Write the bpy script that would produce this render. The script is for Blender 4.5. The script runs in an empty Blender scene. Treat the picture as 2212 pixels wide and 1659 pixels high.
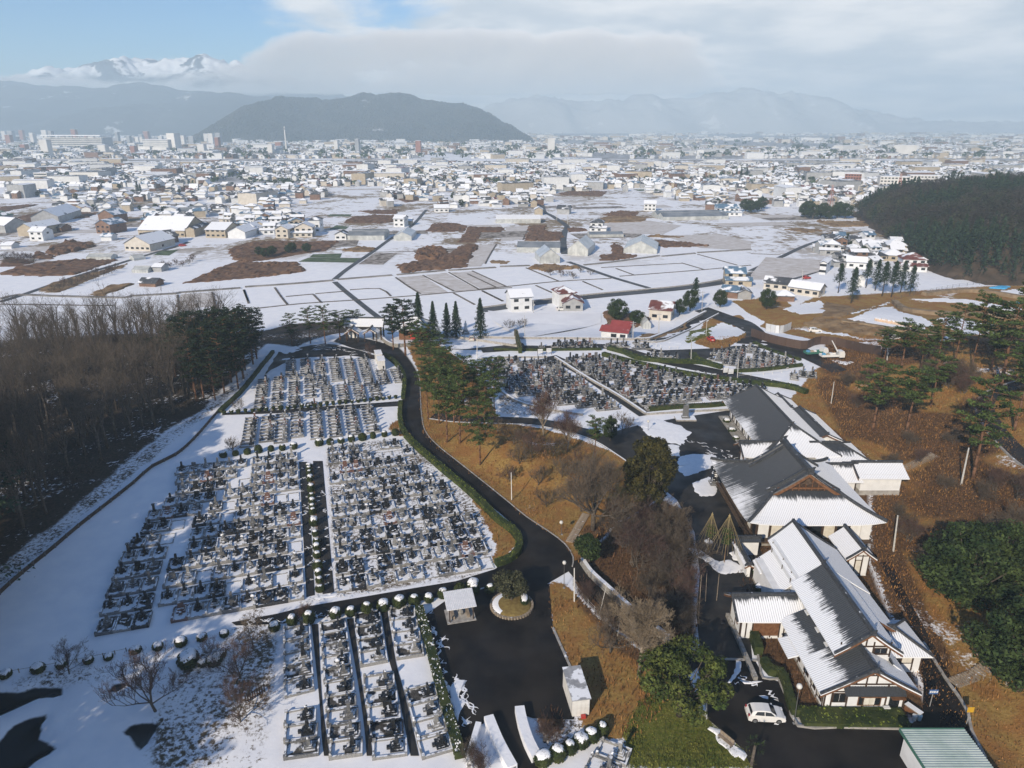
import bpy, bmesh, math, random
import numpy as np
from mathutils import Vector, Matrix
random.seed(7); RNG = np.random.default_rng(7)
S = bpy.context.scene
COL = S.collection
R = math.radians
# ---------------------------------------------------------------- camera
CH, PITCH = 61.0, R(20.0)
cam_d = bpy.data.cameras.new('camera'); cam = bpy.data.objects.new('camera', cam_d); COL.objects.link(cam)
cam.location = (0, 0, CH); cam.rotation_euler = (R(90) - PITCH, 0, 0)
cam_d.sensor_width = 36; cam_d.lens = 25.0; cam_d.clip_start = 0.5; cam_d.clip_end = 80000
S.camera = cam
# ---------------------------------------------------------------- sky, sun, exposure
SUN_EL, SUN_AZ = R(27.0), R(30.0)      # the sun stands behind the camera, to the left; shadows fall 30 degrees right of straight ahead
SUNV = Vector((-math.sin(SUN_AZ) * math.cos(SUN_EL), -math.cos(SUN_AZ) * math.cos(SUN_EL), math.sin(SUN_EL)))
sun_d = bpy.data.lights.new('sun', 'SUN'); sun = bpy.data.objects.new('sun', sun_d); COL.objects.link(sun)
sun_d.energy = 5.0; sun_d.angle = R(0.6); sun_d.color = (1.0, 0.85, 0.66)
sun.rotation_euler = SUNV.to_track_quat('Z', 'Y').to_euler(); sun.location = (-100, -200, 300)
W = bpy.data.worlds.new('World'); S.world = W; W.use_nodes = True
def build_world():
	nt = W.node_tree; nt.nodes.clear(); N = nt.nodes.new; L = nt.links.new
	out = N('ShaderNodeOutputWorld'); bg = N('ShaderNodeBackground')
	sky = N('ShaderNodeTexSky'); sky.sky_type = 'NISHITA'; sky.sun_disc = False
	sky.sun_elevation = SUN_EL; sky.sun_rotation = math.atan2(SUNV.x, SUNV.y); sky.altitude = 100; sky.air_density = 1.0; sky.dust_density = 0.2; sky.ozone_density = 3.0
	bg.inputs['Strength'].default_value = 0.09
	tc = N('ShaderNodeTexCoord'); sep = N('ShaderNodeSeparateXYZ'); L(tc.outputs['Generated'], sep.inputs[0])
	def m(op, a, b=None, clamp=False):
		n = N('ShaderNodeMath'); n.operation = op; n.use_clamp = clamp
		for i, v in enumerate((a, b)):
			if v is None: continue
			if isinstance(v, (int, float)): n.inputs[i].default_value = v
			else: L(v, n.inputs[i])
		return n.outputs[0]
	X, Y, Z = sep.outputs
	# a flat cloud deck seen in perspective: direction divided by its height
	den = m('ADD', m('MAXIMUM', Z, 0.0), 0.16)
	cx, cy = m('DIVIDE', X, den), m('DIVIDE', Y, den)
	comb = N('ShaderNodeCombineXYZ'); L(cx, comb.inputs[0]); L(cy, comb.inputs[1]); L(m('MULTIPLY', Z, 2.0), comb.inputs[2])
	n1 = N('ShaderNodeTexNoise'); n1.inputs['Scale'].default_value = 0.9; n1.inputs['Detail'].default_value = 8; n1.inputs['Roughness'].default_value = 0.55; n1.inputs['Distortion'].default_value = 0.3
	L(comb.outputs[0], n1.inputs['Vector'])
	n2 = N('ShaderNodeTexNoise'); n2.inputs['Scale'].default_value = 2.2; n2.inputs['Detail'].default_value = 6; n2.inputs['Roughness'].default_value = 0.5
	L(comb.outputs[0], n2.inputs['Vector'])
	# the cloud deck is broken on the left, where clear sky shows, and closed on the right
	low = N('ShaderNodeMapRange'); low.interpolation_type = 'SMOOTHSTEP'; low.inputs[1].default_value = 0.10; low.inputs[2].default_value = 0.035; L(Z, low.inputs[0])
	az = m('ADD', m('ADD', m('MULTIPLY', X, 1.25), 0.27), m('MULTIPLY', low.outputs[0], 0.2))
	# the deck is a bank along the horizon that opens overhead (the shadows are blue)
	top = N('ShaderNodeMapRange'); top.interpolation_type = 'SMOOTHSTEP'; top.inputs[1].default_value = 0.18; top.inputs[2].default_value = 0.50; L(Z, top.inputs[0])
	cov = m('SUBTRACT', m('ADD', m('SUBTRACT', n1.outputs['Fac'], 0.5), az), m('MULTIPLY', top.outputs[0], 1.6))
	mr = N('ShaderNodeMapRange'); mr.interpolation_type = 'SMOOTHSTEP'; mr.inputs[1].default_value = -0.03; mr.inputs[2].default_value = 0.13; L(cov, mr.inputs[0])
	cr = N('ShaderNodeMapRange'); cr.interpolation_type = 'SMOOTHSTEP'; cr.inputs[1].default_value = 0.34; cr.inputs[2].default_value = 0.66; L(n2.outputs['Fac'], cr.inputs[0])
	mc = N('ShaderNodeMix'); mc.data_type = 'RGBA'; mc.inputs['A'].default_value = (6.6, 7.2, 7.9, 1); mc.inputs['B'].default_value = (9.8, 9.8, 9.9, 1); L(cr.outputs[0], mc.inputs['Factor'])
	wb = N('ShaderNodeMix'); wb.data_type = 'RGBA'; wb.blend_type = 'MULTIPLY'; wb.inputs['Factor'].default_value = 1.0; wb.inputs['B'].default_value = (0.78, 1.02, 1.25, 1); L(sky.outputs[0], wb.inputs['A'])
	mx = N('ShaderNodeMix'); mx.data_type = 'RGBA'; L(mr.outputs[0], mx.inputs['Factor']); L(wb.outputs['Result'], mx.inputs['A']); L(mc.outputs['Result'], mx.inputs['B'])
	L(mx.outputs['Result'], bg.inputs['Color']); L(bg.outputs[0], out.inputs[0])
build_world()
S.view_settings.view_transform = 'Standard'; S.view_settings.look = 'None'; S.view_settings.gamma = 1.0; S.view_settings.exposure = 0.15
S.view_settings.use_curve_mapping = False
S.render.engine = 'CYCLES'
S.cycles.max_bounces = 6; S.cycles.diffuse_bounces = 2; S.cycles.glossy_bounces = 2; S.cycles.transmission_bounces = 4; S.cycles.transparent_max_bounces = 8; S.cycles.volume_bounces = 1
S.cycles.use_denoising = True
S.cycles.caustics_reflective = False; S.cycles.caustics_refractive = False
# ---------------------------------------------------------------- lie of the land
def ss(a, b, x):
	t = np.clip((np.asarray(x, float) - a) / (b - a), 0, 1); return t * t * (3 - 2 * t)
def vnoise(x, y, seed=0):
	x = np.asarray(x, float); y = np.asarray(y, float)
	xi, yi = np.floor(x), np.floor(y); fx, fy = x - xi, y - yi
	fx, fy = fx * fx * (3 - 2 * fx), fy * fy * (3 - 2 * fy)
	def h(a, b):
		v = np.sin(a * 127.1 + b * 311.7 + seed * 74.7) * 43758.5453; return v - np.floor(v)
	return (h(xi, yi) * (1 - fx) + h(xi + 1, yi) * fx) * (1 - fy) + (h(xi, yi + 1) * (1 - fx) + h(xi + 1, yi + 1) * fx) * fy - 0.5
def fbm(x, y, o=4, seed=0):
	s, a = 0, 1.0
	for k in range(o):
		s = s + a * vnoise(np.asarray(x) * 2 ** k, np.asarray(y) * 2 ** k, seed + k); a *= 0.5
	return s
PLAIN = -4.0
def bump(x, y, cx, cy, ax, ay, rot, h):
	c, s = math.cos(rot), math.sin(rot); dx, dy = x - cx, y - cy
	u, v = (dx * c + dy * s) / ax, (-dx * s + dy * c) / ay
	return h * (1 - ss(0.0, 1.0, np.sqrt(u * u + v * v)))
def toe(y): return np.interp(y, [0, 60, 90, 112, 140, 165, 200, 240], [49, 53, 60, 70.5, 77, 82, 98, 125])
def ht(x, y):
	x = np.asarray(x, float); y = np.asarray(y, float)
	z = PLAIN * ss(200, 238, y)
	d = np.maximum(0, x - toe(y))
	if np.any(d > 0): z = z + (11.0 * (1 - np.exp(-d / 26.0)) + 0.35 * fbm(x / 9, y / 9) * ss(0, 8, d)) * (1 - ss(175, 222, y)) * (1 - ss(220, 420, x))
	z = z + bump(x, y, 1.5, 124.5, 25, 10.0, math.atan2(-27, 22), 2.6)
	# wooded bank on the left, outside the cemetery fence
	fl = np.interp(y, [40, 60, 80, 110, 140, 170, 200], [-66, -66, -69, -72, -68, -58, -52])
	e = np.maximum(0, fl - 1.5 - x)
	if np.any(e > 0): z = z + (-0.06 * np.minimum(e, 45) + 0.5 * fbm(x / 7, y / 7, seed=3) * ss(0, 6, e)) * (1 - ss(180, 225, y)) * ss(-220, -150, x)
	# wooded spur behind the viewer on the left, out of the picture: it keeps the low sun off the snow path
	z = z + bump(x, y, -112, 12, 50, 66, 0.0, 20.0)
	# cut ground of the building site on the right
	z = z + bump(x, y, 128, 236, 56, 34, R(-8), 3.2) * ss(70, 95, x)
	return z
sP, cP = math.sin(PITCH), math.cos(PITCH)
def ray(px, py):
	u, v = (px - 1106.0) / 1536.0, (py - 829.5) / 1536.0
	return np.array([u, cP - v * sP, -(sP + v * cP)])
def G(px, py, z=None):
	"""Where the line of sight through a point of the 2212 x 1659 survey picture meets the ground (or the level z)."""
	d = ray(px, py)
	if z is None and py < 640 and px < 1640: z = PLAIN
	if z is not None:
		t = (CH - z) / -d[2]; return Vector((d[0] * t, d[1] * t, z))
	t0 = (CH + 12) / max(-d[2], 1e-3); lo = 25.0
	ts = np.linspace(lo, min(t0 * 1.25, 60000), 260)
	zz = CH + d[2] * ts - ht(d[0] * ts, d[1] * ts)
	k = np.argmax(zz < 0) if (zz < 0).any() else len(ts) - 1
	a, b = ts[max(k - 1, 0)], ts[k]
	tt = np.linspace(a, b, 24); zz = CH + d[2] * tt - ht(d[0] * tt, d[1] * tt); k = int(np.argmax(zz < 0)) if (zz < 0).any() else 23
	b = tt[k] if k == 0 else tt[k - 1] + (tt[k] - tt[k - 1]) * zz[k - 1] / max(zz[k - 1] - zz[k], 1e-9)
	return Vector((d[0] * b, d[1] * b, float(ht(d[0] * b, d[1] * b))))
class CV:
	"""A survey crop: offset and scale into the survey picture."""
	def __init__(s, ox, oy, k): s.o = (ox, oy, k)
	def __call__(s, *p):
		ox, oy, k = s.o; return [(ox + x / k, oy + y / k) for x, y in p]
A1 = CV(147.5, 958.5, 4.0); A2 = CV(479.2, 722.6, 5.0); A3 = CV(663.6, 921.6, 5.0); A4 = CV(575.1, 1253.4, 5.0); A5 = CV(1032.2, 722.6, 3.0)
C4 = CV(0, 626.7, 3.0); C5 = CV(737.3, 626.7, 3.0); C6 = CV(1474.6, 626.7, 3.0); C7 = CV(0, 1106, 3.0); C8 = CV(737.3, 1106, 3.0); C9 = CV(1474.6, 1106, 3.0)
M1 = CV(0, 405.5, 3.75); M2 = CV(516.1, 442.4, 3.75); M3 = CV(1032.2, 442.4, 3.75); M4 = CV(1622.1, 516.1, 3.75); M5 = CV(1032.2, 604.6, 3.75); M6 = CV(516.1, 648.8, 3.75); M7 = CV(0, 243.3, 3.75); M8 = CV(884.8, 847.9, 3.75)
V = CV(0, 0, 1.0)
def gp(pts, z=None): return [G(x, y, z) for x, y in pts]
def hz(x, y):
	if -46 < x < 48 and y < 199 and (x - 1.5) ** 2 + (y - 124.5) ** 2 > 680: return 0.0
	if y > 240 and -90 < x < 66: return PLAIN
	return float(ht(x, y))
# ---------------------------------------------------------------- object helpers
def tag(o, label=None, cat=None, group=None, kind=None):
	if label: o['label'] = label
	if cat: o['category'] = cat
	if group: o['group'] = group
	if kind: o['kind'] = kind
	return o
def link(name, mesh, parent=None):
	o = bpy.data.objects.new(name, mesh); COL.objects.link(o)
	if parent is not None: o.parent = parent
	return o
def empty(name, loc, rz=0.0, label=None, cat=None, group=None):
	o = bpy.data.objects.new(name, None); COL.objects.link(o); o.location = loc; o.rotation_euler = (0, 0, rz); o.empty_display_size = 0.2
	return tag(o, label, cat, group)
class MB:
	"""Collects faces; build() links them as one mesh object."""
	def __init__(s): s.v = []; s.f = []; s.m = []; s.uv = None
	def add(s, vs, fs, mi=0):
		b = len(s.v); s.v.extend(tuple(v) for v in vs)
		for f in fs: s.f.append(tuple(b + i for i in f)); s.m.append(mi)
		return s
	def box(s, x0, x1, y0, y1, z0, z1, mi=0, M=None):
		vs = [(x0, y0, z0), (x1, y0, z0), (x1, y1, z0), (x0, y1, z0), (x0, y0, z1), (x1, y0, z1), (x1, y1, z1), (x0, y1, z1)]
		if M is not None: vs = [M @ Vector(v) for v in vs]
		return s.add(vs, [(0, 3, 2, 1), (4, 5, 6, 7), (0, 1, 5, 4), (1, 2, 6, 5), (2, 3, 7, 6), (3, 0, 4, 7)], mi)
	def taper(s, cx, cy, z0, z1, w0, d0, w1, d1, mi=0):
		vs = []
		for z, w, d in ((z0, w0, d0), (z1, w1, d1)):
			vs += [(cx - w / 2, cy - d / 2, z), (cx + w / 2, cy - d / 2, z), (cx + w / 2, cy + d / 2, z), (cx - w / 2, cy + d / 2, z)]
		return s.add(vs, [(0, 3, 2, 1), (4, 5, 6, 7), (0, 1, 5, 4), (1, 2, 6, 5), (2, 3, 7, 6), (3, 0, 4, 7)], mi)
	def tube(s, a, b, r0, r1=None, n=6, mi=0, cap=True):
		a, b = Vector(a), Vector(b); r1 = r0 if r1 is None else r1; d = (b - a)
		if d.length < 1e-6: return s
		d.normalize(); u = d.orthogonal().normalized(); w = d.cross(u); vs = []
		for c, r in ((a, r0), (b, r1)):
			for i in range(n):
				t = 2 * math.pi * i / n; vs.append(c + u * (r * math.cos(t)) + w * (r * math.sin(t)))
		fs = [(i, (i + 1) % n, n + (i + 1) % n, n + i) for i in range(n)]
		if cap: fs += [tuple(range(n - 1, -1, -1)), tuple(range(n, 2 * n))]
		return s.add(vs, fs, mi)
	def lathe(s, prof, n=12, c=(0, 0, 0), mi=0, sx=1, sy=1):
		vs = []
		for r, z in prof:
			for i in range(n):
				t = 2 * math.pi * i / n; vs.append((c[0] + sx * r * math.cos(t), c[1] + sy * r * math.sin(t), c[2] + z))
		fs = []
		for k in range(len(prof) - 1):
			for i in range(n): fs.append((k * n + i, k * n + (i + 1) % n, (k + 1) * n + (i + 1) % n, (k + 1) * n + i))
		fs.append(tuple(range(n - 1, -1, -1))); fs.append(tuple(range((len(prof) - 1) * n, len(prof) * n)))
		return s.add(vs, fs, mi)
	def mesh(s, name, mats, smooth=False):
		me = bpy.data.meshes.new(name); me.from_pydata(s.v, [], s.f)
		for m in (mats if isinstance(mats, (list, tuple)) else [mats]): me.materials.append(m)
		if len(set(s.m)) > 1 or (s.m and s.m[0]): me.polygons.foreach_set('material_index', s.m)
		if smooth: me.polygons.foreach_set('use_smooth', [True] * len(s.f))
		me.update(); return me
	def build(s, name, mats, parent=None, smooth=False): return link(name, s.mesh(name, mats, smooth), parent)
def copy_tree(o, parent=None, kids=None):
	c = o.copy(); COL.objects.link(c); c.parent = parent
	for ch in (KIDS.get(o.name) or []): copy_tree(ch, c)
	return c
KIDS = {}
def note_kids(root):
	def rec(o, ch):
		KIDS[o.name] = ch.get(o.name, [])
		for c in KIDS[o.name]: rec(c, ch)
	ch = {}
	for o in COL.objects:
		if o.parent is not None: ch.setdefault(o.parent.name, []).append(o)
	rec(root, ch)
# ---------------------------------------------------------------- materials
SNOW = (0.80, 0.83, 0.88)
def mat(name, c1, c2=None, scale=1.0, rough=0.8, bump=0.0, bscale=None, snow=None, sscale=1.5, metal=0.0, coord='Object', stretch=None, detail=4, spec=0.3, trans=0.0, snowlo=0.45, snowhi=0.75):
	"""Noise between two colours, optional bump, optional snow lying on faces that look up (snow = share of the top that is covered)."""
	M = bpy.data.materials.new(name); M.use_nodes = True; nt = M.node_tree; N = nt.nodes.new; L = nt.links.new
	b = nt.nodes['Principled BSDF']; b.inputs['Roughness'].default_value = rough; b.inputs['Metallic'].default_value = metal; b.inputs['Specular IOR Level'].default_value = spec
	if trans: b.inputs['Transmission Weight'].default_value = trans
	tc = N('ShaderNodeTexCoord'); vec = tc.outputs[coord] if coord != 'World' else N('ShaderNodeNewGeometry').outputs['Position']
	if stretch:
		mp = N('ShaderNodeMapping'); mp.inputs['Scale'].default_value = stretch; L(vec, mp.inputs[0]); vec = mp.outputs[0]
	col = None
	if c2 is not None:
		n = N('ShaderNodeTexNoise'); n.inputs['Scale'].default_value = scale; n.inputs['Detail'].default_value = detail; L(vec, n.inputs['Vector'])
		mr = N('ShaderNodeMapRange'); mr.inputs[1].default_value = 0.35; mr.inputs[2].default_value = 0.65; L(n.outputs['Fac'], mr.inputs[0])
		mx = N('ShaderNodeMix'); mx.data_type = 'RGBA'; mx.inputs['A'].default_value = (*c1, 1); mx.inputs['B'].default_value = (*c2, 1); L(mr.outputs[0], mx.inputs['Factor']); col = mx.outputs['Result']
	else: b.inputs['Base Color'].default_value = (*c1, 1)
	if snow is not None:
		g = N('ShaderNodeNewGeometry'); sp = N('ShaderNodeSeparateXYZ'); L(g.outputs['Normal'], sp.inputs[0])
		up = N('ShaderNodeMapRange'); up.interpolation_type = 'SMOOTHSTEP'; up.inputs[1].default_value = snowlo; up.inputs[2].default_value = snowhi; L(sp.outputs[2], up.inputs[0])
		n = N('ShaderNodeTexNoise'); n.inputs['Scale'].default_value = sscale; n.inputs['Detail'].default_value = 5; L(g.outputs['Position'], n.inputs['Vector'])
		t = N('ShaderNodeMapRange'); t.interpolation_type = 'SMOOTHSTEP'; q = 0.75 - 0.5 * snow; t.inputs[1].default_value = q - 0.05; t.inputs[2].default_value = q + 0.05; L(n.outputs['Fac'], t.inputs[0])
		mu = N('ShaderNodeMath'); mu.operation = 'MULTIPLY'; L(up.outputs[0], mu.inputs[0]); L(t.outputs[0], mu.inputs[1])
		mx = N('ShaderNodeMix'); mx.data_type = 'RGBA'; mx.inputs['B'].default_value = (*SNOW, 1); L(mu.outputs[0], mx.inputs['Factor'])
		if col is not None: L(col, mx.inputs['A'])
		else: mx.inputs['A'].default_value = (*c1, 1)
		col = mx.outputs['Result']
		if metal == 0 and rough < 0.6:
			rr = N('ShaderNodeMix'); rr.data_type = 'FLOAT'; rr.inputs['A'].default_value = rough; rr.inputs['B'].default_value = 0.85; L(mu.outputs[0], rr.inputs['Factor']); L(rr.outputs['Result'], b.inputs['Roughness'])
	if col is not None: L(col, b.inputs['Base Color'])
	if bump:
		n = N('ShaderNodeTexNoise'); n.inputs['Scale'].default_value = bscale or scale * 4; n.inputs['Detail'].default_value = 4; L(vec, n.inputs['Vector'])
		bp = N('ShaderNodeBump'); bp.inputs['Strength'].default_value = bump; bp.inputs['Distance'].default_value = 0.1; L(n.outputs['Fac'], bp.inputs['Height']); L(bp.outputs[0], b.inputs['Normal'])
	return M
# ================================================================ ground sheet (one sheet to the horizon)
def lines(pts):
	out = []
	for (a, b, n) in pts: out += list(np.linspace(a, b, n, endpoint=False))
	return out
def geo(a, b, s0, k):
	o, x, s = [], a, s0
	while (b - x) * (1 if b > a else -1) > 0: o.append(x); s *= k; x += s if b > a else -s
	return o
gx = sorted(set([-v for v in geo(110, 6400, 1.2, 1.09)] + list(np.arange(-110, 122, 0.75)) + geo(122, 6400, 1.2, 1.09)))
gy = sorted(set(list(np.arange(-900, 20, 30)) + list(np.arange(20, 250, 0.75)) + geo(250, 7000, 1.2, 1.045) + [7100]))
GX, GY = np.meshgrid(np.array(gx), np.array(gy)); nx, ny = len(gx), len(gy)
GZ = ht(GX, GY)
def inpoly(X, Y, P):
	c = np.zeros(X.shape, bool); n = len(P); j = n - 1
	for i in range(n):
		xi, yi, xj, yj = P[i][0], P[i][1], P[j][0], P[j][1]
		if yi != yj:
			t = ((yi > Y) != (yj > Y)) & (X < (xj - xi) * (Y - yi) / (yj - yi) + xi); c ^= t
		j = i
	return c
def blur(m, n=1):
	for _ in range(n):
		q = np.pad(m, 1, mode='edge'); m = (q[1:-1, 1:-1] * 2 + q[:-2, 1:-1] + q[2:, 1:-1] + q[1:-1, :-2] + q[1:-1, 2:]) / 6
	return m
def mask(polys, soft=2):
	m = np.zeros(GX.shape)
	for p in polys:
		Q = [(v.x, v.y) for v in gp(p)]; m = np.maximum(m, inpoly(GX, GY, Q).astype(float))
	return blur(m, soft)
ATT = {}
right_hill = ss(-9.0, -4.5, GX - toe(GY)) * (1 - ss(195, 215, GY)) * ss(-300, 20, GY)
ATT['drygrass'] = np.maximum(mask([
	V((876, 740), (903, 800), (908, 880), (916, 945), (985, 1005), (1060, 1057), (1138, 1120), (1222, 1180), (1236, 1210), (1250, 1225), (1330, 1130), (1420, 1080), (1412, 1010), (1340, 985), (1290, 962), (1170, 925), (1085, 912), (1070, 890), (1050, 830), (1000, 780), (930, 735)),
	V((1185, 1250), (1225, 1262), (1300, 1340), (1380, 1400), (1440, 1460), (1480, 1490), (1400, 1560), (1360, 1600), (1300, 1600), (1245, 1560), (1244, 1475), (1193, 1354)),
	V((880, 925), (905, 958), (975, 1030), (1045, 1090), (1110, 1140), (1122, 1175), (1060, 1225), (1070, 1180), (1040, 1110), (980, 1040), (930, 990), (880, 950)),
	V((845, 915), (872, 900), (880, 945), (840, 938)),
	V((1640, 705), (1700, 668), (1760, 642), (1900, 634), (2060, 622), (2260, 612), (2260, 770), (1990, 765), (1850, 775), (1760, 735)), V((1700, 872), (1760, 800), (1800, 780), (1880, 790), (1900, 900), (1830, 960), (1760, 905)), V((1520, 690), (1600, 680), (1640, 720), (1560, 760), (1500, 742)),
	V((1580, 650), (1690, 640), (1760, 700), (1840, 712), (1900, 745), (1830, 770), (1700, 712), (1640, 690))], 2), right_hill)
ATT['litter'] = np.maximum(mask([V((1245, 1225), (1260, 1140), (1330, 1115), (1420, 1075), (1480, 1100), (1505, 1180), (1500, 1300), (1505, 1400), (1440, 1400), (1380, 1345), (1300, 1275)),
	V((1236, 1215), (1290, 1280), (1380, 1365), (1460, 1430), (1440, 1470), (1330, 1400), (1245, 1300)),
	V((690, 1285), (705, 1285), (690, 1000), (665, 1000)),
	V((1592, 884), (1690, 870), (1770, 905), (1860, 975), (1960, 1060), (1930, 1110), (1945, 1180), (2010, 1330), (2060, 1430), (2000, 1545), (1770, 1540), (1640, 1420), (1600, 1280), (1600, 1000)), V((1150, 1530), (1215, 1530), (1230, 1580), (1170, 1600)), V((1630, 1420), (1690, 1470), (1730, 1570), (1955, 1572), (1950, 1540), (1770, 1535), (1735, 1430), (1650, 1380))], 2),
	right_hill * ss(-0.26, 0.14, fbm(GX / 16, GY / 16, 3, 9) + 0.25 * (ss(60, 110, 115 - GY) - 0.3)))
ATT['lawn'] = mask([V((1352, 1560), (1400, 1500), (1490, 1478), (1530, 1560), (1600, 1612), (1650, 1659), (1350, 1659)), V((1068, 1290), (1140, 1285), (1150, 1320), (1100, 1336), (1065, 1320)),
	V((1490, 715), (1590, 690), (1560, 720), (1480, 745))], 2)
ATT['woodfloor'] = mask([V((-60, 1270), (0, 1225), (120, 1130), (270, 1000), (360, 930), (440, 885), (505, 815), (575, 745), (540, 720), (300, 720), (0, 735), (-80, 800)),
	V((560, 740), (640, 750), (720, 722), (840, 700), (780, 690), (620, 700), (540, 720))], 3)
ATT['speckle'] = mask([V((-60, 1330), (0, 1270), (130, 1155), (280, 1030), (365, 960), (470, 880), (590, 755), (440, 885), (270, 1000), (120, 1130), (0, 1225)),
	V((330, 1550), (420, 1420), (480, 1380), (560, 1300), (600, 1390), (560, 1659), (330, 1659)), V((0, 1470), (180, 1440), (240, 1465), (60, 1490)), V((1165, 1560), (1290, 1520), (1310, 1540), (1180, 1640)),
	V((1032, 960), (1100, 930), (1180, 950), (1150, 1000), (1060, 1000)), V((1080, 850), (1190, 880), (1190, 900), (1080, 895)), V((727, 1290), (706, 965), (880, 945), (930, 1000), (1050, 1100), (1060, 1200), (1040, 1240))], 3)
pond = [V((-300, 1520), (0, 1496), (60, 1487), (130, 1484), (148, 1493), (120, 1502), (60, 1512), (0, 1545), (-300, 1640)), V((0, 1605), (20, 1570), (60, 1552), (98, 1540), (112, 1530), (95, 1560), (80, 1590), (100, 1600), (132, 1605), (118, 1622), (80, 1640), (50, 1659), (-300, 1760), (-300, 1600)),
		V((232, 1490), (240, 1472), (275, 1470), (278, 1480), (252, 1495)), V((262, 1572), (300, 1552), (335, 1560), (325, 1590), (300, 1622), (280, 1600)), V((272, 1525), (285, 1508), (305, 1505), (295, 1525)), V((180, 1492), (190, 1490), (192, 1496), (182, 1498)), V((158, 1585), (168, 1578), (168, 1586))]
ATT['openwater'] = mask(pond, 1)
def ground_material():
	M = bpy.data.materials.new('snowy_ground'); M.use_nodes = True; nt = M.node_tree; N = nt.nodes.new; L = nt.links.new
	b = nt.nodes['Principled BSDF']; b.inputs['Roughness'].default_value = 0.9; b.inputs['Specular IOR Level'].default_value = 0.15
	pos = N('ShaderNodeNewGeometry').outputs['Position']
	def noise(sc, det=5, ro=0.55, dist=0.0):
		n = N('ShaderNodeTexNoise'); n.inputs['Scale'].default_value = sc; n.inputs['Detail'].default_value = det; n.inputs['Roughness'].default_value = ro; n.inputs['Distortion'].default_value = dist; L(pos, n.inputs['Vector']); return n.outputs['Fac']
	def mr(v, a, b_, c=0.0, d=1.0):
		n = N('ShaderNodeMapRange'); n.interpolation_type = 'SMOOTHSTEP'; n.inputs[1].default_value = a; n.inputs[2].default_value = b_; n.inputs[3].default_value = c; n.inputs[4].default_value = d; L(v, n.inputs[0]); return n.outputs[0]
	def ma(op, a, c):
		n = N('ShaderNodeMath'); n.operation = op
		for i, v in enumerate((a, c)):
			if isinstance(v, (int, float)): n.inputs[i].default_value = v
			else: L(v, n.inputs[i])
		return n.outputs[0]
	def mix(f, a, c):
		n = N('ShaderNodeMix'); n.data_type = 'RGBA'; L(f, n.inputs['Factor'])
		for k, v in (('A', a), ('B', c)):
			if isinstance(v, tuple): n.inputs[k].default_value = (*v, 1)
			else: L(v, n.inputs[k])
		return n.outputs['Result']
	def att(k):
		n = N('ShaderNodeAttribute'); n.attribute_name = k; return n.outputs['Fac']
	fine, mid, big = noise(2.2, 6, 0.65), noise(0.35, 5), noise(0.02, 5)
	vfine = noise(9.0, 4, 0.7)
	snow = mix(mr(mid, 0.3, 0.7), (0.76, 0.79, 0.85), (0.83, 0.85, 0.89))
	# stubble and verge showing through thin snow out on the plain
	far = N('ShaderNodeSeparateXYZ'); L(pos, far.inputs[0]); farm = mr(far.outputs[1], 330, 430)
	weeds = ma('MULTIPLY', mr(ma('ADD', ma('MULTIPLY', noise(0.016, 6, 0.65, 0.5), 0.62), ma('MULTIPLY', noise(0.2, 5, 0.7), 0.38)), 0.495, 0.565), farm)
	snow = mix(weeds, snow, mix(mr(fine, 0.35, 0.65), (0.16, 0.11, 0.06), (0.30, 0.24, 0.16)))
	edge = ma('MULTIPLY', ma('SUBTRACT', ma('ADD', ma('MULTIPLY', fine, 0.6), ma('MULTIPLY', mid, 0.4)), 0.5), 1.6)
	def sel(k, w=0.08): return mr(ma('ADD', att(k), edge), 0.5 - w, 0.5 + w)
	dry = mix(mr(mid, 0.35, 0.65), mix(mr(vfine, 0.3, 0.7), (0.18, 0.085, 0.028), (0.34, 0.18, 0.060)), mix(mr(fine, 0.3, 0.7), (0.21, 0.13, 0.038), (0.36, 0.24, 0.08)))
	lit = mix(mr(fine, 0.3, 0.7), (0.060, 0.034, 0.018), (0.16, 0.092, 0.045))
	lawn = mix(mr(fine, 0.3, 0.7), (0.075, 0.10, 0.016), (0.16, 0.155, 0.036))
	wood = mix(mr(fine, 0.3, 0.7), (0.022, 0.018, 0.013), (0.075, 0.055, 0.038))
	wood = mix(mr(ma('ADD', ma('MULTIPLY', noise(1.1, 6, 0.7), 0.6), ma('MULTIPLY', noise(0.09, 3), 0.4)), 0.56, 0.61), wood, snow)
	spk = mix(mr(ma('ADD', ma('MULTIPLY', noise(1.6, 6, 0.75), 0.7), ma('MULTIPLY', noise(0.15, 3), 0.3)), 0.44, 0.53), (0.10, 0.075, 0.045), snow)
	c = mix(sel('speckle', 0.25), snow, spk)
	hol = mr(ma('ADD', ma('MULTIPLY', noise(0.06, 4, 0.6), 0.75), ma('MULTIPLY', fine, 0.25)), 0.60, 0.66)
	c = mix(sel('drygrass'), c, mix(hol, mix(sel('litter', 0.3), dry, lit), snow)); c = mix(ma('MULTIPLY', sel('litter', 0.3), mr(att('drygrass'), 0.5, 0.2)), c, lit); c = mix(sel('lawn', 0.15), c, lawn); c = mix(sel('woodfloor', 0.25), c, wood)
	ow = mr(ma('ADD', att('openwater'), ma('MULTIPLY', ma('SUBTRACT', mid, 0.5), 0.5)), 0.38, 0.62)
	c = mix(ow, c, (0.012, 0.016, 0.018)); L(c, b.inputs['Base Color'])
	rr = mr(ow, 0, 1, 0.9, 0.12); L(rr, b.inputs['Roughness'])
	hgt = ma('ADD', ma('MULTIPLY', fine, ma('ADD', att('drygrass'), 0.15)), ma('MULTIPLY', mid, 0.6))
	bp = N('ShaderNodeBump'); bp.inputs['Strength'].default_value = 0.45; bp.inputs['Distance'].default_value = 0.25; L(hgt, bp.inputs['Height']); L(bp.outputs[0], b.inputs['Normal'])
	return M
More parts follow.
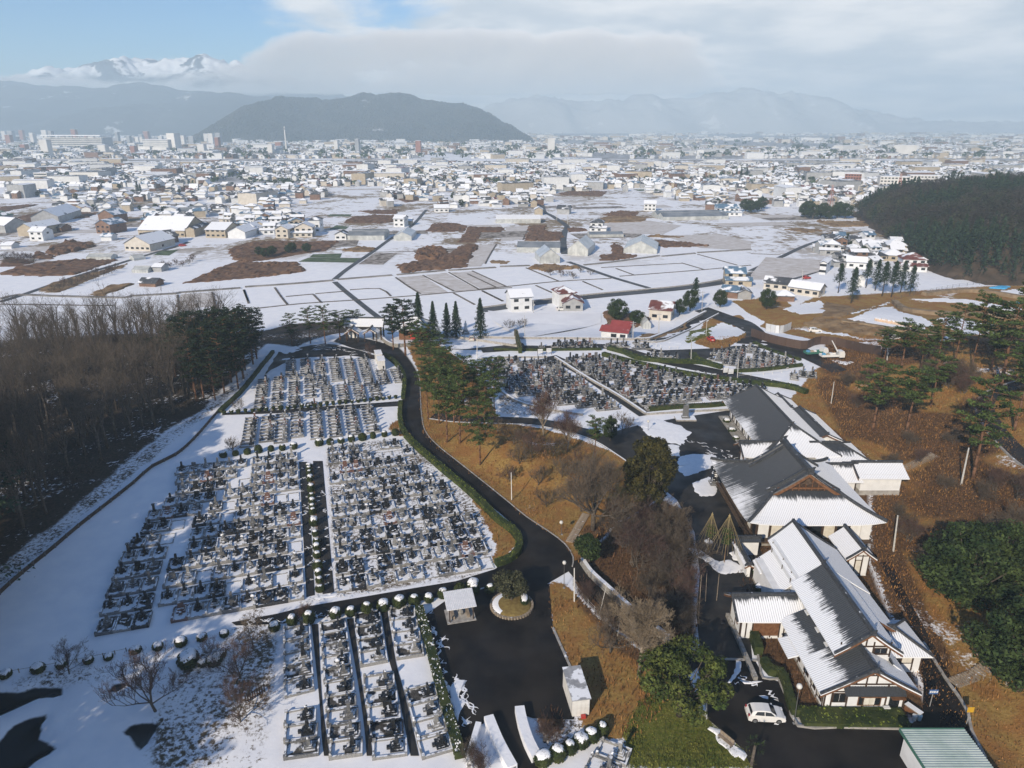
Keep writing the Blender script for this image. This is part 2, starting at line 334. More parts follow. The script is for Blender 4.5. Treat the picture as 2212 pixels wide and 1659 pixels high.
def build_ground():
	GZ2 = GZ - 0.5 * ATT['openwater'] - 0.0
	vs = np.stack([GX.ravel(), GY.ravel(), GZ2.ravel()], 1)
	i = np.arange(nx * ny).reshape(ny, nx); q = np.stack([i[:-1, :-1], i[:-1, 1:], i[1:, 1:], i[1:, :-1]], -1).reshape(-1, 4)
	me = bpy.data.meshes.new('ground'); me.vertices.add(len(vs)); me.vertices.foreach_set('co', vs.ravel())
	me.loops.add(q.size); me.loops.foreach_set('vertex_index', q.ravel().astype(np.int32)); me.polygons.add(len(q))
	me.polygons.foreach_set('loop_start', np.arange(0, q.size, 4, dtype=np.int32)); me.polygons.foreach_set('loop_total', np.full(len(q), 4, np.int32))
	me.polygons.foreach_set('use_smooth', np.ones(len(q), bool)); me.update(); me.validate()
	for k, v in ATT.items():
		a = me.attributes.new(k, 'FLOAT', 'POINT'); a.data.foreach_set('value', v.ravel().astype(np.float32))
	me.materials.append(ground_material())
	tag(link('ground', me), 'snow covered ground of the cemetery hill and the plain', kind='structure')
build_ground()
SHN = [0]
def sheet(name, pts, m, dz=0.03, z=None, kind='structure', step=None, label=None, noisy=0.0):
	"""A polygon laid on the ground; its outline is subdivided and the interior filled."""
	SHN[0] += 1; dz = dz + 0.002 * (SHN[0] % 40)
	P = [Vector((p[0], p[1], 0)) for p in pts]
	if step:
		Q = []
		for a, b in zip(P, P[1:] + P[:1]):
			n = max(1, int((b - a).length / step))
			for i in range(n):
				q = a.lerp(b, i / n)
				if noisy: q = q + Vector((float(fbm(q.x / 2.5, q.y / 2.5, 3, 5)), float(fbm(q.x / 2.5, q.y / 2.5, 3, 15)), 0)) * noisy
				Q.append(q)
		P = Q
	bm = bmesh.new(); vs = [bm.verts.new((p.x, p.y, (hz(p.x, p.y) if z is None else z) + dz)) for p in P]
	try: f = bm.faces.new(vs)
	except ValueError: bm.free(); return None
	bmesh.ops.recalc_face_normals(bm, faces=[f]);
	if f.normal.z < 0: f.normal_flip()
	bmesh.ops.triangulate(bm, faces=bm.faces[:])
	me = bpy.data.meshes.new(name); bm.to_mesh(me); bm.free(); me.materials.append(m)
	return tag(link(name, me), label, kind=kind)
def resample(pts, step):
	P = [Vector(p) for p in pts]; out = []
	# Catmull-Rom through the survey points
	Q = [P[0] * 2 - P[1]] + P + [P[-1] * 2 - P[-2]]
	for i in range(1, len(Q) - 2):
		n = max(2, int((Q[i + 1] - Q[i]).length / step))
		for k in range(n):
			t = k / n; a, b, c, d = Q[i - 1], Q[i], Q[i + 1], Q[i + 2]
			out.append(0.5 * ((2 * b) + (c - a) * t + (2 * a - 5 * b + 4 * c - d) * t * t + (3 * b - a - 3 * c + d) * t ** 3))
	out.append(P[-1]); return out
def ribbon(name, left, right, m, dz=0.05, step=2.0, nseg=6, label=None, kind='structure', cross=3):
	"""A strip of road between two edge lines, draped on the ground."""
	Lp, Rp = resample(left, step), resample(right, step); n = max(len(Lp), len(Rp))
	def at(P, t):
		x = t * (len(P) - 1); i = min(int(x), len(P) - 2); return P[i].lerp(P[i + 1], x - i)
	mb = MB(); vs = []
	for i in range(n):
		a, b = at(Lp, i / (n - 1)), at(Rp, i / (n - 1))
		for k in range(cross + 1):
			p = a.lerp(b, k / cross); vs.append((p.x, p.y, hz(p.x, p.y) + dz))
	w = cross + 1
	mb.add(vs, [(i * w + k, i * w + k + 1, (i + 1) * w + k + 1, (i + 1) * w + k) for i in range(n - 1) for k in range(cross)])
	o = mb.build(name, m, smooth=True)
	if o.data.polygons[0].normal.z < 0: o.data.flip_normals()
	return tag(o, label, kind=kind)
def offset_line(P, d):
	out = []
	for i, p in enumerate(P):
		a, b = P[max(i - 1, 0)], P[min(i + 1, len(P) - 1)]; t = (b - a); t.z = 0; t.normalize(); out.append(Vector((p.x - t.y * d, p.y + t.x * d, p.z)))
	return out
def kerb(name, pts, m, w=0.15, h=0.12, step=2.0, z=None, label=None, kind='structure', dz=0.0):
	P = resample([Vector((p[0], p[1], 0)) for p in pts], step); A, B = offset_line(P, w / 2), offset_line(P, -w / 2); mb = MB(); vs = []
	for a, b in zip(A, B):
		za, zb = (hz(a.x, a.y), hz(b.x, b.y)) if z is None else (z, z)
		zt = max(za, zb) + h + dz; vs += [(a.x, a.y, za - 0.15), (a.x, a.y, zt), (b.x, b.y, zt), (b.x, b.y, zb - 0.15)]
	fs = []
	for i in range(len(P) - 1):
		k = 4 * i; fs += [(k, k + 1, k + 5, k + 4), (k + 1, k + 2, k + 6, k + 5), (k + 2, k + 3, k + 7, k + 6)]
	e = 4 * (len(P) - 1); fs += [(0, 3, 2, 1), (e, e + 1, e + 2, e + 3)]
	mb.add(vs, fs); o = mb.build(name, m)
	return tag(o, label, kind=kind)
# ================================================================ roads, yards, kerbs
ASPH = mat('wet_asphalt', (0.009, 0.008, 0.008), (0.026, 0.022, 0.019), 0.22, 0.7, 0.25, 40, coord='World', detail=7, spec=0.15)
ASPH_OLD = mat('worn_asphalt', (0.016, 0.016, 0.017), (0.036, 0.034, 0.032), 0.4, 0.75, 0.25, 40, coord='World', detail=7)
ASPH_FAR = mat('far_road_asphalt', (0.05, 0.055, 0.06), (0.10, 0.105, 0.11), 0.15, 0.7, coord='World', detail=5)
CONC = mat('concrete', (0.26, 0.25, 0.24), (0.40, 0.39, 0.37), 1.5, 0.9, 0.2, 20, snow=0.15)
CONC_SNOW = mat('snowy_concrete', (0.24, 0.23, 0.22), (0.38, 0.37, 0.35), 1.5, 0.9, 0.2, 20, snow=0.95)
def wet(M, lo, hi, sc=0.12):
	nt = M.node_tree; b = nt.nodes['Principled BSDF']; n = nt.nodes.new('ShaderNodeTexNoise'); n.inputs['Scale'].default_value = sc; n.inputs['Detail'].default_value = 6; g = nt.nodes.new('ShaderNodeNewGeometry'); nt.links.new(g.outputs['Position'], n.inputs['Vector'])
	r = nt.nodes.new('ShaderNodeMapRange'); r.inputs[1].default_value = 0.38; r.inputs[2].default_value = 0.62; r.inputs[3].default_value = lo; r.inputs[4].default_value = hi; nt.links.new(n.outputs['Fac'], r.inputs[0]); nt.links.new(r.outputs[0], b.inputs['Roughness'])
wet(ASPH, 0.42, 0.85); wet(ASPH_OLD, 0.5, 0.9)
SNOWM = mat('snow', (0.77, 0.80, 0.85), (0.84, 0.86, 0.90), 1.2, 0.9, 0.5, 2.5, coord='World')
SNOWTHIN = mat('thin_snow', (0.70, 0.73, 0.78), (0.82, 0.84, 0.88), 2.0, 0.9, 0.4, 5, coord='World')
def RD(lst): return gp(lst)
road_L = RD(V((800, 748), (835, 768), (862, 795), (871, 825), (869, 860), (869, 900), (880, 942), (915, 980), (960, 1018), (1013, 1061), (1055, 1090), (1087, 1115), (1115, 1145), (1118, 1180), (1090, 1215), (1066, 1232)))
road_R = RD(V((845, 738), (872, 762), (893, 790), (905, 815), (908, 850), (910, 890), (918, 930), (945, 962), (990, 998), (1058, 1052), (1100, 1086), (1138, 1117), (1185, 1148), (1221, 1176), (1238, 1204), (1236, 1225)))
ribbon('road', road_L, road_R, ASPH, 0.05, 1.5)
kerb('road_kerb', [(p.x, p.y) for p in road_R], CONC, 0.18, 0.12)
sheet('road', RD(V((1118, 1178), (1090, 1215), (1069, 1230), (985, 1256), (900, 1270), (725, 1300), (655, 1312), (600, 1326), (500, 1345), (510, 1352), (600, 1349), (720, 1332), (900, 1300), (1000, 1280), (1062, 1265), (1080, 1300), (1182, 1262), (1240, 1228), (1236, 1205))), ASPH, 0.062)
sheet('parking_lot', RD(V((1062, 1266), (1186, 1262), (1194, 1356), (1246, 1473), (1240, 1555), (1150, 1552), (1117, 1541), (1145, 1600), (1170, 1680), (1120, 1700), (1055, 1559), (1030, 1570), (1000, 1640), (990, 1607), (960, 1490), (917, 1330), (960, 1300))), ASPH, 0.056)
kerb('lot_kerb', [(p.x, p.y) for p in RD(V((1194, 1356), (1220, 1415), (1246, 1473)))], CONC, 0.3, 0.12)
# lane from the junction down to the right, and the loop lane below the right-hand cemetery
lane = RD(V((1240, 1212), (1290, 1268), (1350, 1325), (1430, 1392), (1510, 1440)))
ribbon('road', offset_line(lane, 2.0), offset_line(lane, -2.0), ASPH, 0.07, 1.5)
ll = RD(V((935, 898), (1000, 906), (1080, 908), (1160, 912), (1240, 928), (1300, 948), (1350, 978), (1400, 1012)))
ribbon('road', offset_line(ll, 1.9), offset_line(ll, -1.9), ASPH_OLD, 0.07, 1.5)
kerb('lane_kerb', [(p.x, p.y) for p in offset_line(ll, -2.0)], CONC_SNOW, 0.25, 0.15)
sheet('temple_yard', RD(V((1300, 940), (1380, 918), (1470, 902), (1592, 884), (1604, 930), (1600, 1005), (1556, 1020), (1620, 1150), (1660, 1220), (1660, 1300), (1614, 1310), (1625, 1425), (1515, 1432), (1504, 1330), (1512, 1240), (1500, 1150), (1462, 1080), (1400, 1030), (1345, 985))), ASPH_OLD, 0.045)
sheet('temple_yard', RD(V((1505, 1431), (1630, 1426), (1650, 1462), (1684, 1474), (1724, 1572), (1955, 1576), (1992, 1545), (1995, 1480), (1975, 1360), (1900, 1215), (1925, 1215), (1960, 1290), (2020, 1400), (2075, 1500), (2110, 1600), (2180, 1720), (1660, 1720), (1600, 1615), (1530, 1555))), ASPH, 0.05)
# aisles between the blocks of the big cemetery
for a, b in ((V((646, 998), (662, 1290)), V((664, 998), (680, 1286))), (V((676, 996), (697, 1284)), V((697, 996), (722, 1280)))):
	A, B = RD(a), RD(b); ribbon('cemetery_aisle', A, B, ASPH_OLD, 0.04, 4)
ribbon('cemetery_aisle', RD(V((480, 893), (600, 886), (700, 878), (780, 873), (872, 866))), RD(V((480, 897), (600, 893), (700, 887), (780, 882), (872, 877))), ASPH_OLD, 0.05, 3)
sheet('upper_yard', RD(V((600, 760), (640, 752), (700, 742), (760, 752), (820, 770), (818, 778), (760, 768), (690, 772), (630, 776), (585, 800), (570, 815))), ASPH, 0.05, step=2, noisy=0.8)
ribbon('road', RD(V((720, 738), (760, 752), (800, 762), (835, 772))), RD(V((745, 722), (790, 732), (830, 742), (860, 755))), ASPH, 0.06, 2)
# right-hand cemetery: surrounding lanes
ea = RD(V((1040, 757), (1120, 752), (1200, 752), (1290, 748), (1330, 752), (1400, 772), (1480, 790), (1560, 806), (1640, 822), (1720, 838)))
ribbon('road', offset_line(ea, 2.4), offset_line(ea, -2.4), ASPH_OLD, 0.06, 2)
eb = RD(V((1188, 770), (1250, 800), (1320, 845), (1398, 897)))
ribbon('cemetery_aisle', offset_line(eb, 2.1), offset_line(eb, -2.1), ASPH_OLD, 0.065, 2)
ec = RD(V((1300, 742), (1380, 762), (1450, 778), (1530, 788), (1600, 800), (1690, 812)))
sheet('lower_yard', RD(V((935, 728), (1100, 730), (1130, 742), (1140, 757), (1000, 756), (930, 752))), ASPH_OLD, 0.05)
sheet('lower_yard', RD(V((1370, 748), (1430, 757), (1560, 752), (1640, 738), (1720, 742), (1790, 775), (1830, 800), (1800, 806), (1735, 775), (1640, 752), (1540, 770), (1500, 785), (1450, 775))), ASPH_OLD, 0.055)
lr = RD(V((1560, 700), (1590, 715), (1625, 735), (1600, 750)))
ribbon('road', RD(V((1500, 672), (1545, 690), (1590, 706), (1612, 722), (1590, 742))), RD(V((1530, 664), (1580, 682), (1630, 700), (1655, 722), (1640, 745))), ASPH_OLD, 0.07, 2)
# country road along the foot of the hill and its branches
cr = RD(V((1040, 671), (1120, 660), (1200, 650), (1300, 639), (1400, 630), (1480, 622), (1560, 610), (1640, 590)))
ribbon('country_road', offset_line(cr, 3.0), offset_line(cr, -3.0), ASPH_FAR, 0.08, 4)
kerb('roadside_wall', [(p.x, p.y) for p in offset_line(cr, 3.6)], CONC_SNOW, 0.5, 0.5, 4)
# hillside path on the right
hp = RD(V((2212, 828), (2150, 850), (2128, 880), (2150, 925), (2190, 970), (2240, 1010)))
ribbon('hill_path', offset_line(hp, 1.5), offset_line(hp, -1.5), ASPH_OLD, 0.12, 1.0, cross=4)
kerb('path_kerb', [(p.x, p.y) for p in offset_line(hp, -1.7)], CONC, 0.3, 0.25, 1.0)
# swept snow and melting patches on the yards (each a low irregular mound)
def snow_patch(px, dz=0.05, h=0.08, noisy=0.5, m=None, name='snow_patch', z=None):
	P = gp(px); Q = []
	for a, b in zip(P, P[1:] + P[:1]):
		n = max(1, int((b - a).length / 0.35))
		for i in range(n):
			q = a.lerp(b, i / n); Q.append(q + Vector((float(fbm(q.x / 1.3, q.y / 1.3, 4, 5)), float(fbm(q.x / 1.3, q.y / 1.3, 4, 25)), 0)) * noisy)
	c = sum(Q, Vector()) / len(Q); mb = MB(); n = len(Q); vs = []
	for k, (t, hh) in enumerate(((1.0, 0.0), (0.93, 0.7), (0.75, 1.0), (0.5, 1.0), (0.25, 1.0))):
		for q in Q:
			p = c.lerp(q, t); vs.append((p.x, p.y, hz(p.x, p.y) + dz + h * hh * (1 + 0.5 * float(vnoise(p.x * 1.5, p.y * 1.5)))))
	fs = []
	for k in range(4): fs += [(k * n + i, k * n + (i + 1) % n, (k + 1) * n + (i + 1) % n, (k + 1) * n + i) for i in range(n)]
	vs.append((c.x, c.y, hz(c.x, c.y) + dz + h)); fs += [(4 * n + i, 4 * n + (i + 1) % n, 5 * n) for i in range(n)]
	mb.add(vs, fs); o = mb.build(name, m or SNOWM, smooth=True); tag(o, kind='stuff')
	return o
for q in (V((1372, 915), (1420, 905), (1470, 920), (1492, 935), (1470, 962), (1440, 955), (1400, 940)), V((1440, 960), (1464, 962), (1470, 985), (1448, 985)),
		  V((1470, 985), (1500, 980), (1545, 985), (1555, 1000), (1520, 1015), (1480, 1030), (1462, 1010)), V((1492, 1045), (1530, 1030), (1552, 1040), (1545, 1070), (1510, 1075)),
		  C9((30, 235), (90, 240), (150, 300), (230, 320), (330, 315), (425, 360), (425, 395), (330, 405), (230, 400), (170, 340), (90, 290)), C9((300, 265), (340, 260), (415, 300), (415, 322), (350, 315)),
		  C9((350, 960), (375, 970), (380, 1040), (300, 1110), (270, 1110), (340, 1050)), C9((375, 1085), (440, 1100), (520, 1108), (470, 1112), (400, 1108)),
		  C9((165, 1400), (190, 1380), (260, 1440), (330, 1500), (400, 1580), (400, 1605), (330, 1580), (240, 1490)), C9((590, 1378), (630, 1378), (625, 1395), (600, 1395)), C9((500, 1190), (560, 1195), (555, 1212), (520, 1205)),
		  C8((700, 1150), (735, 1080), (800, 1085), (760, 1130), (770, 1200), (810, 1230), (780, 1290), (760, 1350), (735, 1300), (715, 1220)), C8((590, 740), (620, 760), (632, 790), (610, 800)), C8((800, 1330), (850, 1375), (830, 1395), (800, 1360)),
		  A4((440, 215), (700, 160), (760, 130), (740, 180), (560, 215)), V((1840, 975 + 60), (1846, 1030), (1852, 1040)), V((600, 757), (640, 748), (655, 755), (620, 768))):
	snow_patch(q, 0.06, 0.06, 0.7)
# snow heaped on the low walls of the drive out of the parking lot
def snowy_wall(px, w, h, label):
	P = [(p.x, p.y) for p in gp(px)]; t = empty('drive_wall', (P[0][0], P[0][1], 0), 0, label, 'wall')
	a = kerb('wall_body', P, CONC, w, h, 1.0, kind=None); b = kerb('snow_cap', P, SNOWM, w + 0.25, 0.28, 1.0, kind=None, dz=h);
	for o in (a, b): o.parent = t; o.matrix_parent_inverse = Matrix.Translation((-P[0][0], -P[0][1], 0))
snowy_wall(C8((1155, 1300), (1175, 1400), (1215, 1520), (1265, 1620)), 0.8, 0.7, 'low snow capped wall right of the drive out of the parking lot')
snowy_wall(C8((955, 1362), (1010, 1500), (1060, 1600), (1110, 1690)), 0.8, 0.7, 'low snow capped wall left of the drive out of the parking lot')
snowy_wall(C8((890, 1395), (865, 1480), (840, 1580), (830, 1660)), 0.35, 0.5, 'thin snow capped wall at the hedge corner left of the drive')
# ================================================================ cemetery
GR_L = mat('pale_granite', (0.18, 0.18, 0.18), (0.29, 0.29, 0.28), 6.0, 0.6, snow=0.52, sscale=1.3)
GR_M = mat('grey_granite', (0.09, 0.095, 0.10), (0.17, 0.17, 0.17), 6.0, 0.45, snow=0.42, sscale=1.6)
GR_D = mat('black_granite', (0.012, 0.013, 0.015), (0.03, 0.032, 0.034), 6.0, 0.25, snow=0.34, sscale=1.6, spec=0.5)
GR_P = mat('brown_granite', (0.11, 0.06, 0.05), (0.18, 0.11, 0.09), 6.0, 0.4, snow=0.5, sscale=1.6)
FL_S = mat('snowed_gravel', (0.20, 0.19, 0.18), (0.32, 0.31, 0.29), 5.0, 0.95, 0.4, 25, snow=0.8, sscale=0.6)
FL_D = mat('dark_gravel', (0.035, 0.033, 0.031), (0.09, 0.085, 0.08), 5.0, 0.95, 0.4, 25, snow=0.45, sscale=0.7)
BRONZE = mat('vase_steel', (0.35, 0.34, 0.32), None, rough=0.35, metal=0.6)
def ring(mb, w, d, t, z0, z1):
	mb.box(-w / 2, w / 2, -d / 2, -d / 2 + t, z0, z1); mb.box(-w / 2, w / 2, d / 2 - t, d / 2, z0, z1)
	mb.box(-w / 2, -w / 2 + t, -d / 2 + t, d / 2 - t, z0, z1 - 0.003); mb.box(w / 2 - t, w / 2, -d / 2 + t, d / 2 - t, z0, z1 - 0.003)
	return mb
GW, GD = 2.05, 3.2
def grave_proto(k, style, stone, kerbm, floorm):
	P = []
	rr = random.Random(100 + k); h = 0.38 + 0.12 * rr.random()
	mb = ring(MB(), GW, GD, 0.17, -0.05, h)
	for sx in (-1, 1):
		mb.box(sx * (GW / 2 - 0.14) - 0.15, sx * (GW / 2 - 0.14) + 0.15, -GD / 2 - 0.02, -GD / 2 + 0.28, -0.05, h + 0.2)
		if k % 2: mb.lathe([(0.13, h + 0.2), (0.16, h + 0.3), (0.02, h + 0.42)], 6, (sx * (GW / 2 - 0.14), -GD / 2 + 0.13, 0))
	P.append(('kerb', mb, kerbm)); P.append(('plot_floor', MB().box(-GW / 2 + 0.17, GW / 2 - 0.17, -GD / 2 + 0.17, GD / 2 - 0.17, -0.05, 0.17), floorm))
	by = GD / 2 - 0.95
	P.append(('plinth', MB().box(-0.56, 0.56, by - 0.62, by + 0.62, 0.17, 0.42).box(-0.42, 0.42, by - 0.42, by + 0.42, 0.42, 0.68), stone if style != 2 else kerbm))
	mb = MB()
	if style == 0: mb.box(-0.33, 0.33, by - 0.3, by + 0.3, 0.68, 0.86).taper(0, by, 0.86, 1.75, 0.34, 0.34, 0.31, 0.31).taper(0, by, 1.75, 1.83, 0.31, 0.31, 0.12, 0.12)
	elif style == 1: mb.taper(0, by, 0.68, 1.45, 0.8, 0.26, 0.74, 0.2).taper(0, by, 1.45, 1.52, 0.74, 0.2, 0.6, 0.1)
	elif style == 2: mb.box(-0.3, 0.3, by - 0.28, by + 0.28, 0.68, 0.9).taper(0, by, 0.9, 2.15, 0.36, 0.36, 0.34, 0.34).box(-0.26, 0.26, by - 0.26, by + 0.26, 2.15, 2.24)
	else: mb.lathe([(0.36, 0.68), (0.3, 0.8), (0.24, 0.85), (0.3, 1.1), (0.24, 1.3), (0.4, 1.38), (0.1, 1.6), (0.12, 1.75), (0.02, 1.95)], 8, (0, by, 0))
	P.append(('headstone', mb, stone))
	sx = 1 if k % 3 else -1
	P.append(('name_tablet', MB().box(sx * 0.72 - 0.06, sx * 0.72 + 0.06, by - 0.75, by - 0.05, 0.17, 1.0 + 0.15 * (k % 2)), GR_D if k % 2 else stone))
	mb = MB(); lx = -sx * 0.66
	mb.box(lx - 0.16, lx + 0.16, by - 0.7, by - 0.38, 0.17, 0.3).box(lx - 0.08, lx + 0.08, by - 0.62, by - 0.46, 0.3, 0.75).box(lx - 0.15, lx + 0.15, by - 0.69, by - 0.39, 0.75, 0.98).taper(lx, by - 0.54, 0.98, 1.2, 0.5, 0.5, 0.06, 0.06)
	if style != 1: P.append(('stone_lantern', mb, kerbm))
	P.append(('incense_stand', MB().box(-0.17, 0.17, by - 0.95, by - 0.65, 0.17, 0.5), stone))
	return [(n, m.mesh(n, mt)) for n, m, mt in P]
PROTOS = []
for k, (st, so, ke, fl) in enumerate([(0, GR_D, GR_L, FL_S), (0, GR_M, GR_L, FL_S), (1, GR_D, GR_L, FL_D), (2, GR_L, GR_L, FL_S), (0, GR_D, GR_D, FL_D), (1, GR_M, GR_L, FL_S), (0, GR_L, GR_L, FL_D), (3, GR_M, GR_L, FL_S), (1, GR_P, GR_P, FL_S), (2, GR_M, GR_M, FL_S), (0, GR_M, GR_M, FL_D), (2, GR_D, GR_L, FL_S)]):
	PROTOS.append((grave_proto(k, st, so, ke, fl), {GR_D: 'black', GR_M: 'grey', GR_L: 'pale grey', GR_P: 'brown'}[so], {0: 'pillar', 1: 'low wide', 2: 'tall pillar', 3: 'tiered'}[st], {GR_D: 'black', GR_M: 'grey', GR_L: 'pale', GR_P: 'brown'}[ke]))
ORD = 'first second third fourth fifth sixth seventh eighth ninth tenth eleventh twelfth thirteenth fourteenth fifteenth sixteenth seventeenth eighteenth nineteenth twentieth'.split()
def ordw(i): return ORD[i] if i < 20 else ['twentieth', 'thirtieth', 'fortieth', 'fiftieth', 'sixtieth', 'seventieth', 'eightieth', 'ninetieth'][(i + 1) // 10 - 2] if (i + 1) % 10 == 0 else ['twenty', 'thirty', 'forty', 'fifty', 'sixty', 'seventy', 'eighty', 'ninety'][(i + 1) // 10 - 2] + '-' + ORD[(i + 1) % 10 - 1]
GRAVES = []      # (pos, angle, scale_w, scale_d, block phrase, row, col)
EMPTYPLOTS = []
grnd = random.Random(11)
def block_rows(front_r, back_r, left_px, gap_px, pitch, n, gw, phrase, side=1, right_px=None, miss=0.07, front_l=None):
	"""Rows parallel to the front line; side = +1 rows run to the left of the base edge, -1 to the right."""
	A, B = G(*front_r), G(*back_r); e2 = (B - A); e2.z = 0; length = e2.length; e2.normalize(); e1 = Vector((-e2.y, e2.x, 0)) * side
	bound = [((p - A).dot(e2), (p - A).dot(e1)) for p in gp(left_px)]; bound.sort(); gap = None
	if gap_px: gap = sorted([((p - A).dot(e2), (p - A).dot(e1)) for p in gp(gap_px)])
	f = lambda t, P: float(np.interp(t, [a for a, _ in P], [b for _, b in P]))
	ang = math.atan2(e1.y, e1.x) if side < 0 else math.atan2(-e1.y, -e1.x)
	for i in range(n):
		t = (i + 0.5) * pitch; smax = f(t, bound); s = gw / 2 + 0.05; j = 0; row = []
		while s + gw * 0.45 < smax:
			if gap and abs(s - f(t, gap)) < gw * 0.5 + 0.35: s = f(t, gap) + gw * 0.5 + 0.4
			p = A + e1 * s + e2 * t
			if grnd.random() > miss: row.append(p)
			else: EMPTYPLOTS.append((p, ang, gw / GW))
			s += gw
		row.sort(key=lambda p: p.x)
		for j, p in enumerate(row): GRAVES.append((p, ang + grnd.uniform(-0.006, 0.006), gw / GW * 0.985, 1.0, phrase, i, j, len(row)))
block_rows((658.8, 1300), (642.5, 972), A1((115, 1620), (200, 1460), (260, 1280), (335, 1090), (400, 920), (590, 700), (740, 560), (870, 450), (905, 350), (935, 230)),
		   A1((735, 1600), (770, 1330), (850, 1000), (930, 830), (1030, 690), (1260, 500), (1600, 130)), 4.08, 12, 2.1, 'big left block')
block_rows((727, 1287), (706, 968), A3((1850, 1590), (2090, 1450), (1990, 1300), (1920, 1150), (1830, 980), (1640, 830), (1560, 680), (1390, 570), (1210, 390), (1180, 300), (1060, 170)), None, 4.1, 12, 2.05, 'block beside the winding road', side=-1, miss=0.11)
def block_cols(Lpx, Rpx, pitch, phrase, col):
	(l0, l1), (r0, r1) = gp(Lpx), gp(Rpx); n = int(((l1 - l0).length + (r1 - r0).length) / 2 / pitch)
	for i in range(n):
		t = (i + 0.5) / n; a, b = l0.lerp(l1, t), r0.lerp(r1, t); c = (a + b) / 2; u = (b - a); w = u.length
		GRAVES.append((c, math.atan2(u.y, u.x) - math.pi / 2 + math.pi * 0, ((l1 - l0).length / n) / GW * 0.985, w / GD * 0.98, phrase, col, i, n))
colname = 'near block by the parking lot'
for c, (Lp, Rp) in enumerate([(A4((185, 545), (193, 1285)), A4((478, 490), (522, 1200))), (A4((195, 1440), (200, 1950)), A4((535, 1380), (590, 1900))), (A4((575, 480), (690, 1950)), A4((858, 425), (1060, 1900))), (A4((950, 385), (1015, 950)), A4((1225, 350), (1320, 890))),
							  (A4((1040, 1060), (1160, 1950)), A4((1375, 1010), (1545, 1900))), (A4((1320, 310), (1410, 870)), A4((1600, 290), (1712, 820))), (A4((1490, 1200), (1680, 1950)), A4((1825, 1120), (2020, 1850))),
							  (C8((1700, 1490), (1560, 1680)), C8((1900, 1560), (1760, 1760)))]):
	block_cols(Lp, Rp, 2.15, colname if c < 7 else 'corner block beside the mossy bank', c)
ROWW = {'big left block': 'row', 'block beside the winding road': 'row', colname: 'column', 'corner block beside the mossy bank': 'column'}
CN = ['upper first', 'lower first', 'second', 'upper third', 'lower third', 'upper fourth', 'lower fourth', 'only']
for i, (p, ang, sw, sd, phrase, r, j, n) in enumerate(GRAVES):
	parts, colr, shape, kc = PROTOS[int(grnd.choice([0, 0, 0, 0, 1, 1, 2, 2, 2, 3, 4, 4, 4, 5, 6, 7, 8, 9, 10, 10, 11, 11, 11]))]
	if phrase in ('big left block', 'block beside the winding road'): where = '%s from left, %s row back, %s' % (ordw(j), ordw(r), phrase.replace('the ', ''))
	elif 'corner' in phrase: where = '%s down in the %s' % (ordw(j), phrase)
	else: where = '%s down, %s column, %s' % (ordw(j), CN[r], phrase)
	t = empty('family_grave', (p.x, p.y, hz(p.x, p.y) + 0.02), ang, '%s %s grave, %s' % (colr, shape, where), 'grave', 'family graves in the cemetery')
	t.scale = (sw, sd, grnd.uniform(0.8, 1.0))
	for n_, me in parts:
		if n_ in ('stone_lantern', 'name_tablet') and grnd.random() < 0.72: continue
		link(n_, me, t)
# bare plots without a stone: only snow and a low edging
mb = ring(MB(), GW, GD, 0.12, -0.05, 0.12); EPM = mb.mesh('plot_edging', GR_L)
for k, (p, a, s) in enumerate(EMPTYPLOTS):
	o = link('plot_edging', EPM); o.location = (p.x, p.y, hz(p.x, p.y) + 0.01); o.rotation_euler[2] = a; o.scale = (s * 0.98, 0.95, 1); tag(o, kind='structure')
for a, b in ((A4((490, 480), (570, 1250), (600, 1700), (625, 1900)), A4((560, 475), (600, 1250), (655, 1700), (685, 1900))), (A4((870, 420), (990, 1100), (1060, 1600), (1085, 1900)), A4((940, 410), (1030, 1100), (1110, 1600), (1150, 1900))), (A4((1240, 350), (1330, 880), (1400, 1100), (1480, 1500), (1560, 1900)), A4((1310, 340), (1400, 880), (1460, 1100), (1560, 1500), (1650, 1900)))):
	ribbon('cemetery_aisle', gp(a), gp(b), ASPH_OLD, 0.05, 2)
# the rest of the cemetery, too far and too many to pick apart: one object
mbs = MB()
def far_grave(p, ang, w, d, hscale=1.0):
	M = Matrix.Translation((p.x, p.y, hz(p.x, p.y))) @ Matrix.Rotation(ang, 4, 'Z')
	st = grnd.choice([1, 1, 2, 2, 2, 2, 0, 3]); ke = grnd.choice([0, 0, 1, 1])
	t = 0.15; h = 0.4
	for b in ((-w / 2, w / 2, -d / 2, -d / 2 + t), (-w / 2, w / 2, d / 2 - t, d / 2), (-w / 2, -w / 2 + t, -d / 2 + t, d / 2 - t), (w / 2 - t, w / 2, -d / 2 + t, d / 2 - t)): mbs.box(*b, -0.05, h, ke, M)
	by = d / 2 - 0.7; mbs.box(-0.5, 0.5, by - 0.45, by + 0.45, 0, 0.6, st, M)
	if grnd.random() < 0.75: k = grnd.uniform(1.5, 2.0) * hscale; mbs.box(-0.19, 0.19, by - 0.19, by + 0.19, 0.6, k, st, M)
	else: mbs.box(-0.42, 0.42, by - 0.13, by + 0.13, 0.6, 1.4, st, M)
	if grnd.random() < 0.3: q = grnd.choice((-1, 1)) * w * 0.33; mbs.box(q - 0.08, q + 0.08, by - 0.7, by - 0.3, 0, 1.1, grnd.choice([0, 2]), M)
	if grnd.random() < 0.2: q = grnd.choice((-1, 1)) * w * 0.3; mbs.box(q - 0.13, q + 0.13, -d / 2 + 0.2, -d / 2 + 0.45, 0, 0.9, 0, M)
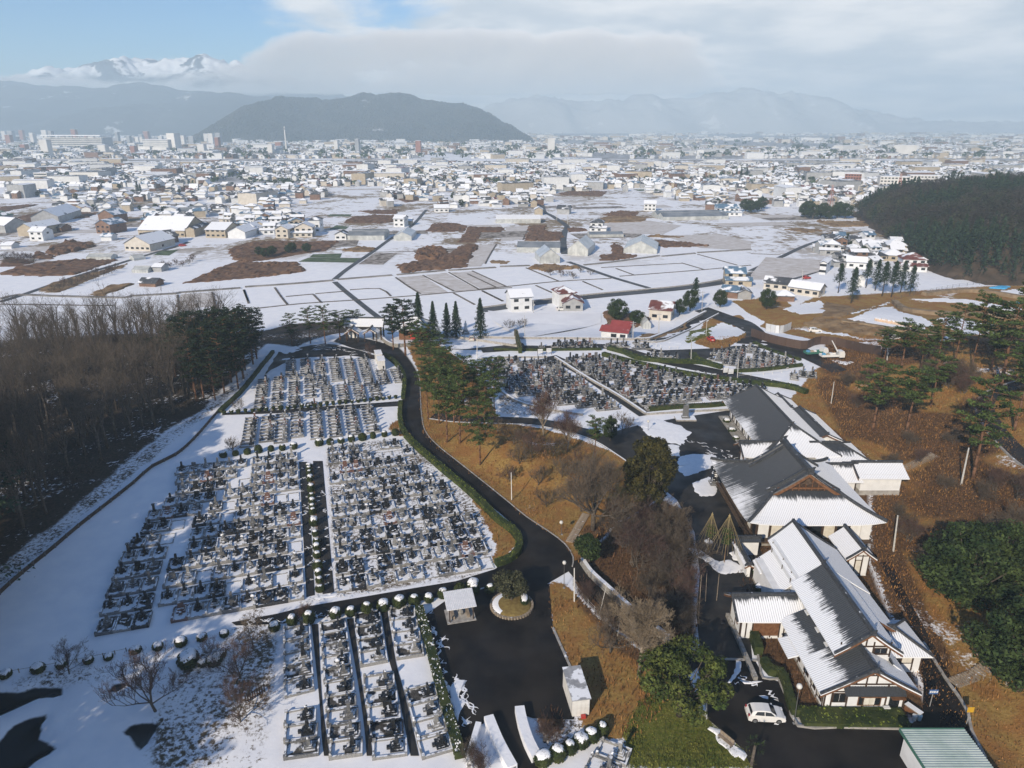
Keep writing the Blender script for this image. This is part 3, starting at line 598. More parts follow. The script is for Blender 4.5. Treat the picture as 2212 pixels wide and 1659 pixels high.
def fill(polypx, tilt, pw, pd, aisle=0.0, miss=0.08, back='y', skip=None):
	P = [(v.x, v.y) for v in gp(polypx)]; c, s = math.cos(tilt), math.sin(tilt)
	uv = [(x * c + y * s, -x * s + y * c) for x, y in P]; u0, u1 = min(a for a, _ in uv), max(a for a, _ in uv); v0, v1 = min(b for _, b in uv), max(b for _, b in uv)
	v = v0 + pd / 2; r = 0
	while v < v1:
		u = u0 + pw / 2
		while u < u1:
			x, y = u * c - v * s, u * s + v * c
			if bool(inpoly(np.array([x]), np.array([y]), P)[0]) and grnd.random() > miss: far_grave(Vector((x, y, 0)), tilt if back == 'y' else tilt - math.pi / 2, (pw if back == 'y' else pd) * 0.97, (pd if back == 'y' else pw) * (0.8 if back == 'y' else 0.97))
			u += pw + (aisle if back != 'y' else 0)
		v += pd + (aisle if back == 'y' else 0); r += 1
for q in (A2((690, 300), (980, 270), (1620, 260), (1660, 400), (1960, 380), (1960, 520), (1050, 580), (1020, 450), (690, 450)), A2((390, 500), (1010, 440), (1010, 600), (390, 650)), A2((360, 670), (890, 620), (1060, 570), (1800, 540), (1820, 690), (900, 770), (360, 820)),
		  A2((250, 920), (400, 900), (380, 1210), (245, 1210)), A2((430, 890), (560, 870), (540, 1160), (410, 1170)), A2((580, 860), (700, 850), (690, 1170), (575, 1170)), A2((740, 860), (860, 850), (860, 1150), (740, 1160)), A2((940, 840), (1720, 760), (1770, 1040), (980, 1140))):
	fill(q, R(16), 2.9, 1.75, 0.9, 0.10, back='x')
for q in (A5((50, 170), (455, 158), (700, 320), (930, 480), (800, 500), (450, 440), (280, 400), (200, 380), (130, 300)), A5((520, 150), (820, 140), (1000, 200), (1400, 270), (1950, 370), (1640, 430), (1350, 450), (1110, 500), (900, 385), (680, 250))):
	fill(q, R(14), 1.9, 2.2, 0.45, 0.06)
fill(A5((1530, 120), (1760, 80), (2090, 190), (1880, 240), (1680, 230), (1450, 150)), R(-20), 1.9, 2.2, 0.5, 0.05)
fill(A5((1080, 140), (1170, 120), (1370, 165), (1300, 180), (1160, 165)), R(-5), 1.9, 2.2, 0.6, 0.05)
fill(A5((400, 60), (720, 55), (1120, 60), (1120, 100), (800, 95), (400, 100)), R(8), 1.9, 2.2, 0.6, 0.15)
fill(A5((2020, 260), (2160, 230), (2180, 300), (2050, 300)), R(-20), 2.2, 2.4, 0.6, 0.2)
tag(mbs.build('distant_graves', [GR_L, GR_M, GR_D, GR_P]), 'hundreds of small graves in the further cemetery blocks', kind='stuff')
# ================================================================ temple buildings
TP = {}
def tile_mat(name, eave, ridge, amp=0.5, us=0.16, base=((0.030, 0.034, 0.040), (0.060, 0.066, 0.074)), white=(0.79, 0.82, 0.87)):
	"""Grey clay tiles with snow left on them: eave / ridge give how much of the snow still lies at the foot and at the top of the slope."""
	TP[name] = (eave, ridge, amp, us)
	M = bpy.data.materials.new(name); M.use_nodes = True; nt = M.node_tree; N = nt.nodes.new; L = nt.links.new; b = nt.nodes['Principled BSDF']
	uv = N('ShaderNodeUVMap'); uv.uv_map = 'slope'; sp = N('ShaderNodeSeparateXYZ'); L(uv.outputs[0], sp.inputs[0])
	def noise(su, sv, det):
		mp = N('ShaderNodeMapping'); mp.inputs['Scale'].default_value = (su, sv, 1); L(uv.outputs[0], mp.inputs[0])
		gi = N('ShaderNodeObjectInfo'); mp.inputs['Location'].default_value = (random.uniform(0, 50), random.uniform(0, 50), 0)
		n = N('ShaderNodeTexNoise'); n.inputs['Scale'].default_value = 1; n.inputs['Detail'].default_value = det; n.inputs['Roughness'].default_value = 0.6; L(mp.outputs[0], n.inputs['Vector']); return n.outputs['Fac']
	def ma(op, a, c, cl=False):
		n = N('ShaderNodeMath'); n.operation = op; n.use_clamp = cl
		for i, v in enumerate((a, c)):
			if isinstance(v, (int, float)): n.inputs[i].default_value = v
			else: L(v, n.inputs[i])
		return n.outputs[0]
	bias = ma('ADD', eave, ma('MULTIPLY', sp.outputs[1], ridge - eave))
	f = ma('ADD', bias, ma('MULTIPLY', ma('SUBTRACT', noise(us, 1.6, 6), 0.5), amp * 2))
	f = ma('ADD', f, ma('MULTIPLY', ma('SUBTRACT', noise(3.2, 1.4, 4), 0.5), 0.5))
	mr = N('ShaderNodeMapRange'); mr.interpolation_type = 'SMOOTHSTEP'; mr.inputs[1].default_value = -0.06; mr.inputs[2].default_value = 0.08; L(f, mr.inputs[0])
	mx0 = N('ShaderNodeMix'); mx0.data_type = 'RGBA'; L(noise(1.5, 12, 4), mx0.inputs['Factor']); mx0.inputs['A'].default_value = (*base[0], 1); mx0.inputs['B'].default_value = (*base[1], 1)
	mx = N('ShaderNodeMix'); mx.data_type = 'RGBA'; L(mr.outputs[0], mx.inputs['Factor']); L(mx0.outputs['Result'], mx.inputs['A']); mx.inputs['B'].default_value = (*white, 1); L(mx.outputs['Result'], b.inputs['Base Color'])
	rr = N('ShaderNodeMapRange'); rr.inputs[3].default_value = 0.42; rr.inputs[4].default_value = 0.9; L(mr.outputs[0], rr.inputs[0]); L(rr.outputs[0], b.inputs['Roughness'])
	return M
T_BARE = tile_mat('tile_mostly_bare', 0.05, -0.55, 0.42, 0.10)
T_HALF = tile_mat('tile_half_snowed', 0.38, -0.50, 0.36, 0.2)
T_MOST = tile_mat('tile_mostly_snowed', 0.7, -0.12, 0.34, 0.2)
T_SKIRT = tile_mat('tile_skirt', 0.85, -0.22, 0.2)
T_FULL = tile_mat('tile_snowed', 0.85, 0.22, 0.32)
RIDGE = mat('ridge_tile', (0.030, 0.033, 0.038), (0.065, 0.07, 0.078), 3.0, 0.5, snow=0.12)
PLAST = mat('white_plaster', (0.66, 0.68, 0.70), (0.76, 0.78, 0.80), 0.8, 0.9)
TIMBER = mat('dark_timber', (0.035, 0.022, 0.016), (0.07, 0.045, 0.03), 4, 0.7)
BROWNW = mat('brown_timber', (0.12, 0.055, 0.025), (0.20, 0.10, 0.05), 3, 0.6)
SOFFIT = mat('eave_boards', (0.06, 0.04, 0.028), (0.11, 0.075, 0.05), 3, 0.8)
GLASS = mat('dark_glass', (0.015, 0.018, 0.022), None, rough=0.08, spec=0.6)
SHOJI = mat('paper_screen', (0.55, 0.53, 0.47), (0.66, 0.64, 0.58), 2, 0.9)
STONE = mat('foundation_stone', (0.22, 0.21, 0.19), (0.34, 0.33, 0.31), 2, 0.9, 0.2, 12, snow=0.15)
RIBM = {}
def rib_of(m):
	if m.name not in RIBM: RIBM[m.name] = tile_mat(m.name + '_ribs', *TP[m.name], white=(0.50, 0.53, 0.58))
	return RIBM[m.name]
def set_uv(o, uvs):
	l = o.data.uv_layers.new(name='slope'); vi = np.zeros(len(o.data.loops), np.int32); o.data.loops.foreach_get('vertex_index', vi)
	l.data.foreach_set('uv', np.array(uvs, np.float32)[vi].ravel())
def slope(parent, org, e, d, width, zf, run, m, hl=0, hr=0, sl=1e9, sr=1e9, spacing=0.29, rib=0.042, lift=0.0, thick=0.16, ns=8):
	"""One roof slope as seen from its eave: org = left end of the eave, e = along the eave, d = level direction up the slope. zf(s) = height at s metres in. hl / hr = hip cut at the ends up to sl / sr."""
	org, e, d = Vector(org), Vector(e), Vector(d)
	bl = lambda s: hl * min(s, sl); br = lambda s: width - hr * min(s, sr)
	def pt(u, s, dz=0.0):
		q = org + e * u + d * s; t = s / run
		return (q.x, q.y, org.z + zf(s) + lift * abs(2 * u / width - 1) ** 5 * (1 - t) ** 2 + dz)
	S_ = sorted(set([run * k / ns for k in range(ns + 1)] + [v for v in (sl, sr) if v < run])); nu = 10; mb = MB(); uv = []; vs = []
	for dz in (0, -thick):
		for s in S_:
			for k in range(nu + 1):
				u = bl(s) + (br(s) - bl(s)) * k / nu; vs.append(pt(u, s, dz)); uv.append((u, s / run))
	w = nu + 1; n = len(S_); off = n * w; fs = []
	for i in range(n - 1):
		for k in range(nu):
			a = i * w + k; fs.append((a, a + 1, a + w + 1, a + w)); b_ = off + a; fs.append((b_, b_ + w, b_ + w + 1, b_ + 1))
	for k in range(nu): fs.append((k, off + k, off + k + 1, k + 1))
	for i in range(n - 1):
		for k in (0, nu): a = i * w + k; fs.append((a, a + w, off + a + w, off + a))
	mb.add(vs, fs); o = mb.build('roof_slope', m, parent, smooth=False); set_uv(o, uv)
	mb = MB(); uv = []; nr = int(width / spacing)
	for r in range(nr + 1):
		u = (r + 0.5) * width / (nr + 1); smax = run
		if hl and u < hl * min(run, sl): smax = min(smax, u / hl)
		if hr and (width - u) < hr * min(run, sr): smax = min(smax, (width - u) / hr)
		if smax < 0.3: continue
		ks = max(2, int(ns * smax / run)); vs = []
		for k in range(ks + 1):
			s = smax * k / ks
			for du, dz in ((-rib, 0.0), (-rib * 0.6, rib * 1.0), (rib * 0.6, rib * 1.0), (rib, 0.0)):
				p = Vector(pt(u, s, dz)) + e * du; vs.append(p); uv.append((u + du, s / run))
		fs = [(k * 4 + j, k * 4 + j + 1, k * 4 + j + 5, k * 4 + j + 4) for k in range(ks) for j in range(3)] + [(0, 1, 2, 3)]
		mb.add(vs, fs)
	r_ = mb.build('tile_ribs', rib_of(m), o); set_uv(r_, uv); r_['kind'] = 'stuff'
	return o
def concave(rise, run, c=0.22): return lambda s: rise * ((s / run) + c * ((s / run) ** 2 - (s / run)))
def beam(parent, name, pts, w, h, m, dz=0.0, smooth=False):
	"""A square-section bar through points."""
	P = [Vector(p) for p in pts]; mb = MB(); vs = []
	for i, p in enumerate(P):
		t = P[min(i + 1, len(P) - 1)] - P[max(i - 1, 0)]; side = Vector((-t.y, t.x, 0)); side = side.normalized() if side.length > 1e-6 else Vector((1, 0, 0))
		for a, b in ((-1, 0), (1, 0), (0.75, 1), (-0.75, 1)): vs.append(p + side * (a * w / 2) + Vector((0, 0, dz + b * h)))
	fs = []
	for i in range(len(P) - 1):
		for k in range(4): fs.append((i * 4 + k, i * 4 + (k + 1) % 4, (i + 1) * 4 + (k + 1) % 4, (i + 1) * 4 + k))
	n = 4 * (len(P) - 1); fs += [(3, 2, 1, 0), (n, n + 1, n + 2, n + 3)]
	return mb.add(vs, fs).build(name, m, parent)
def ridge_end(parent, p, s=1.0):
	"""Ogre tile: a shield with horns standing on the end of a ridge."""
	mb = MB(); x, y, z = p
	mb.add([(x - 0.42 * s, y - 0.1, z - 0.15), (x + 0.42 * s, y - 0.1, z - 0.15), (x + 0.36 * s, y - 0.1, z + 0.55 * s), (x + 0.5 * s, y - 0.1, z + 0.85 * s), (x, y - 0.1, z + 0.72 * s), (x - 0.5 * s, y - 0.1, z + 0.85 * s), (x - 0.36 * s, y - 0.1, z + 0.55 * s),
			(x - 0.42 * s, y + 0.12, z - 0.15), (x + 0.42 * s, y + 0.12, z - 0.15), (x + 0.36 * s, y + 0.12, z + 0.55 * s), (x + 0.5 * s, y + 0.12, z + 0.85 * s), (x, y + 0.12, z + 0.72 * s), (x - 0.5 * s, y + 0.12, z + 0.85 * s), (x - 0.36 * s, y + 0.12, z + 0.55 * s)],
		   [(0, 1, 2, 3, 4, 5, 6), (13, 12, 11, 10, 9, 8, 7)] + [(i, i + 7, (i + 1) % 7 + 7, (i + 1) % 7) for i in range(7)])
	return mb.build('ridge_ornament', RIDGE, parent)
def wall_box(parent, x0, x1, y0, y1, z0, z1, m=PLAST, name='wall'): return MB().box(x0, x1, y0, y1, z0, z1).build(name, m, parent)
def gable_panel(parent, axis, pos, a0, a1, z0, zr, m, name='gable_wall', t=0.12, ac=None):
	ac = (a0 + a1) / 2 if ac is None else ac; mb = MB()
	if axis == 'y': f = lambda a, k, z: (a, pos + k, z)
	else: f = lambda a, k, z: (pos + k, a, z)
	mb.add([f(a0, 0, z0), f(a1, 0, z0), f(ac, 0, zr), f(a0, t, z0), f(a1, t, z0), f(ac, t, zr)], [(0, 1, 2), (5, 4, 3), (0, 3, 4, 1), (1, 4, 5, 2), (2, 5, 3, 0)])
	return mb.build(name, m, parent)
def posts_front(parent, xs, y, z0, z1, w=0.16, m=None, face=-1):
	for x in xs: MB().box(x - w / 2, x + w / 2, y - 0.05, y + 0.05, z0, z1).build('post', m or TIMBER, parent)
def posts_side(parent, ys, x, z0, z1, w=0.16, m=None):
	for y in ys: MB().box(x - 0.05, x + 0.05, y - w / 2, y + w / 2, z0, z1).build('post', m or TIMBER, parent)
def rail(parent, x0, x1, y0, y1, z, h=0.14, m=None, name='timber_rail'):
	MB().box(min(x0, x1) - 0.06, max(x0, x1) + 0.06, min(y0, y1) - 0.06, max(y0, y1) + 0.06, z, z + h).build(name, m or TIMBER, parent)
def window(parent, x0, x1, y, z0, z1, panes=2, m=GLASS, frame=TIMBER, side=None):
	"""A framed window standing proud of a wall that faces the viewer (or, with side = -1 / 1, of a wall that faces left / right)."""
	def bx(mb, a0, a1, k0, k1, c0, c1): return mb.box(a0, a1, y + k0, y + k1, c0, c1) if side is None else mb.box(y + min(-k0 * side, -k1 * side), y + max(-k0 * side, -k1 * side), a0, a1, c0, c1)
	mb = MB(); t = 0.08
	bx(mb, x0 - t, x1 + t, -0.07, 0.02, z1, z1 + t); bx(mb, x0 - t, x1 + t, -0.09, 0.02, z0 - t, z0); bx(mb, x0 - t, x0, -0.07, 0.02, z0, z1); bx(mb, x1, x1 + t, -0.07, 0.02, z0, z1)
	o = mb.build('window', frame, parent); w = (x1 - x0) / panes
	for k in range(panes): bx(MB(), x0 + k * w + 0.025, x0 + (k + 1) * w - 0.025, -0.045, 0.01, z0 + 0.01, z1 - 0.01).build('pane', m[k % len(m)] if isinstance(m, list) else m, o)
	return o
def gable_roof(parent, x0, x1, y0, y1, ze, zr, axis, ml, mr, xc=None, c=0.12, ridge=True, lift=0.0, zer=None, front=True, back=False, hip0=0, hip1=0, spacing=0.29, barge=BROWNW, rib=0.042):
	"""axis y: ridge runs away from the viewer; ml / mr = left and right slopes. axis x: ml = slope towards the viewer, mr = slope away."""
	zer = ze if zer is None else zer
	if axis == 'y':
		xc = (x0 + x1) / 2 if xc is None else xc; rl, rr = xc - x0, x1 - xc; W = y1 - y0
		fl, fr = concave(zr - ze, rl, c), concave(zr - zer, rr, c)
		slope(parent, (x0, y1, ze), (0, -1, 0), (1, 0, 0), W, fl, rl, ml, hip1, hip0, lift=lift, spacing=spacing, rib=rib); slope(parent, (x1, y0, zer), (0, 1, 0), (-1, 0, 0), W, fr, rr, mr, hip0, hip1, lift=lift, spacing=spacing, rib=rib)
		ya, yb = y0 + hip0 * rl, y1 - hip1 * rl
		if hip0: slope(parent, (x0, y0, ze), (1, 0, 0), (0, 1, 0), x1 - x0, fl, rl, ml if hip0 is True else T_MOST, 1, 1, lift=lift, spacing=spacing, rib=rib)
		if hip1: slope(parent, (x1, y1, ze), (-1, 0, 0), (0, -1, 0), x1 - x0, fl, rl, mr, 1, 1, lift=lift, spacing=spacing, rib=rib)
		if ridge:
			beam(parent, 'ridge', [(xc, ya - 0.15, zr - 0.05), (xc, yb + 0.15, zr - 0.05)], 0.42, 0.42, RIDGE); ridge_end(parent, (xc, ya - 0.15, zr + 0.05), 0.6)
		for y, on, hp in ((y0, front, hip0), (y1, back, hip1)):
			for sgn, r_, f, xs in ((1, rl, fl, x0), (-1, rr, fr, x1)):
				pts = [(xs + sgn * s, (y + 0.12) if not hp else y + (s if y == y0 else -s), (ze if sgn > 0 else zer) + f(s)) for s in np.linspace(0, r_, 7)]
				if hp: beam(parent, 'hip_ridge', pts, 0.3, 0.3, RIDGE)
				elif on:
					beam(parent, 'verge_tiles', pts, 0.34, 0.2, RIDGE, 0.02); beam(parent, 'bargeboard', [(p[0], y + 0.05, p[2] - 0.42) for p in pts], 0.12, 0.34, barge)
	else:
		yc = (y0 + y1) / 2 if xc is None else xc; rl, rr = yc - y0, y1 - yc; W = x1 - x0; fl, fr = concave(zr - ze, rl, c), concave(zr - zer, rr, c)
		slope(parent, (x0, y0, ze), (1, 0, 0), (0, 1, 0), W, fl, rl, ml, hip0, hip1, lift=lift, spacing=spacing, rib=rib); slope(parent, (x1, y1, zer), (-1, 0, 0), (0, -1, 0), W, fr, rr, mr, hip1, hip0, lift=lift, spacing=spacing, rib=rib)
		if hip0: slope(parent, (x0, y1, ze), (0, -1, 0), (1, 0, 0), y1 - y0, fl, rl, ml, 1, 1, spacing=spacing, rib=rib)
		if hip1: slope(parent, (x1, y0, ze), (0, 1, 0), (-1, 0, 0), y1 - y0, fl, rl, mr, 1, 1, spacing=spacing, rib=rib)
		if ridge: beam(parent, 'ridge', [(x0 + hip0 * rl - 0.12, yc, zr - 0.05), (x1 - hip1 * rl + 0.12, yc, zr - 0.05)], 0.42, 0.4, RIDGE)
		for x, on, hp in ((x0, front, hip0), (x1, back, hip1)):
			for sgn, r_, f, ys in ((1, rl, fl, y0), (-1, rr, fr, y1)):
				pts = [((x if not hp else x + (s if x == x0 else -s)), ys + sgn * s, (ze if sgn > 0 else zer) + f(s)) for s in np.linspace(0, r_, 6)]
				if hp: beam(parent, 'hip_ridge', pts, 0.28, 0.26, RIDGE)
				elif on: beam(parent, 'verge_tiles', pts, 0.3, 0.18, RIDGE, 0.02); beam(parent, 'bargeboard', [(p[0], p[1], p[2] - 0.36) for p in pts], 0.1, 0.28, barge)
def bld(name, label, x, y):
	o = empty(name, (0, 0, 0.02), 0, label, 'building'); return o
# ---- main hall with hip-and-gable roof
def main_hall():
	t = bld('temple_hall', 'large temple main hall with grey tiled hip and gable roof half under snow', 45, 100)
	X0, X1, Y0, Y1, ZE, ZR = 35.4, 56.2, 93.0, 114.5, 4.6, 10.7; XC = (X0 + X1) / 2; RUN = XC - X0; SG = 5.6; zf = concave(ZR - ZE, RUN, 0.34); L_ = 0.55
	slope(t, (X0, Y1, ZE), (0, -1, 0), (1, 0, 0), Y1 - Y0, zf, RUN, T_BARE, 1, 1, SG, SG, lift=L_, ns=12, spacing=0.28)
	slope(t, (X1, Y0, ZE), (0, 1, 0), (-1, 0, 0), Y1 - Y0, zf, RUN, T_FULL, 1, 1, SG, SG, lift=L_, ns=12, spacing=0.28)
	zs = lambda s: zf(s)
	slope(t, (X0, Y0, ZE), (1, 0, 0), (0, 1, 0), X1 - X0, zs, SG, T_SKIRT, 1, 1, lift=L_, ns=8, spacing=0.28)
	slope(t, (X1, Y1, ZE), (-1, 0, 0), (0, -1, 0), X1 - X0, zs, SG, T_FULL, 1, 1, lift=L_, ns=8, spacing=0.28)
	yg0, yg1 = Y0 + SG, Y1 - SG
	# great ridge with its ornaments
	for k, (w, z0, h) in enumerate(((0.75, -0.05, 0.35), (0.6, 0.3, 0.35), (0.75, 0.65, 0.14))): beam(t, 'ridge_course', [(XC, yg0 - 0.75, ZR + z0 + 0.12), (XC, yg0 + 2, ZR + z0), (XC, yg1 - 2, ZR + z0), (XC, yg1 + 0.5, ZR + z0 + 0.12)], w, h, RIDGE)
	ridge_end(t, (XC, yg0 - 0.85, ZR + 0.1), 1.3); ridge_end(t, (XC, yg1 + 0.6, ZR + 0.1), 1.3)
	for sx, xs in ((1, X0), (-1, X1)):
		for yg, yy, sg in ((yg0, Y0, 1), (yg1, Y1, -1)):
			beam(t, 'hip_ridge', [(xs + sx * s, yy + sg * s, ZE + zf(s) + L_ * (1 - s / SG) ** 2 * 0.9) for s in np.linspace(0, SG, 6)], 0.42, 0.42, RIDGE)
			beam(t, 'descending_ridge', [(xs + sx * s, yg + sg * 0.9, ZE + zf(s) + 0.03) for s in np.linspace(SG - 1.0, RUN - 0.3, 7)], 0.4, 0.4, RIDGE)
			beam(t, 'verge_tiles', [(xs + sx * s, yg - sg * 0.35, ZE + zf(s)) for s in np.linspace(SG - 0.9, RUN, 8)], 0.8, 0.16, RIDGE, 0.0)
			if sg > 0: beam(t, 'bargeboard', [(xs + sx * s, yg - 0.62, ZE + zf(s) - 0.62) for s in np.linspace(SG - 0.7, RUN, 8)], 0.16, 0.55, BROWNW)
	gx0, gx1 = X0 + SG - 0.2, X1 - SG + 0.2; zg = ZE + zf(SG) - 0.25
	gable_panel(t, 'y', yg0 + 0.15, gx0, gx1, zg, ZR - 0.3, TIMBER)
	for k in range(9):      # lattice of the gable
		x = gx0 + (gx1 - gx0) * (k + 1) / 10; zt = zg + (ZR - 0.5 - zg) * (1 - abs(x - XC) / ((gx1 - gx0) / 2)); MB().box(x - 0.06, x + 0.06, yg0 + 0.05, yg0 + 0.14, zg, zt).build('lattice_bar', BROWNW, t)
	mb = MB(); z = ZR - 1.7
	mb.add([(XC + a, yg0 - 0.5 + k, z + b) for k in (0, 0.15) for a, b in ((0, -0.5), (0.35, -0.15), (0.85, -0.2), (0.5, 0.15), (0.25, 0.5), (0, 0.75), (-0.25, 0.5), (-0.5, 0.15), (-0.85, -0.2), (-0.35, -0.15))], [tuple(range(10)), tuple(range(19, 9, -1))] + [(i, i + 10, (i + 1) % 10 + 10, (i + 1) % 10) for i in range(10)])
	mb.build('gable_pendant', SOFFIT, t); MB().box(gx0 + 0.6, gx1 - 0.6, yg0 - 0.05, yg0 + 0.12, zg + 0.55, zg + 0.8).build('gable_beam', BROWNW, t)
	# body
	i = 2.3; wall_box(t, X0 + i, X1 - i, Y0 + i, Y1 - i, 0.9, ZE + 0.4, SOFFIT); MB().box(X0 + 1.0, X1 - 1.0, Y0 + 1.0, Y1 - 1.0, 0.75, 0.9).build('veranda_floor', SOFFIT, t); MB().box(X0 + 1.6, X1 - 1.6, Y0 + 1.6, Y1 - 1.6, -0.1, 0.75).build('foundation', STONE, t)
	MB().box(X0 + 0.5, X1 - 0.5, Y0 + 0.5, Y1 - 0.5, ZE - 0.1, ZE + 0.12).build('eave_boarding', SOFFIT, t)
	n = 8
	for k in range(n + 1):
		x = X0 + i + (X1 - X0 - 2 * i) * k / n; MB().box(x - 0.14, x + 0.14, Y0 + i - 0.16, Y0 + i + 0.12, 0.9, ZE + 0.3).build('post', TIMBER, t)
		if k < n:
			w = (X1 - X0 - 2 * i) / n; MB().box(x + 0.2, x + w - 0.2, Y0 + i - 0.06, Y0 + i + 0.02, 1.0, 3.4).build('screen_panel', [PLAST, SHOJI, GLASS, GLASS, GLASS, SHOJI, GLASS, PLAST][k], t)
	for k in range(n + 1):
		y = Y0 + i + (Y1 - Y0 - 2 * i) * k / n; MB().box(X0 + i - 0.16, X0 + i + 0.12, y - 0.14, y + 0.14, 0.9, ZE + 0.3).build('post', TIMBER, t)
		if k < n: w = (Y1 - Y0 - 2 * i) / n; MB().box(X0 + i - 0.06, X0 + i + 0.02, y + 0.2, y + w - 0.2, 1.0, 3.4).build('screen_panel', SHOJI if k % 2 else GLASS, t)
	wall_box(t, X1 - 2.6, X1 - 1.1, Y0 + 1.9, Y0 + 2.15, 0.4, ZE, PLAST, 'end_wall')
	for x in (X0 + 0.55, X1 - 0.55): beam(t, 'veranda_rail', [(x + (0.6 if x < 45 else -0.6), Y0 + 1.1, 1.5), (x + (0.6 if x < 45 else -0.6), Y1 - 1.1, 1.5)], 0.1, 0.1, TIMBER)
main_hall()
def guest_hall():
	t = bld('guest_hall', 'long guest hall behind the main hall, its left roof slope bare and dark', 54, 130)
	gable_roof(t, 46.6, 60.6, 118.2, 146.5, 3.7, 7.3, 'y', T_BARE, T_FULL, hip0=1, lift=0.2, back=True)
	wall_box(t, 48.2, 59.2, 119.8, 145.5, 0.0, 4.0); gable_panel(t, 'y', 145.4, 48.2, 59.2, 4.0, 6.8, PLAST)
	posts_side(t, np.linspace(121, 145, 12), 48.2, 0.1, 3.9); rail(t, 48.2, 48.2, 120, 145.4, 2.4); rail(t, 48.2, 48.2, 120, 145.4, 0.3)
	for k, y in enumerate((123, 127, 131, 135, 139, 142)): window(t, y, y + 1.8, 48.2, 0.7, 2.3, 2, [SHOJI, GLASS], TIMBER, side=-1)
	MB().box(45.9, 48.0, 121, 146, -0.05, 0.35).build('stone_step', STONE, t)
	# porch
	gable_roof(t, 42.8, 50.5, 119.0, 125.0, 3.2, 5.0, 'x', T_MOST, T_MOST, c=0.15, lift=0.2)
	wall_box(t, 44.0, 50.0, 120.2, 124.2, 0.1, 3.4); posts_front(t, (44.1, 45.6, 47.2, 49), 120.15, 0.1, 3.3); posts_side(t, (120.4, 122, 124), 43.98, 0.1, 3.3)
	gable_panel(t, 'x', 43.9, 120.2, 124.2, 3.3, 4.7, PLAST, t=0.12)
	# wings to the right, stepping down the slope
	gable_roof(t, 57.4, 65.0, 126.4, 140.5, 2.9, 4.6, 'y', T_HALF, T_FULL, hip0=0, back=True); wall_box(t, 58.4, 64.2, 127.2, 139.8, -0.1, 3.0)
	gable_panel(t, 'y', 127.3, 58.4, 64.2, 3.0, 4.2, PLAST); posts_front(t, (58.6, 60.5, 62.3, 64.1), 127.18, 0, 3)
	gable_roof(t, 55.8, 65.6, 117.2, 125.6, 3.2, 5.1, 'x', T_HALF, T_FULL, hip1=1, front=False); wall_box(t, 57, 64.6, 118.2, 124.6, -0.1, 3.3); posts_front(t, (57.2, 59.2, 61.2, 63, 64.5), 118.16, 0, 3.2)
	for x in (57.6, 59.7, 61.5): window(t, x, x + 1.1, 118.18, 0.9, 2.3, 2)
	gable_roof(t, 56.6, 63.0, 141.5, 149.5, 2.8, 4.2, 'y', T_FULL, T_FULL, back=True); wall_box(t, 57.4, 62.2, 142.2, 148.8, -0.1, 2.9); gable_panel(t, 'y', 142.2, 57.4, 62.2, 2.9, 4.0, PLAST)
	gable_roof(t, 51.5, 60.8, 109.6, 116.0, 3.0, 4.9, 'x', T_MOST, T_FULL); wall_box(t, 52.0, 60.0, 110.6, 115.2, -0.1, 3.2); posts_front(t, (53, 55.5, 58, 59.9), 110.55, 0, 3.1)
guest_hall()
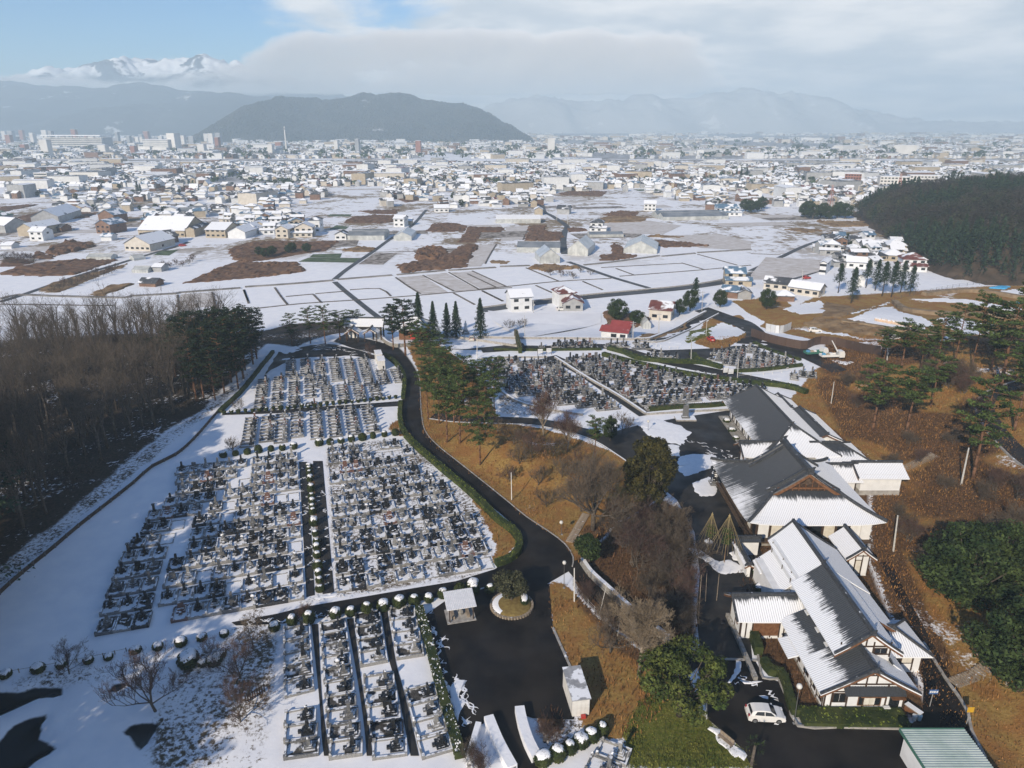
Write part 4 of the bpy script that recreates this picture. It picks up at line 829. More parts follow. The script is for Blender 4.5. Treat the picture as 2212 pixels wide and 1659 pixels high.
def quarters():
	t = bld('priests_quarters', 'two storey white plaster priests quarters with dark timbers and stepped tiled roofs', 39, 70)
	# upper storey
	wall_box(t, 36.6, 42.4, 64.6, 86.4, 3.0, 6.3); gable_panel(t, 'y', 64.6, 36.6, 42.4, 6.3, 8.3, PLAST)
	gable_roof(t, 35.7, 43.3, 63.7, 77.0, 5.95, 8.75, 'y', T_HALF, T_MOST)
	gable_roof(t, 36.3, 46.3, 77.1, 87.2, 5.7, 8.75, 'y', T_FULL, T_FULL, xc=39.5, zer=4.1, front=False, back=True)
	slope(t, (46.2, 69.6, 4.0), (0, 1, 0), (-1, 0, 0), 7.4, concave(2.0, 3.2, 0.05), 3.2, T_FULL); beam(t, 'bargeboard', [(46.2, 69.6, 3.65), (43.0, 69.6, 5.65)], 0.14, 0.36, BROWNW)
	wall_box(t, 42.4, 45.4, 70.2, 86.2, 0.0, 4.2)
	posts_front(t, (36.7, 38.6, 40.4, 42.3), 64.55, 4.9, 6.9, 0.14); rail(t, 36.7, 42.3, 64.55, 64.55, 6.25); rail(t, 36.7, 42.3, 64.55, 64.55, 5.2, 0.1); window(t, 40.6, 41.9, 64.6, 5.35, 6.0, 2); posts_front(t, (39.5,), 64.55, 6.3, 8.1, 0.14)
	for k, y in enumerate((66.0, 68.6, 71.2, 73.6)): window(t, y, y + 1.5, 36.6, 4.75, 5.7, 2, GLASS, TIMBER, side=-1)
	for y in (66.8, 69.4, 72.6): MB().box(36.1, 36.55, y - 0.5, y + 0.4, 4.35, 4.75).build('air_conditioner', PLAST, t)
	posts_side(t, (64.7, 67.9, 70.6, 73.2, 76.0, 79, 82, 86), 36.58, 3.2, 6.1, 0.14)
	# ground floor: front gable, left lean-to roofs, rear lean-to
	wall_box(t, 34.4, 43.3, 61.8, 66.0, 0.0, 3.7); gable_panel(t, 'y', 61.8, 34.4, 43.3, 3.7, 6.0, PLAST)
	gable_roof(t, 33.3, 44.2, 60.6, 66.2, 3.25, 6.45, 'y', T_HALF, T_MOST, xc=38.7, c=0.08)
	slope(t, (33.3, 73.2, 3.25), (0, -1, 0), (1, 0, 0), 6.98, concave(1.55, 3.25, 0.05), 3.25, T_HALF); wall_box(t, 34.4, 36.6, 66.0, 86.0, 0.0, 3.5)
	slope(t, (35.0, 86.6, 3.2), (0, -1, 0), (1, 0, 0), 8.2, concave(1.3, 1.6, 0.02), 1.6, T_FULL); slope(t, (34.2, 86.4, 2.9), (0, -1, 0), (1, 0, 0), 3.2, concave(0.5, 0.9, 0.02), 0.9, T_MOST)
	slope(t, (44.3, 63.8, 3.1), (0, 1, 0), (-1, 0, 0), 6.2, concave(1.6, 2.0, 0.05), 2.0, T_MOST); wall_box(t, 42.4, 43.6, 65.8, 70.4, 0.0, 3.6)
	posts_front(t, (34.45, 35.2, 36.9, 38.7, 41.2, 43.2), 61.75, 0.25, 3.7, 0.15); rail(t, 34.4, 43.3, 61.75, 61.75, 3.55); rail(t, 34.4, 43.3, 61.75, 61.75, 2.55, 0.1); rail(t, 34.4, 43.3, 61.75, 61.75, 0.2); rail(t, 36.6, 40.8, 61.76, 61.76, 4.75, 0.1); posts_front(t, (37.6, 38.7, 39.8), 61.75, 3.7, 5.4, 0.13)
	window(t, 35.4, 36.7, 61.8, 1.2, 2.3, 2); window(t, 38.2, 40.6, 61.75, 0.8, 2.3, 4, [GLASS, SHOJI, SHOJI, GLASS], BROWNW)
	MB().box(38.0, 40.8, 61.0, 61.7, 2.42, 2.54).build('window_canopy', BROWNW, t); MB().box(41.4, 42.9, 60.9, 61.6, 2.2, 2.3).build('door_canopy', BROWNW, t); MB().box(41.6, 42.7, 61.68, 61.78, 0.2, 2.1).build('door', GLASS, t)
	MB().box(40.9, 41.6, 61.2, 61.6, 0.2, 0.8).build('air_conditioner', PLAST, t)
	slope(t, (36.3, 61.0, 2.75), (1, 0, 0), (0, 1, 0), 6.6, concave(0.55, 0.8, 0.0), 0.8, RTDARK)
	MB().box(34.3, 43.4, 61.85, 86, -0.1, 0.25).build('foundation', STONE, t)
	posts_side(t, (62, 63.5, 65, 67, 69, 71), 34.38, 0.2, 3.5, 0.14)
	for y in (62.3, 64.0, 66, 68.5): window(t, y, y + 1.2, 34.4, 0.8, 2.3, 2, [GLASS, SHOJI], TIMBER, side=-1)
	# entrance wing
	gable_roof(t, 27.9, 36.5, 72.6, 78.4, 3.2, 5.05, 'x', T_MOST, T_MOST, lift=0.1); wall_box(t, 28.7, 34.4, 73.5, 77.6, 0.0, 3.4); gable_panel(t, 'x', 28.6, 73.5, 77.6, 3.4, 4.7, PLAST)
	posts_front(t, (28.75, 29.4, 30.2, 31.4, 32.5, 33.6, 34.2), 73.45, 0.2, 3.3, 0.13); MB().box(30.3, 33.5, 73.38, 73.46, 0.5, 2.6).build('entrance_screen', BROWNW, t); rail(t, 28.7, 34.4, 73.45, 73.45, 2.75); posts_side(t, (73.6, 75.5, 77.5), 28.68, 0.1, 3.3, 0.13)
	MB().box(28.2, 28.68, 66.2, 77.8, 0.0, 0.55).build('stone_edge', STONE, t)
	slope(t, (32.2, 70.4, 2.6), (0, -1, 0), (1, 0, 0), 3.4, concave(0.35, 1.2, 0.0), 1.2, T_FULL)
	# annex on the right
	gable_roof(t, 43.6, 49.0, 66.8, 73.4, 2.9, 4.5, 'x', T_MOST, T_FULL, hip1=1, front=False); wall_box(t, 44.3, 48.3, 67.6, 72.6, 0.0, 3.0); posts_front(t, (44.4, 45.8, 47.2, 48.2), 67.55, 0.3, 2.9, 0.12); window(t, 45.9, 47.1, 67.6, 1.4, 2.4, 2, SHOJI); window(t, 44.5, 45.7, 67.6, 1.4, 2.4, 2)
RTDARK = tile_mat('tile_bare', -0.5, -0.6, 0.2)
quarters()
def store():
	t = bld('garden_pavilion', 'small white walled gabled annex right of the snowy quarters roof', 49, 89)
	gable_roof(t, 47.3, 51.7, 86.0, 92.2, 3.2, 4.9, 'y', T_FULL, T_FULL); wall_box(t, 48.0, 51.0, 86.8, 91.6, 0, 3.4); gable_panel(t, 'y', 86.8, 48, 51, 3.4, 4.6, PLAST)
	posts_front(t, (48.05, 49, 50, 50.95), 86.75, 0.1, 3.5, 0.12); window(t, 49.1, 49.9, 86.8, 0.5, 2.6, 1, SHOJI); posts_side(t, (87, 88.5, 90, 91.5), 47.98, 0.1, 3.3, 0.12); rail(t, 48, 51, 86.75, 86.75, 3.3, 0.1)
	t = bld('storehouse', 'thick walled white storehouse with snowy roof at the foot of the hill', 64, 112)
	gable_roof(t, 59.9, 68.7, 109.8, 116.2, 3.6, 5.2, 'x', T_FULL, T_FULL); wall_box(t, 60.8, 67.8, 110.6, 115.4, 0.9, 4.0); wall_box(t, 60.75, 67.85, 110.55, 115.45, -0.2, 0.9, CONC, 'plinth'); gable_panel(t, 'x', 60.75, 110.6, 115.4, 4.0, 4.9, PLAST)
	t = bld('garden_wall', 'white plaster garden wall with tiled top between hall and quarters', 34, 90); t['category'] = 'wall'
	wall_box(t, 33.6, 34.1, 86.5, 92.5, 0, 1.9); gable_roof(t, 33.2, 34.5, 86.3, 92.7, 1.9, 2.3, 'y', T_HALF, T_FULL); wall_box(t, 33.6, 37.0, 92.0, 92.3, 0, 2.6)
	gable_roof(t, 33.2, 37.2, 91.6, 92.7, 2.6, 3.0, 'x', RTDARK, T_FULL)
store()
# ================================================================ trees
HW = {'white': mat('house_white', (0.58, 0.60, 0.62), (0.68, 0.70, 0.72), 0.5, 0.9), 'cream': mat('house_cream', (0.47, 0.44, 0.39), (0.56, 0.53, 0.48), 0.5, 0.9), 'grey': mat('house_grey', (0.28, 0.29, 0.30), (0.38, 0.39, 0.40), 0.5, 0.9), 'brown': mat('house_brown', (0.14, 0.085, 0.06), (0.22, 0.14, 0.10), 0.5, 0.9), 'tan': mat('house_tan', (0.34, 0.29, 0.22), (0.42, 0.37, 0.29), 0.5, 0.9)}
STEEL = mat('galvanised_steel', (0.40, 0.41, 0.42), None, rough=0.5, metal=0.4)
BARK = mat('grey_bark', (0.055, 0.045, 0.036), (0.13, 0.11, 0.09), 3, 0.95)
BARK_P = mat('red_pine_bark', (0.10, 0.052, 0.030), (0.20, 0.11, 0.065), 2, 0.95)
BARK_L = mat('pale_bark', (0.16, 0.13, 0.10), (0.28, 0.24, 0.19), 3, 0.95)
TWIG = mat('twigs', (0.080, 0.062, 0.045), (0.15, 0.118, 0.086), 0.5, 0.95)
TWIG_R = mat('reddish_twigs', (0.075, 0.042, 0.034), (0.13, 0.08, 0.065), 0.5, 0.95)
TWIG_L = mat('pale_twigs', (0.15, 0.115, 0.075), (0.24, 0.19, 0.13), 0.5, 0.95)
def leafmat(name, a, b, sc=0.6):
	m = mat(name, a, b, sc, 0.75, spec=0.2, detail=2); nt = m.node_tree; bs = nt.nodes['Principled BSDF']; src = bs.inputs['Base Color'].links[0].from_socket
	g = nt.nodes.new('ShaderNodeNewGeometry'); r = nt.nodes.new('ShaderNodeMapRange'); r.inputs[3].default_value = 0.45; r.inputs[4].default_value = 1.7; nt.links.new(g.outputs['Random Per Island'], r.inputs[0])
	x = nt.nodes.new('ShaderNodeMix'); x.data_type = 'RGBA'; x.blend_type = 'MULTIPLY'; x.inputs['Factor'].default_value = 1.0; nt.links.new(src, x.inputs['A']); nt.links.new(r.outputs[0], x.inputs['B']); nt.links.new(x.outputs['Result'], bs.inputs['Base Color']); return m
PINE = leafmat('pine_needles', (0.028, 0.048, 0.013), (0.070, 0.100, 0.028))
PINE_D = leafmat('dark_pine_needles', (0.010, 0.020, 0.010), (0.028, 0.042, 0.016))
CEDAR = leafmat('cedar_foliage', (0.010, 0.024, 0.014), (0.026, 0.046, 0.022))
GOLD = leafmat('bronzed_cedar_foliage', (0.020, 0.022, 0.007), (0.062, 0.054, 0.015), 0.9)
BROAD = leafmat('broad_leaves', (0.012, 0.026, 0.008), (0.042, 0.062, 0.018))
BROAD_L = leafmat('light_broad_leaves', (0.030, 0.050, 0.010), (0.085, 0.10, 0.022))
OLIVE = leafmat('olive_leaves', (0.030, 0.034, 0.016), (0.07, 0.072, 0.04))
def rnd_unit(r):
	while True:
		v = Vector((r.uniform(-1, 1), r.uniform(-1, 1), r.uniform(-1, 1)))
		if 0.05 < v.length < 1: return v.normalized()
class TB:
	"""Fast triangle soup for foliage."""
	def __init__(s): s.v = []; s.f = []
	def tri(s, p, n, size, r, asp=0.5):
		u = n.orthogonal().normalized(); a = r.uniform(0, 6.28); w = n.cross(u); d = u * math.cos(a) + w * math.sin(a); q = n.cross(d)
		k = len(s.v); s.v += [p - d * size * 0.5 - q * size * asp * 0.5, p + d * size * 0.55, p - d * size * 0.4 + q * size * asp * 0.6]; s.f.append((k, k + 1, k + 2))
	def strip(s, a, b, w, r):
		d = b - a; q = d.orthogonal().normalized(); q = (q * math.cos(1.3) + d.normalized().cross(q) * math.sin(r.uniform(0, 6.28))); k = len(s.v)
		s.v += [a - q * w * 0.5, a + q * w * 0.5, b]; s.f.append((k, k + 1, k + 2))
	def mesh(s, name, m):
		me = bpy.data.meshes.new(name); me.from_pydata([tuple(v) for v in s.v], [], s.f); me.materials.append(m); me.update(); return me
def pine_meshes(seed, h=15.0, base=0.42, spread=3.4, needles=PINE, lean=0.6, npad=34, bark=BARK_P, flat=0.5):
	r = random.Random(seed); tr = MB(); pts = []; x = y = 0.0
	for k in range(9):
		t = k / 8; x += r.uniform(-1, 1) * lean * 0.25; y += r.uniform(-1, 1) * lean * 0.25; pts.append(Vector((x * t, y * t, h * 0.97 * t)))
	for k in range(8): tr.tube(pts[k], pts[k + 1], 0.24 * (1 - 0.1 * k), 0.24 * (1 - 0.1 * (k + 1)), 7)
	tb = TB()
	def trunk_at(t): i = min(int(t * 8), 7); return pts[i].lerp(pts[i + 1], t * 8 - i)
	for k in range(npad):
		t = base + (1 - base) * (k + 0.5) / npad; a = k * 2.4 + r.uniform(-0.5, 0.5); o = trunk_at(t)
		rad = spread * (0.35 + 0.75 * math.sin(math.pi * min(1, (1 - t) / (1 - base) * 0.75 + 0.18))) * r.uniform(0.6, 1.1)
		tip = o + Vector((math.cos(a) * rad, math.sin(a) * rad, r.uniform(0.0, 0.9)))
		tr.tube(o, tip, 0.07, 0.025, 4, cap=False)
		for q in range(3):
			c = o.lerp(tip, (0.45, 0.78, 1.0)[q]) + Vector((r.uniform(-0.4, 0.4), r.uniform(-0.4, 0.4), 0.15)); pr = r.uniform(0.65, 1.05) * (0.8, 1.05, 0.85)[q]
			for j in range(34):
				u = rnd_unit(r); p = c + Vector((u.x * pr, u.y * pr, u.z * pr * flat * 0.55 + 0.1)) * (r.random() ** 0.4)
				tb.tri(p, (Vector((0, 0, 1)) + rnd_unit(r) * 0.9).normalized(), r.uniform(0.28, 0.5), r, 0.55)
	return [('trunk', tr.mesh('trunk', bark, True)), ('crown', tb.mesh('crown', needles))]
def cone_meshes(seed, h=12.0, rad=2.4, n=4200, m=CEDAR, base=0.08, lumps=0.25, bark=BARK, leaf=0.42, top=0.8, power=0.85):
	r = random.Random(seed); tr = MB().tube((0, 0, 0), (0, 0, h * 0.9), 0.26, 0.05, 7); tb = TB(); nb = 70; B = []
	for k in range(nb):
		t = base + (1 - base) * (k / nb) ** 0.9; a = k * 2.399; R_ = rad * max(0.03, (1 - t) / (1 - base)) ** power * r.uniform(1 - lumps, 1 + lumps)
		B.append((Vector((math.cos(a) * R_, math.sin(a) * R_, h * t - R_ * 0.18)), Vector((0, 0, h * t + 0.3)), R_))
	per = n // nb
	for tip, o, R_ in B:
		for j in range(per):
			q = r.random() ** 0.6; p = o.lerp(tip, q) + rnd_unit(r) * (0.28 + 0.16 * R_) * r.random() ** 0.5
			out = Vector((tip.x, tip.y, R_ * 0.7)); out = out.normalized() if out.length > 0.01 else Vector((0, 0, 1))
			tb.tri(p, (out + rnd_unit(r) * 0.9).normalized(), r.uniform(0.6, 1.1) * leaf, r, 0.6)
	return [('trunk', tr.mesh('trunk', bark, True)), ('crown', tb.mesh('crown', m))]
def blob_meshes(seed, h=8.0, rad=4.0, n=6000, m=BROAD, trunk=0.25, lumps=11, leaf=0.4, bark=BARK, squash=0.8, limbs=True, small=1.0):
	r = random.Random(seed); tr = MB(); tb = TB(); C = []; tr.tube((0, 0, 0), (0, 0, h * trunk + 0.4), 0.28 * rad / 4, 0.2 * rad / 4, 8)
	cz = h * (0.5 + trunk * 0.4)
	for k in range(lumps):
		u = rnd_unit(r); q_ = r.uniform(0.75, 1.15); d = Vector((u.x * rad * (0.58 + 0.14 * (small < 1)), u.y * rad * (0.58 + 0.14 * (small < 1)), u.z * h * (0.26 + 0.06 * (small < 1)))) * q_; C.append((Vector((0, 0, cz)) + d, rad * r.uniform(0.30, 0.55) * small))
	C.append((Vector((0, 0, cz)), rad * 0.6 * small))
	for c, q in C:
		if limbs: tr.tube((0, 0, h * trunk * 0.8), c, 0.1, 0.03, 4, cap=False)
		for j in range(n // len(C)):
			u = rnd_unit(r); p = c + Vector((u.x * q, u.y * q, u.z * q * squash)) * r.uniform(0.72, 1.04)
			if p.z < h * trunk * 0.5: continue
			tb.tri(p, (u + rnd_unit(r) * 0.8).normalized(), r.uniform(0.6, 1.2) * leaf, r, 0.65)
	return [('trunk', tr.mesh('trunk', bark, True)), ('crown', tb.mesh('crown', m))]
def bare_meshes(seed, h=13.0, spread=0.75, trunk=0.28, nl=7, bark=BARK, twig=TWIG, up=0.7, thick=0.22, dens=1.0, stems=1, tw=0.035, droop=0.0):
	r = random.Random(seed); tr = MB(); tb = TB()
	def bend(d, k): return (d + rnd_unit(r) * k).normalized()
	def branch(p, d, L_, rad, lev):
		n = 3 if lev < 2 else 2; P = [p]
		for i in range(n):
			d = bend(d, 0.22 if lev < 2 else 0.3); d = (d + Vector((0, 0, (0.10 if lev < 2 else 0.05) - droop))).normalized(); P.append(P[-1] + d * (L_ / n))
		for i in range(n):
			r0, r1 = rad * (1 - 0.28 * i), rad * (1 - 0.28 * (i + 1))
			if lev <= 1: tr.tube(P[i], P[i + 1], r0, r1, 5, cap=False)
			elif lev == 2: tr.tube(P[i], P[i + 1], max(r0, 0.018), max(r1, 0.012), 3, cap=False)
			else: tb.strip(P[i], P[i + 1], tw, r)
		if lev == 4: return
		kids = int((6, 6, 6, 4)[lev] * dens + 0.5)
		for k in range(kids):
			t = r.uniform(0.3, 1.0) if lev else r.uniform(0.25, 1.0); x = t * n; i = min(int(x), n - 1); q = P[i].lerp(P[i + 1], x - i)
			side = bend(d, 0.9); side = (side + Vector((0, 0, 0.25 - droop * 2))).normalized()
			branch(q, side, L_ * r.uniform(0.42, 0.62), rad * 0.45, lev + 1)
	for st in range(stems):
		a0 = r.uniform(0, 6.28); b0 = Vector((math.cos(a0), math.sin(a0), 0)) * (0.25 * (stems > 1)); d = Vector((0, 0, 1)) if stems == 1 else (Vector((math.cos(a0) * 0.5, math.sin(a0) * 0.5, 1))).normalized()
		top = b0 + d * (h * trunk) + Vector((r.uniform(-0.3, 0.3), r.uniform(-0.3, 0.3), 0)); tr.tube(b0 - Vector((0, 0, 0.2)), top, thick, thick * 0.75, 7)
		for k in range(nl):
			a = k * 2.4 + r.uniform(-0.3, 0.3); el = up + (1 - up) * (k / max(1, nl - 1)) * 0.9
			dd = Vector((math.cos(a) * (1 - el) * 1.5 * spread, math.sin(a) * (1 - el) * 1.5 * spread, el)).normalized()
			branch(b0.lerp(top, r.uniform(0.65, 1.0)), dd, h * (1 - trunk) * r.uniform(0.55, 0.72), thick * 0.5, 0)
	return [('trunk', tr.mesh('trunk', bark, True)), ('crown', tb.mesh('crown', twig))]
TREE = {}
TREE['pine'] = [pine_meshes(s, 15, b, sp) for s, b, sp in ((1, 0.42, 3.3), (2, 0.5, 3.0), (3, 0.36, 3.6), (4, 0.55, 2.7))]
TREE['darkpine'] = [pine_meshes(s, 15, b, sp, PINE_D, npad=40) for s, b, sp in ((11, 0.3, 3.4), (12, 0.38, 3.0))]
TREE['spruce'] = [cone_meshes(s, 12, 2.3, 4200, CEDAR) for s in (21, 22)]
TREE['cedar'] = [cone_meshes(s, 15, 2.7, 4200, CEDAR, base=b, lumps=0.5, power=0.5) for s, b in ((23, 0.3), (24, 0.2), (25, 0.42))]
TREE['gold'] = [blob_meshes(31, 14.5, 4.6, 18000, GOLD, 0.14, 70, 0.4, squash=1.1, small=0.55)]
TREE['broad'] = [blob_meshes(41, 9, 4.6, 11000, BROAD, 0.2, 44, 0.36, small=0.6), blob_meshes(42, 9, 5.0, 11000, BROAD, 0.15, 48, 0.36, small=0.6)]
TREE['camellia'] = [blob_meshes(43, 5, 2.0, 5000, BROAD, 0.1, 9, 0.3, squash=1.1)]
TREE['light'] = [blob_meshes(44, 8, 4.4, 9000, BROAD_L, 0.25, 40, 0.33, limbs=True, small=0.55)]
TREE['olive'] = [blob_meshes(45, 4.6, 2.4, 4200, OLIVE, 0.35, 11, 0.26)]
TREE['bare'] = [bare_meshes(s, 14, 0.7, 0.33, 6, up=0.78, thick=0.27, dens=0.66, tw=0.024) for s in (51, 52, 53, 54)]
TREE['keyaki'] = [bare_meshes(61, 12.5, 1.15, 0.3, 9, up=0.35, thick=0.42, dens=1.15)]
TREE['vase'] = [bare_meshes(62, 9, 0.8, 0.3, 8, BARK_L, TWIG_R, up=0.6, thick=0.22, dens=1.1)]
TREE['spread'] = [bare_meshes(63, 6, 1.3, 0.2, 7, BARK, TWIG_R, up=0.3, thick=0.14, dens=1.0), bare_meshes(64, 6, 1.3, 0.18, 6, BARK, TWIG, up=0.3, thick=0.16, dens=1.0)]
TREE['thicket'] = [bare_meshes(65, 5.5, 1.0, 0.15, 3, BARK, TWIG_R, up=0.5, thick=0.07, dens=0.9, stems=6, tw=0.03), bare_meshes(66, 5, 1.1, 0.15, 3, BARK, TWIG, up=0.45, thick=0.06, dens=0.9, stems=6, tw=0.03)]
TREE['ginkgo'] = [bare_meshes(67, 11, 0.55, 0.5, 14, BARK_L, TWIG_L, up=0.45, thick=0.2, dens=1.15, tw=0.045)]
TNAME = {'pine': 'pine_tree', 'darkpine': 'pine_tree', 'spruce': 'spruce_tree', 'cedar': 'cedar_tree', 'gold': 'cedar_tree', 'broad': 'evergreen_tree', 'camellia': 'camellia_bush', 'light': 'evergreen_tree', 'olive': 'garden_tree', 'bare': 'bare_tree', 'keyaki': 'bare_tree', 'vase': 'bare_tree', 'spread': 'bare_tree', 'thicket': 'bare_shrub', 'ginkgo': 'bare_tree'}
trnd = random.Random(5)
def tree(kind, p, h, label, group=None, wide=1.0, lean=0.0, var=None):
	"""h scales the prototype's own height; wide its spread."""
	P = TREE[kind]; me = P[trnd.randrange(len(P)) if var is None else var]
	H0 = {'pine': 15, 'darkpine': 15, 'spruce': 12, 'cedar': 15, 'gold': 14.5, 'broad': 9, 'camellia': 5, 'light': 8, 'olive': 4.6, 'bare': 14, 'keyaki': 12.5, 'vase': 9, 'spread': 6, 'thicket': 5.5, 'ginkgo': 11}[kind]
	s = h / H0; t = empty(TNAME[kind], (p[0], p[1], hz(p[0], p[1]) - 0.05), trnd.uniform(0, 6.28), label, 'bush' if kind in ('camellia', 'thicket') else 'tree', group); t.scale = (s * wide, s * wide, s)
	if lean: t.rotation_euler[1] = lean
	for n, m in me: link(n, m, t)
	return t
def trees(kind, lst, labels, group=None):
	for i, (px, py, h, *w) in enumerate(lst):
		tree(kind, G(px, py), h, labels[i] if isinstance(labels, list) else labels % ordw(i), group, w[0] if w else 1.0)
# pines on the grassy bank beside the winding road, front ones named first
trees('pine', [(1037, 1004, 12.5), (966, 955, 14), (994, 957, 13.5), (949, 915, 13), (925, 905, 12), (981, 912, 13), (1047, 938, 12), (1068, 908, 11.5), (932, 862, 13), (962, 872, 13), (1002, 882, 12.5), (1032, 888, 12), (912, 806, 12), (930, 800, 12.5), (952, 828, 12), (1050, 862, 10), (1076, 846, 9), (905, 775, 11)],
	  ['red trunked pine standing alone lowest on the grassy bank, long trunk shadow', 'tall pine second lowest on the grassy bank', 'pine just right of the second lowest pine on the bank'] + ['pine in the grove on the grassy bank, %s upwards from the front' % ordw(i) for i in range(3, 18)], 'pines along the winding road')
trees('darkpine', [(411, 832, 18), (433, 822, 18.5), (457, 842, 17), (470, 818, 18), (500, 826, 17), (526, 818, 18.5), (547, 787, 16), (380, 815, 13), (508, 790, 16), (445, 800, 16), (300, 812, 11), (340, 815, 11), (485, 850, 16), (440, 858, 14), (420, 845, 16), (478, 800, 17), (530, 800, 16), (395, 800, 15), (515, 840, 15), (465, 865, 13), (425, 868, 14), (555, 775, 14)],
	  ['dark pine in the clump at the edge of the left wood, %s one' % ordw(i) for i in (2, 3, 4, 6, 8, 10, 11, 1, 9, 5, 12, 0, 13, 14, 15, 16, 17, 18, 19, 20, 21, 22)], 'dark pines of the left wood')
trees('pine', [(631, 745, 9.5), (671, 742, 11), (703, 742, 11.5), (735, 735, 9.0, 1.6), (765, 728, 8.5, 1.7)], ['pine left of the tiled gate, %s from the left' % ordw(i) for i in range(5)], 'pines left of the gate')
trees('darkpine', [(876, 768, 16, 1.25), (850, 756, 13, 1.1)], ['tall wide pine right of the tiled gate', 'lower pine between the gate and the tall pine'])
trees('spruce', [(906, 729, 14), (937, 731, 11.5), (966, 731, 11), (986, 731, 11.5), (1038, 731, 12.5)], ['dark conical spruce behind the lower yard, %s from the left' % ordw(i) for i in range(5)], 'spruces behind the lower yard')
trees('pine', [(1885, 930, 15, 1.25), (1955, 945, 14.5, 1.25), (2101, 1033, 18, 1.0), (1945, 807, 13, 1.3), (2098, 797, 18, 0.7), (2021, 800, 14, 1.0), (2161, 835, 19, 1.4), (2215, 800, 18, 1.2), (1985, 812, 12, 1.1), (2190, 930, 17, 1.1), (1905, 800, 11, 1.1), (2060, 792, 15, 1.0), (2140, 800, 16, 1.1), (2010, 880, 12, 1.1), (2205, 730, 15, 1.1)],
	  ['spreading pine on the right slope, nearest the guest hall', 'spreading pine on the right slope with bare lower trunk in grass', 'tall thin pine beside the slanting pole on the right slope', 'pine on the crest of the right slope beside the utility pole', 'tall bare trunked pine standing before the building site', 'pine before the piled sandbags', 'very large pine on the right slope above the curved path', 'pine at the right edge of the picture', 'low pine between two crest pines on the right slope', 'pine inside the curve of the hillside path', 'leftmost low pine on the crest of the right slope', 'pine left of the very large one on the crest', 'dense pine just left of the right edge pine', 'lower pine between the slope pines and the path', 'pine highest at the right edge beside the site'], 'pines on the right slope')
tree('gold', G(1397, 1112), 15, 'big bronzed cedar with clumpy foliage beside the temple yard', wide=0.9)
tree('keyaki', G(1281, 1145), 13, 'large bare spreading tree with twin limbs in the middle of the grass bank')
tree('vase', G(1175, 943), 9.5, 'vase shaped bare tree with reddish twigs on the loop lane')
tree('vase', G(1225, 976), 8.0, 'bare tree with pale forked trunk right of the vase shaped one')
tree('pine', G(1285, 1000), 9.5, 'yellowish pine at the bend of the loop lane', wide=0.9)
trees('spread', [(1151, 989, 5.5), (1122, 1002, 4.5), (1163, 1048, 4.0), (1345, 935, 5), (1245, 1010, 4.0), (1319, 1409, 7.0, 0.9), (1075, 935, 4), (1110, 960, 4.5), (1195, 985, 4.5), (1215, 1030, 4), (1100, 1040, 3.5), (1180, 1095, 4.0), (1260, 1085, 5), (1300, 1040, 5)],
	  ['low bare pale tree leaning right among snow on the grass bank', 'small bare tree left of the low pale one', 'small bare reddish tree on the open orange grass', 'bare reddish tree between the lane and the yard snow', 'small bare tree under the yellowish pine', 'bare leaning tree right of the parking lot', 'small bare tree behind the bank pines'] + ['low bare bush on the orange grass bank, %s from the lane downwards' % ordw(i) for i in range(7)])
tree('broad', G(1318, 952), 5.5, 'dark low evergreen beside the lane near the yard', wide=0.6)
trees('thicket', [(1345, 1180, 6.5, 1.2), (1378, 1229, 7, 1.3), (1420, 1200, 6.5, 1.2), (1450, 1150, 6, 1.1), (1330, 1135, 5), (1470, 1215, 6.5, 1.2), (1440, 1270, 6.5, 1.2), (1475, 1310, 6, 1.1), (1400, 1290, 5.5), (1480, 1370, 5.5), (1310, 1330, 4), (1270, 1300, 3.2), (1430, 1345, 5.5), (1390, 1150, 5.5)],
	  ['bare brown shrub in the thicket below the bronzed cedar, %s counted downhill' % ordw(i) for i in range(14)], 'bare shrubs between the bank and the temple')
tree('ginkgo', G(1379, 1463), 11.5, 'pale slender bare tree with fine upright twigs below the lane')
tree('camellia', G(1270, 1224), 5.6, 'rounded glossy evergreen bush beside the lane junction')
tree('light', G(1467, 1545), 8.5, 'bright green broadleaf tree on the mossy bank', wide=1.15)
tree('olive', G(1105, 1304), 4.8, 'small evergreen tree on the round traffic island', wide=1.1)
trees('broad', [(2085, 1310, 11.5, 1.25), (2200, 1490, 11, 1.1), (2140, 1270, 10, 1.0)], ['huge dark evergreen on the slope right of the temple', 'dark evergreen at the right edge below the huge one', 'dark evergreen behind the huge one on the right slope'], 'evergreens on the right slope')
trees('broad', [(1333, 694, 8.5, 1.0), (1490, 672, 8.5, 0.75), (1468, 680, 6, 0.8), (1375, 700, 5, 1.2), (1555, 664, 7, 0.8), (1655, 668, 8, 0.8)], ['dark round evergreen left of the red roofed farmhouse', 'dark evergreen right of the red roofed farmhouse', 'lower evergreen in front of the narrow one by the farmhouse', 'low evergreen behind the red roofed hut', 'evergreen by the blue roofed sheds', 'evergreen beside the shrine hut on the brown slope'], 'evergreens by the village road')
trees('cedar', [(1810, 633, 12), (1838, 655, 14), (1905, 640, 14), (1925, 642, 14.5), (1890, 628, 13), (1945, 632, 13), (1870, 622, 12), (1965, 636, 12), (1500, 655, 10)], ['dark cedar between the village houses and the building site, %s from the front' % ordw(i) for i in range(8)] + ['dark narrow cedar on the village road'], 'cedars beside the village')
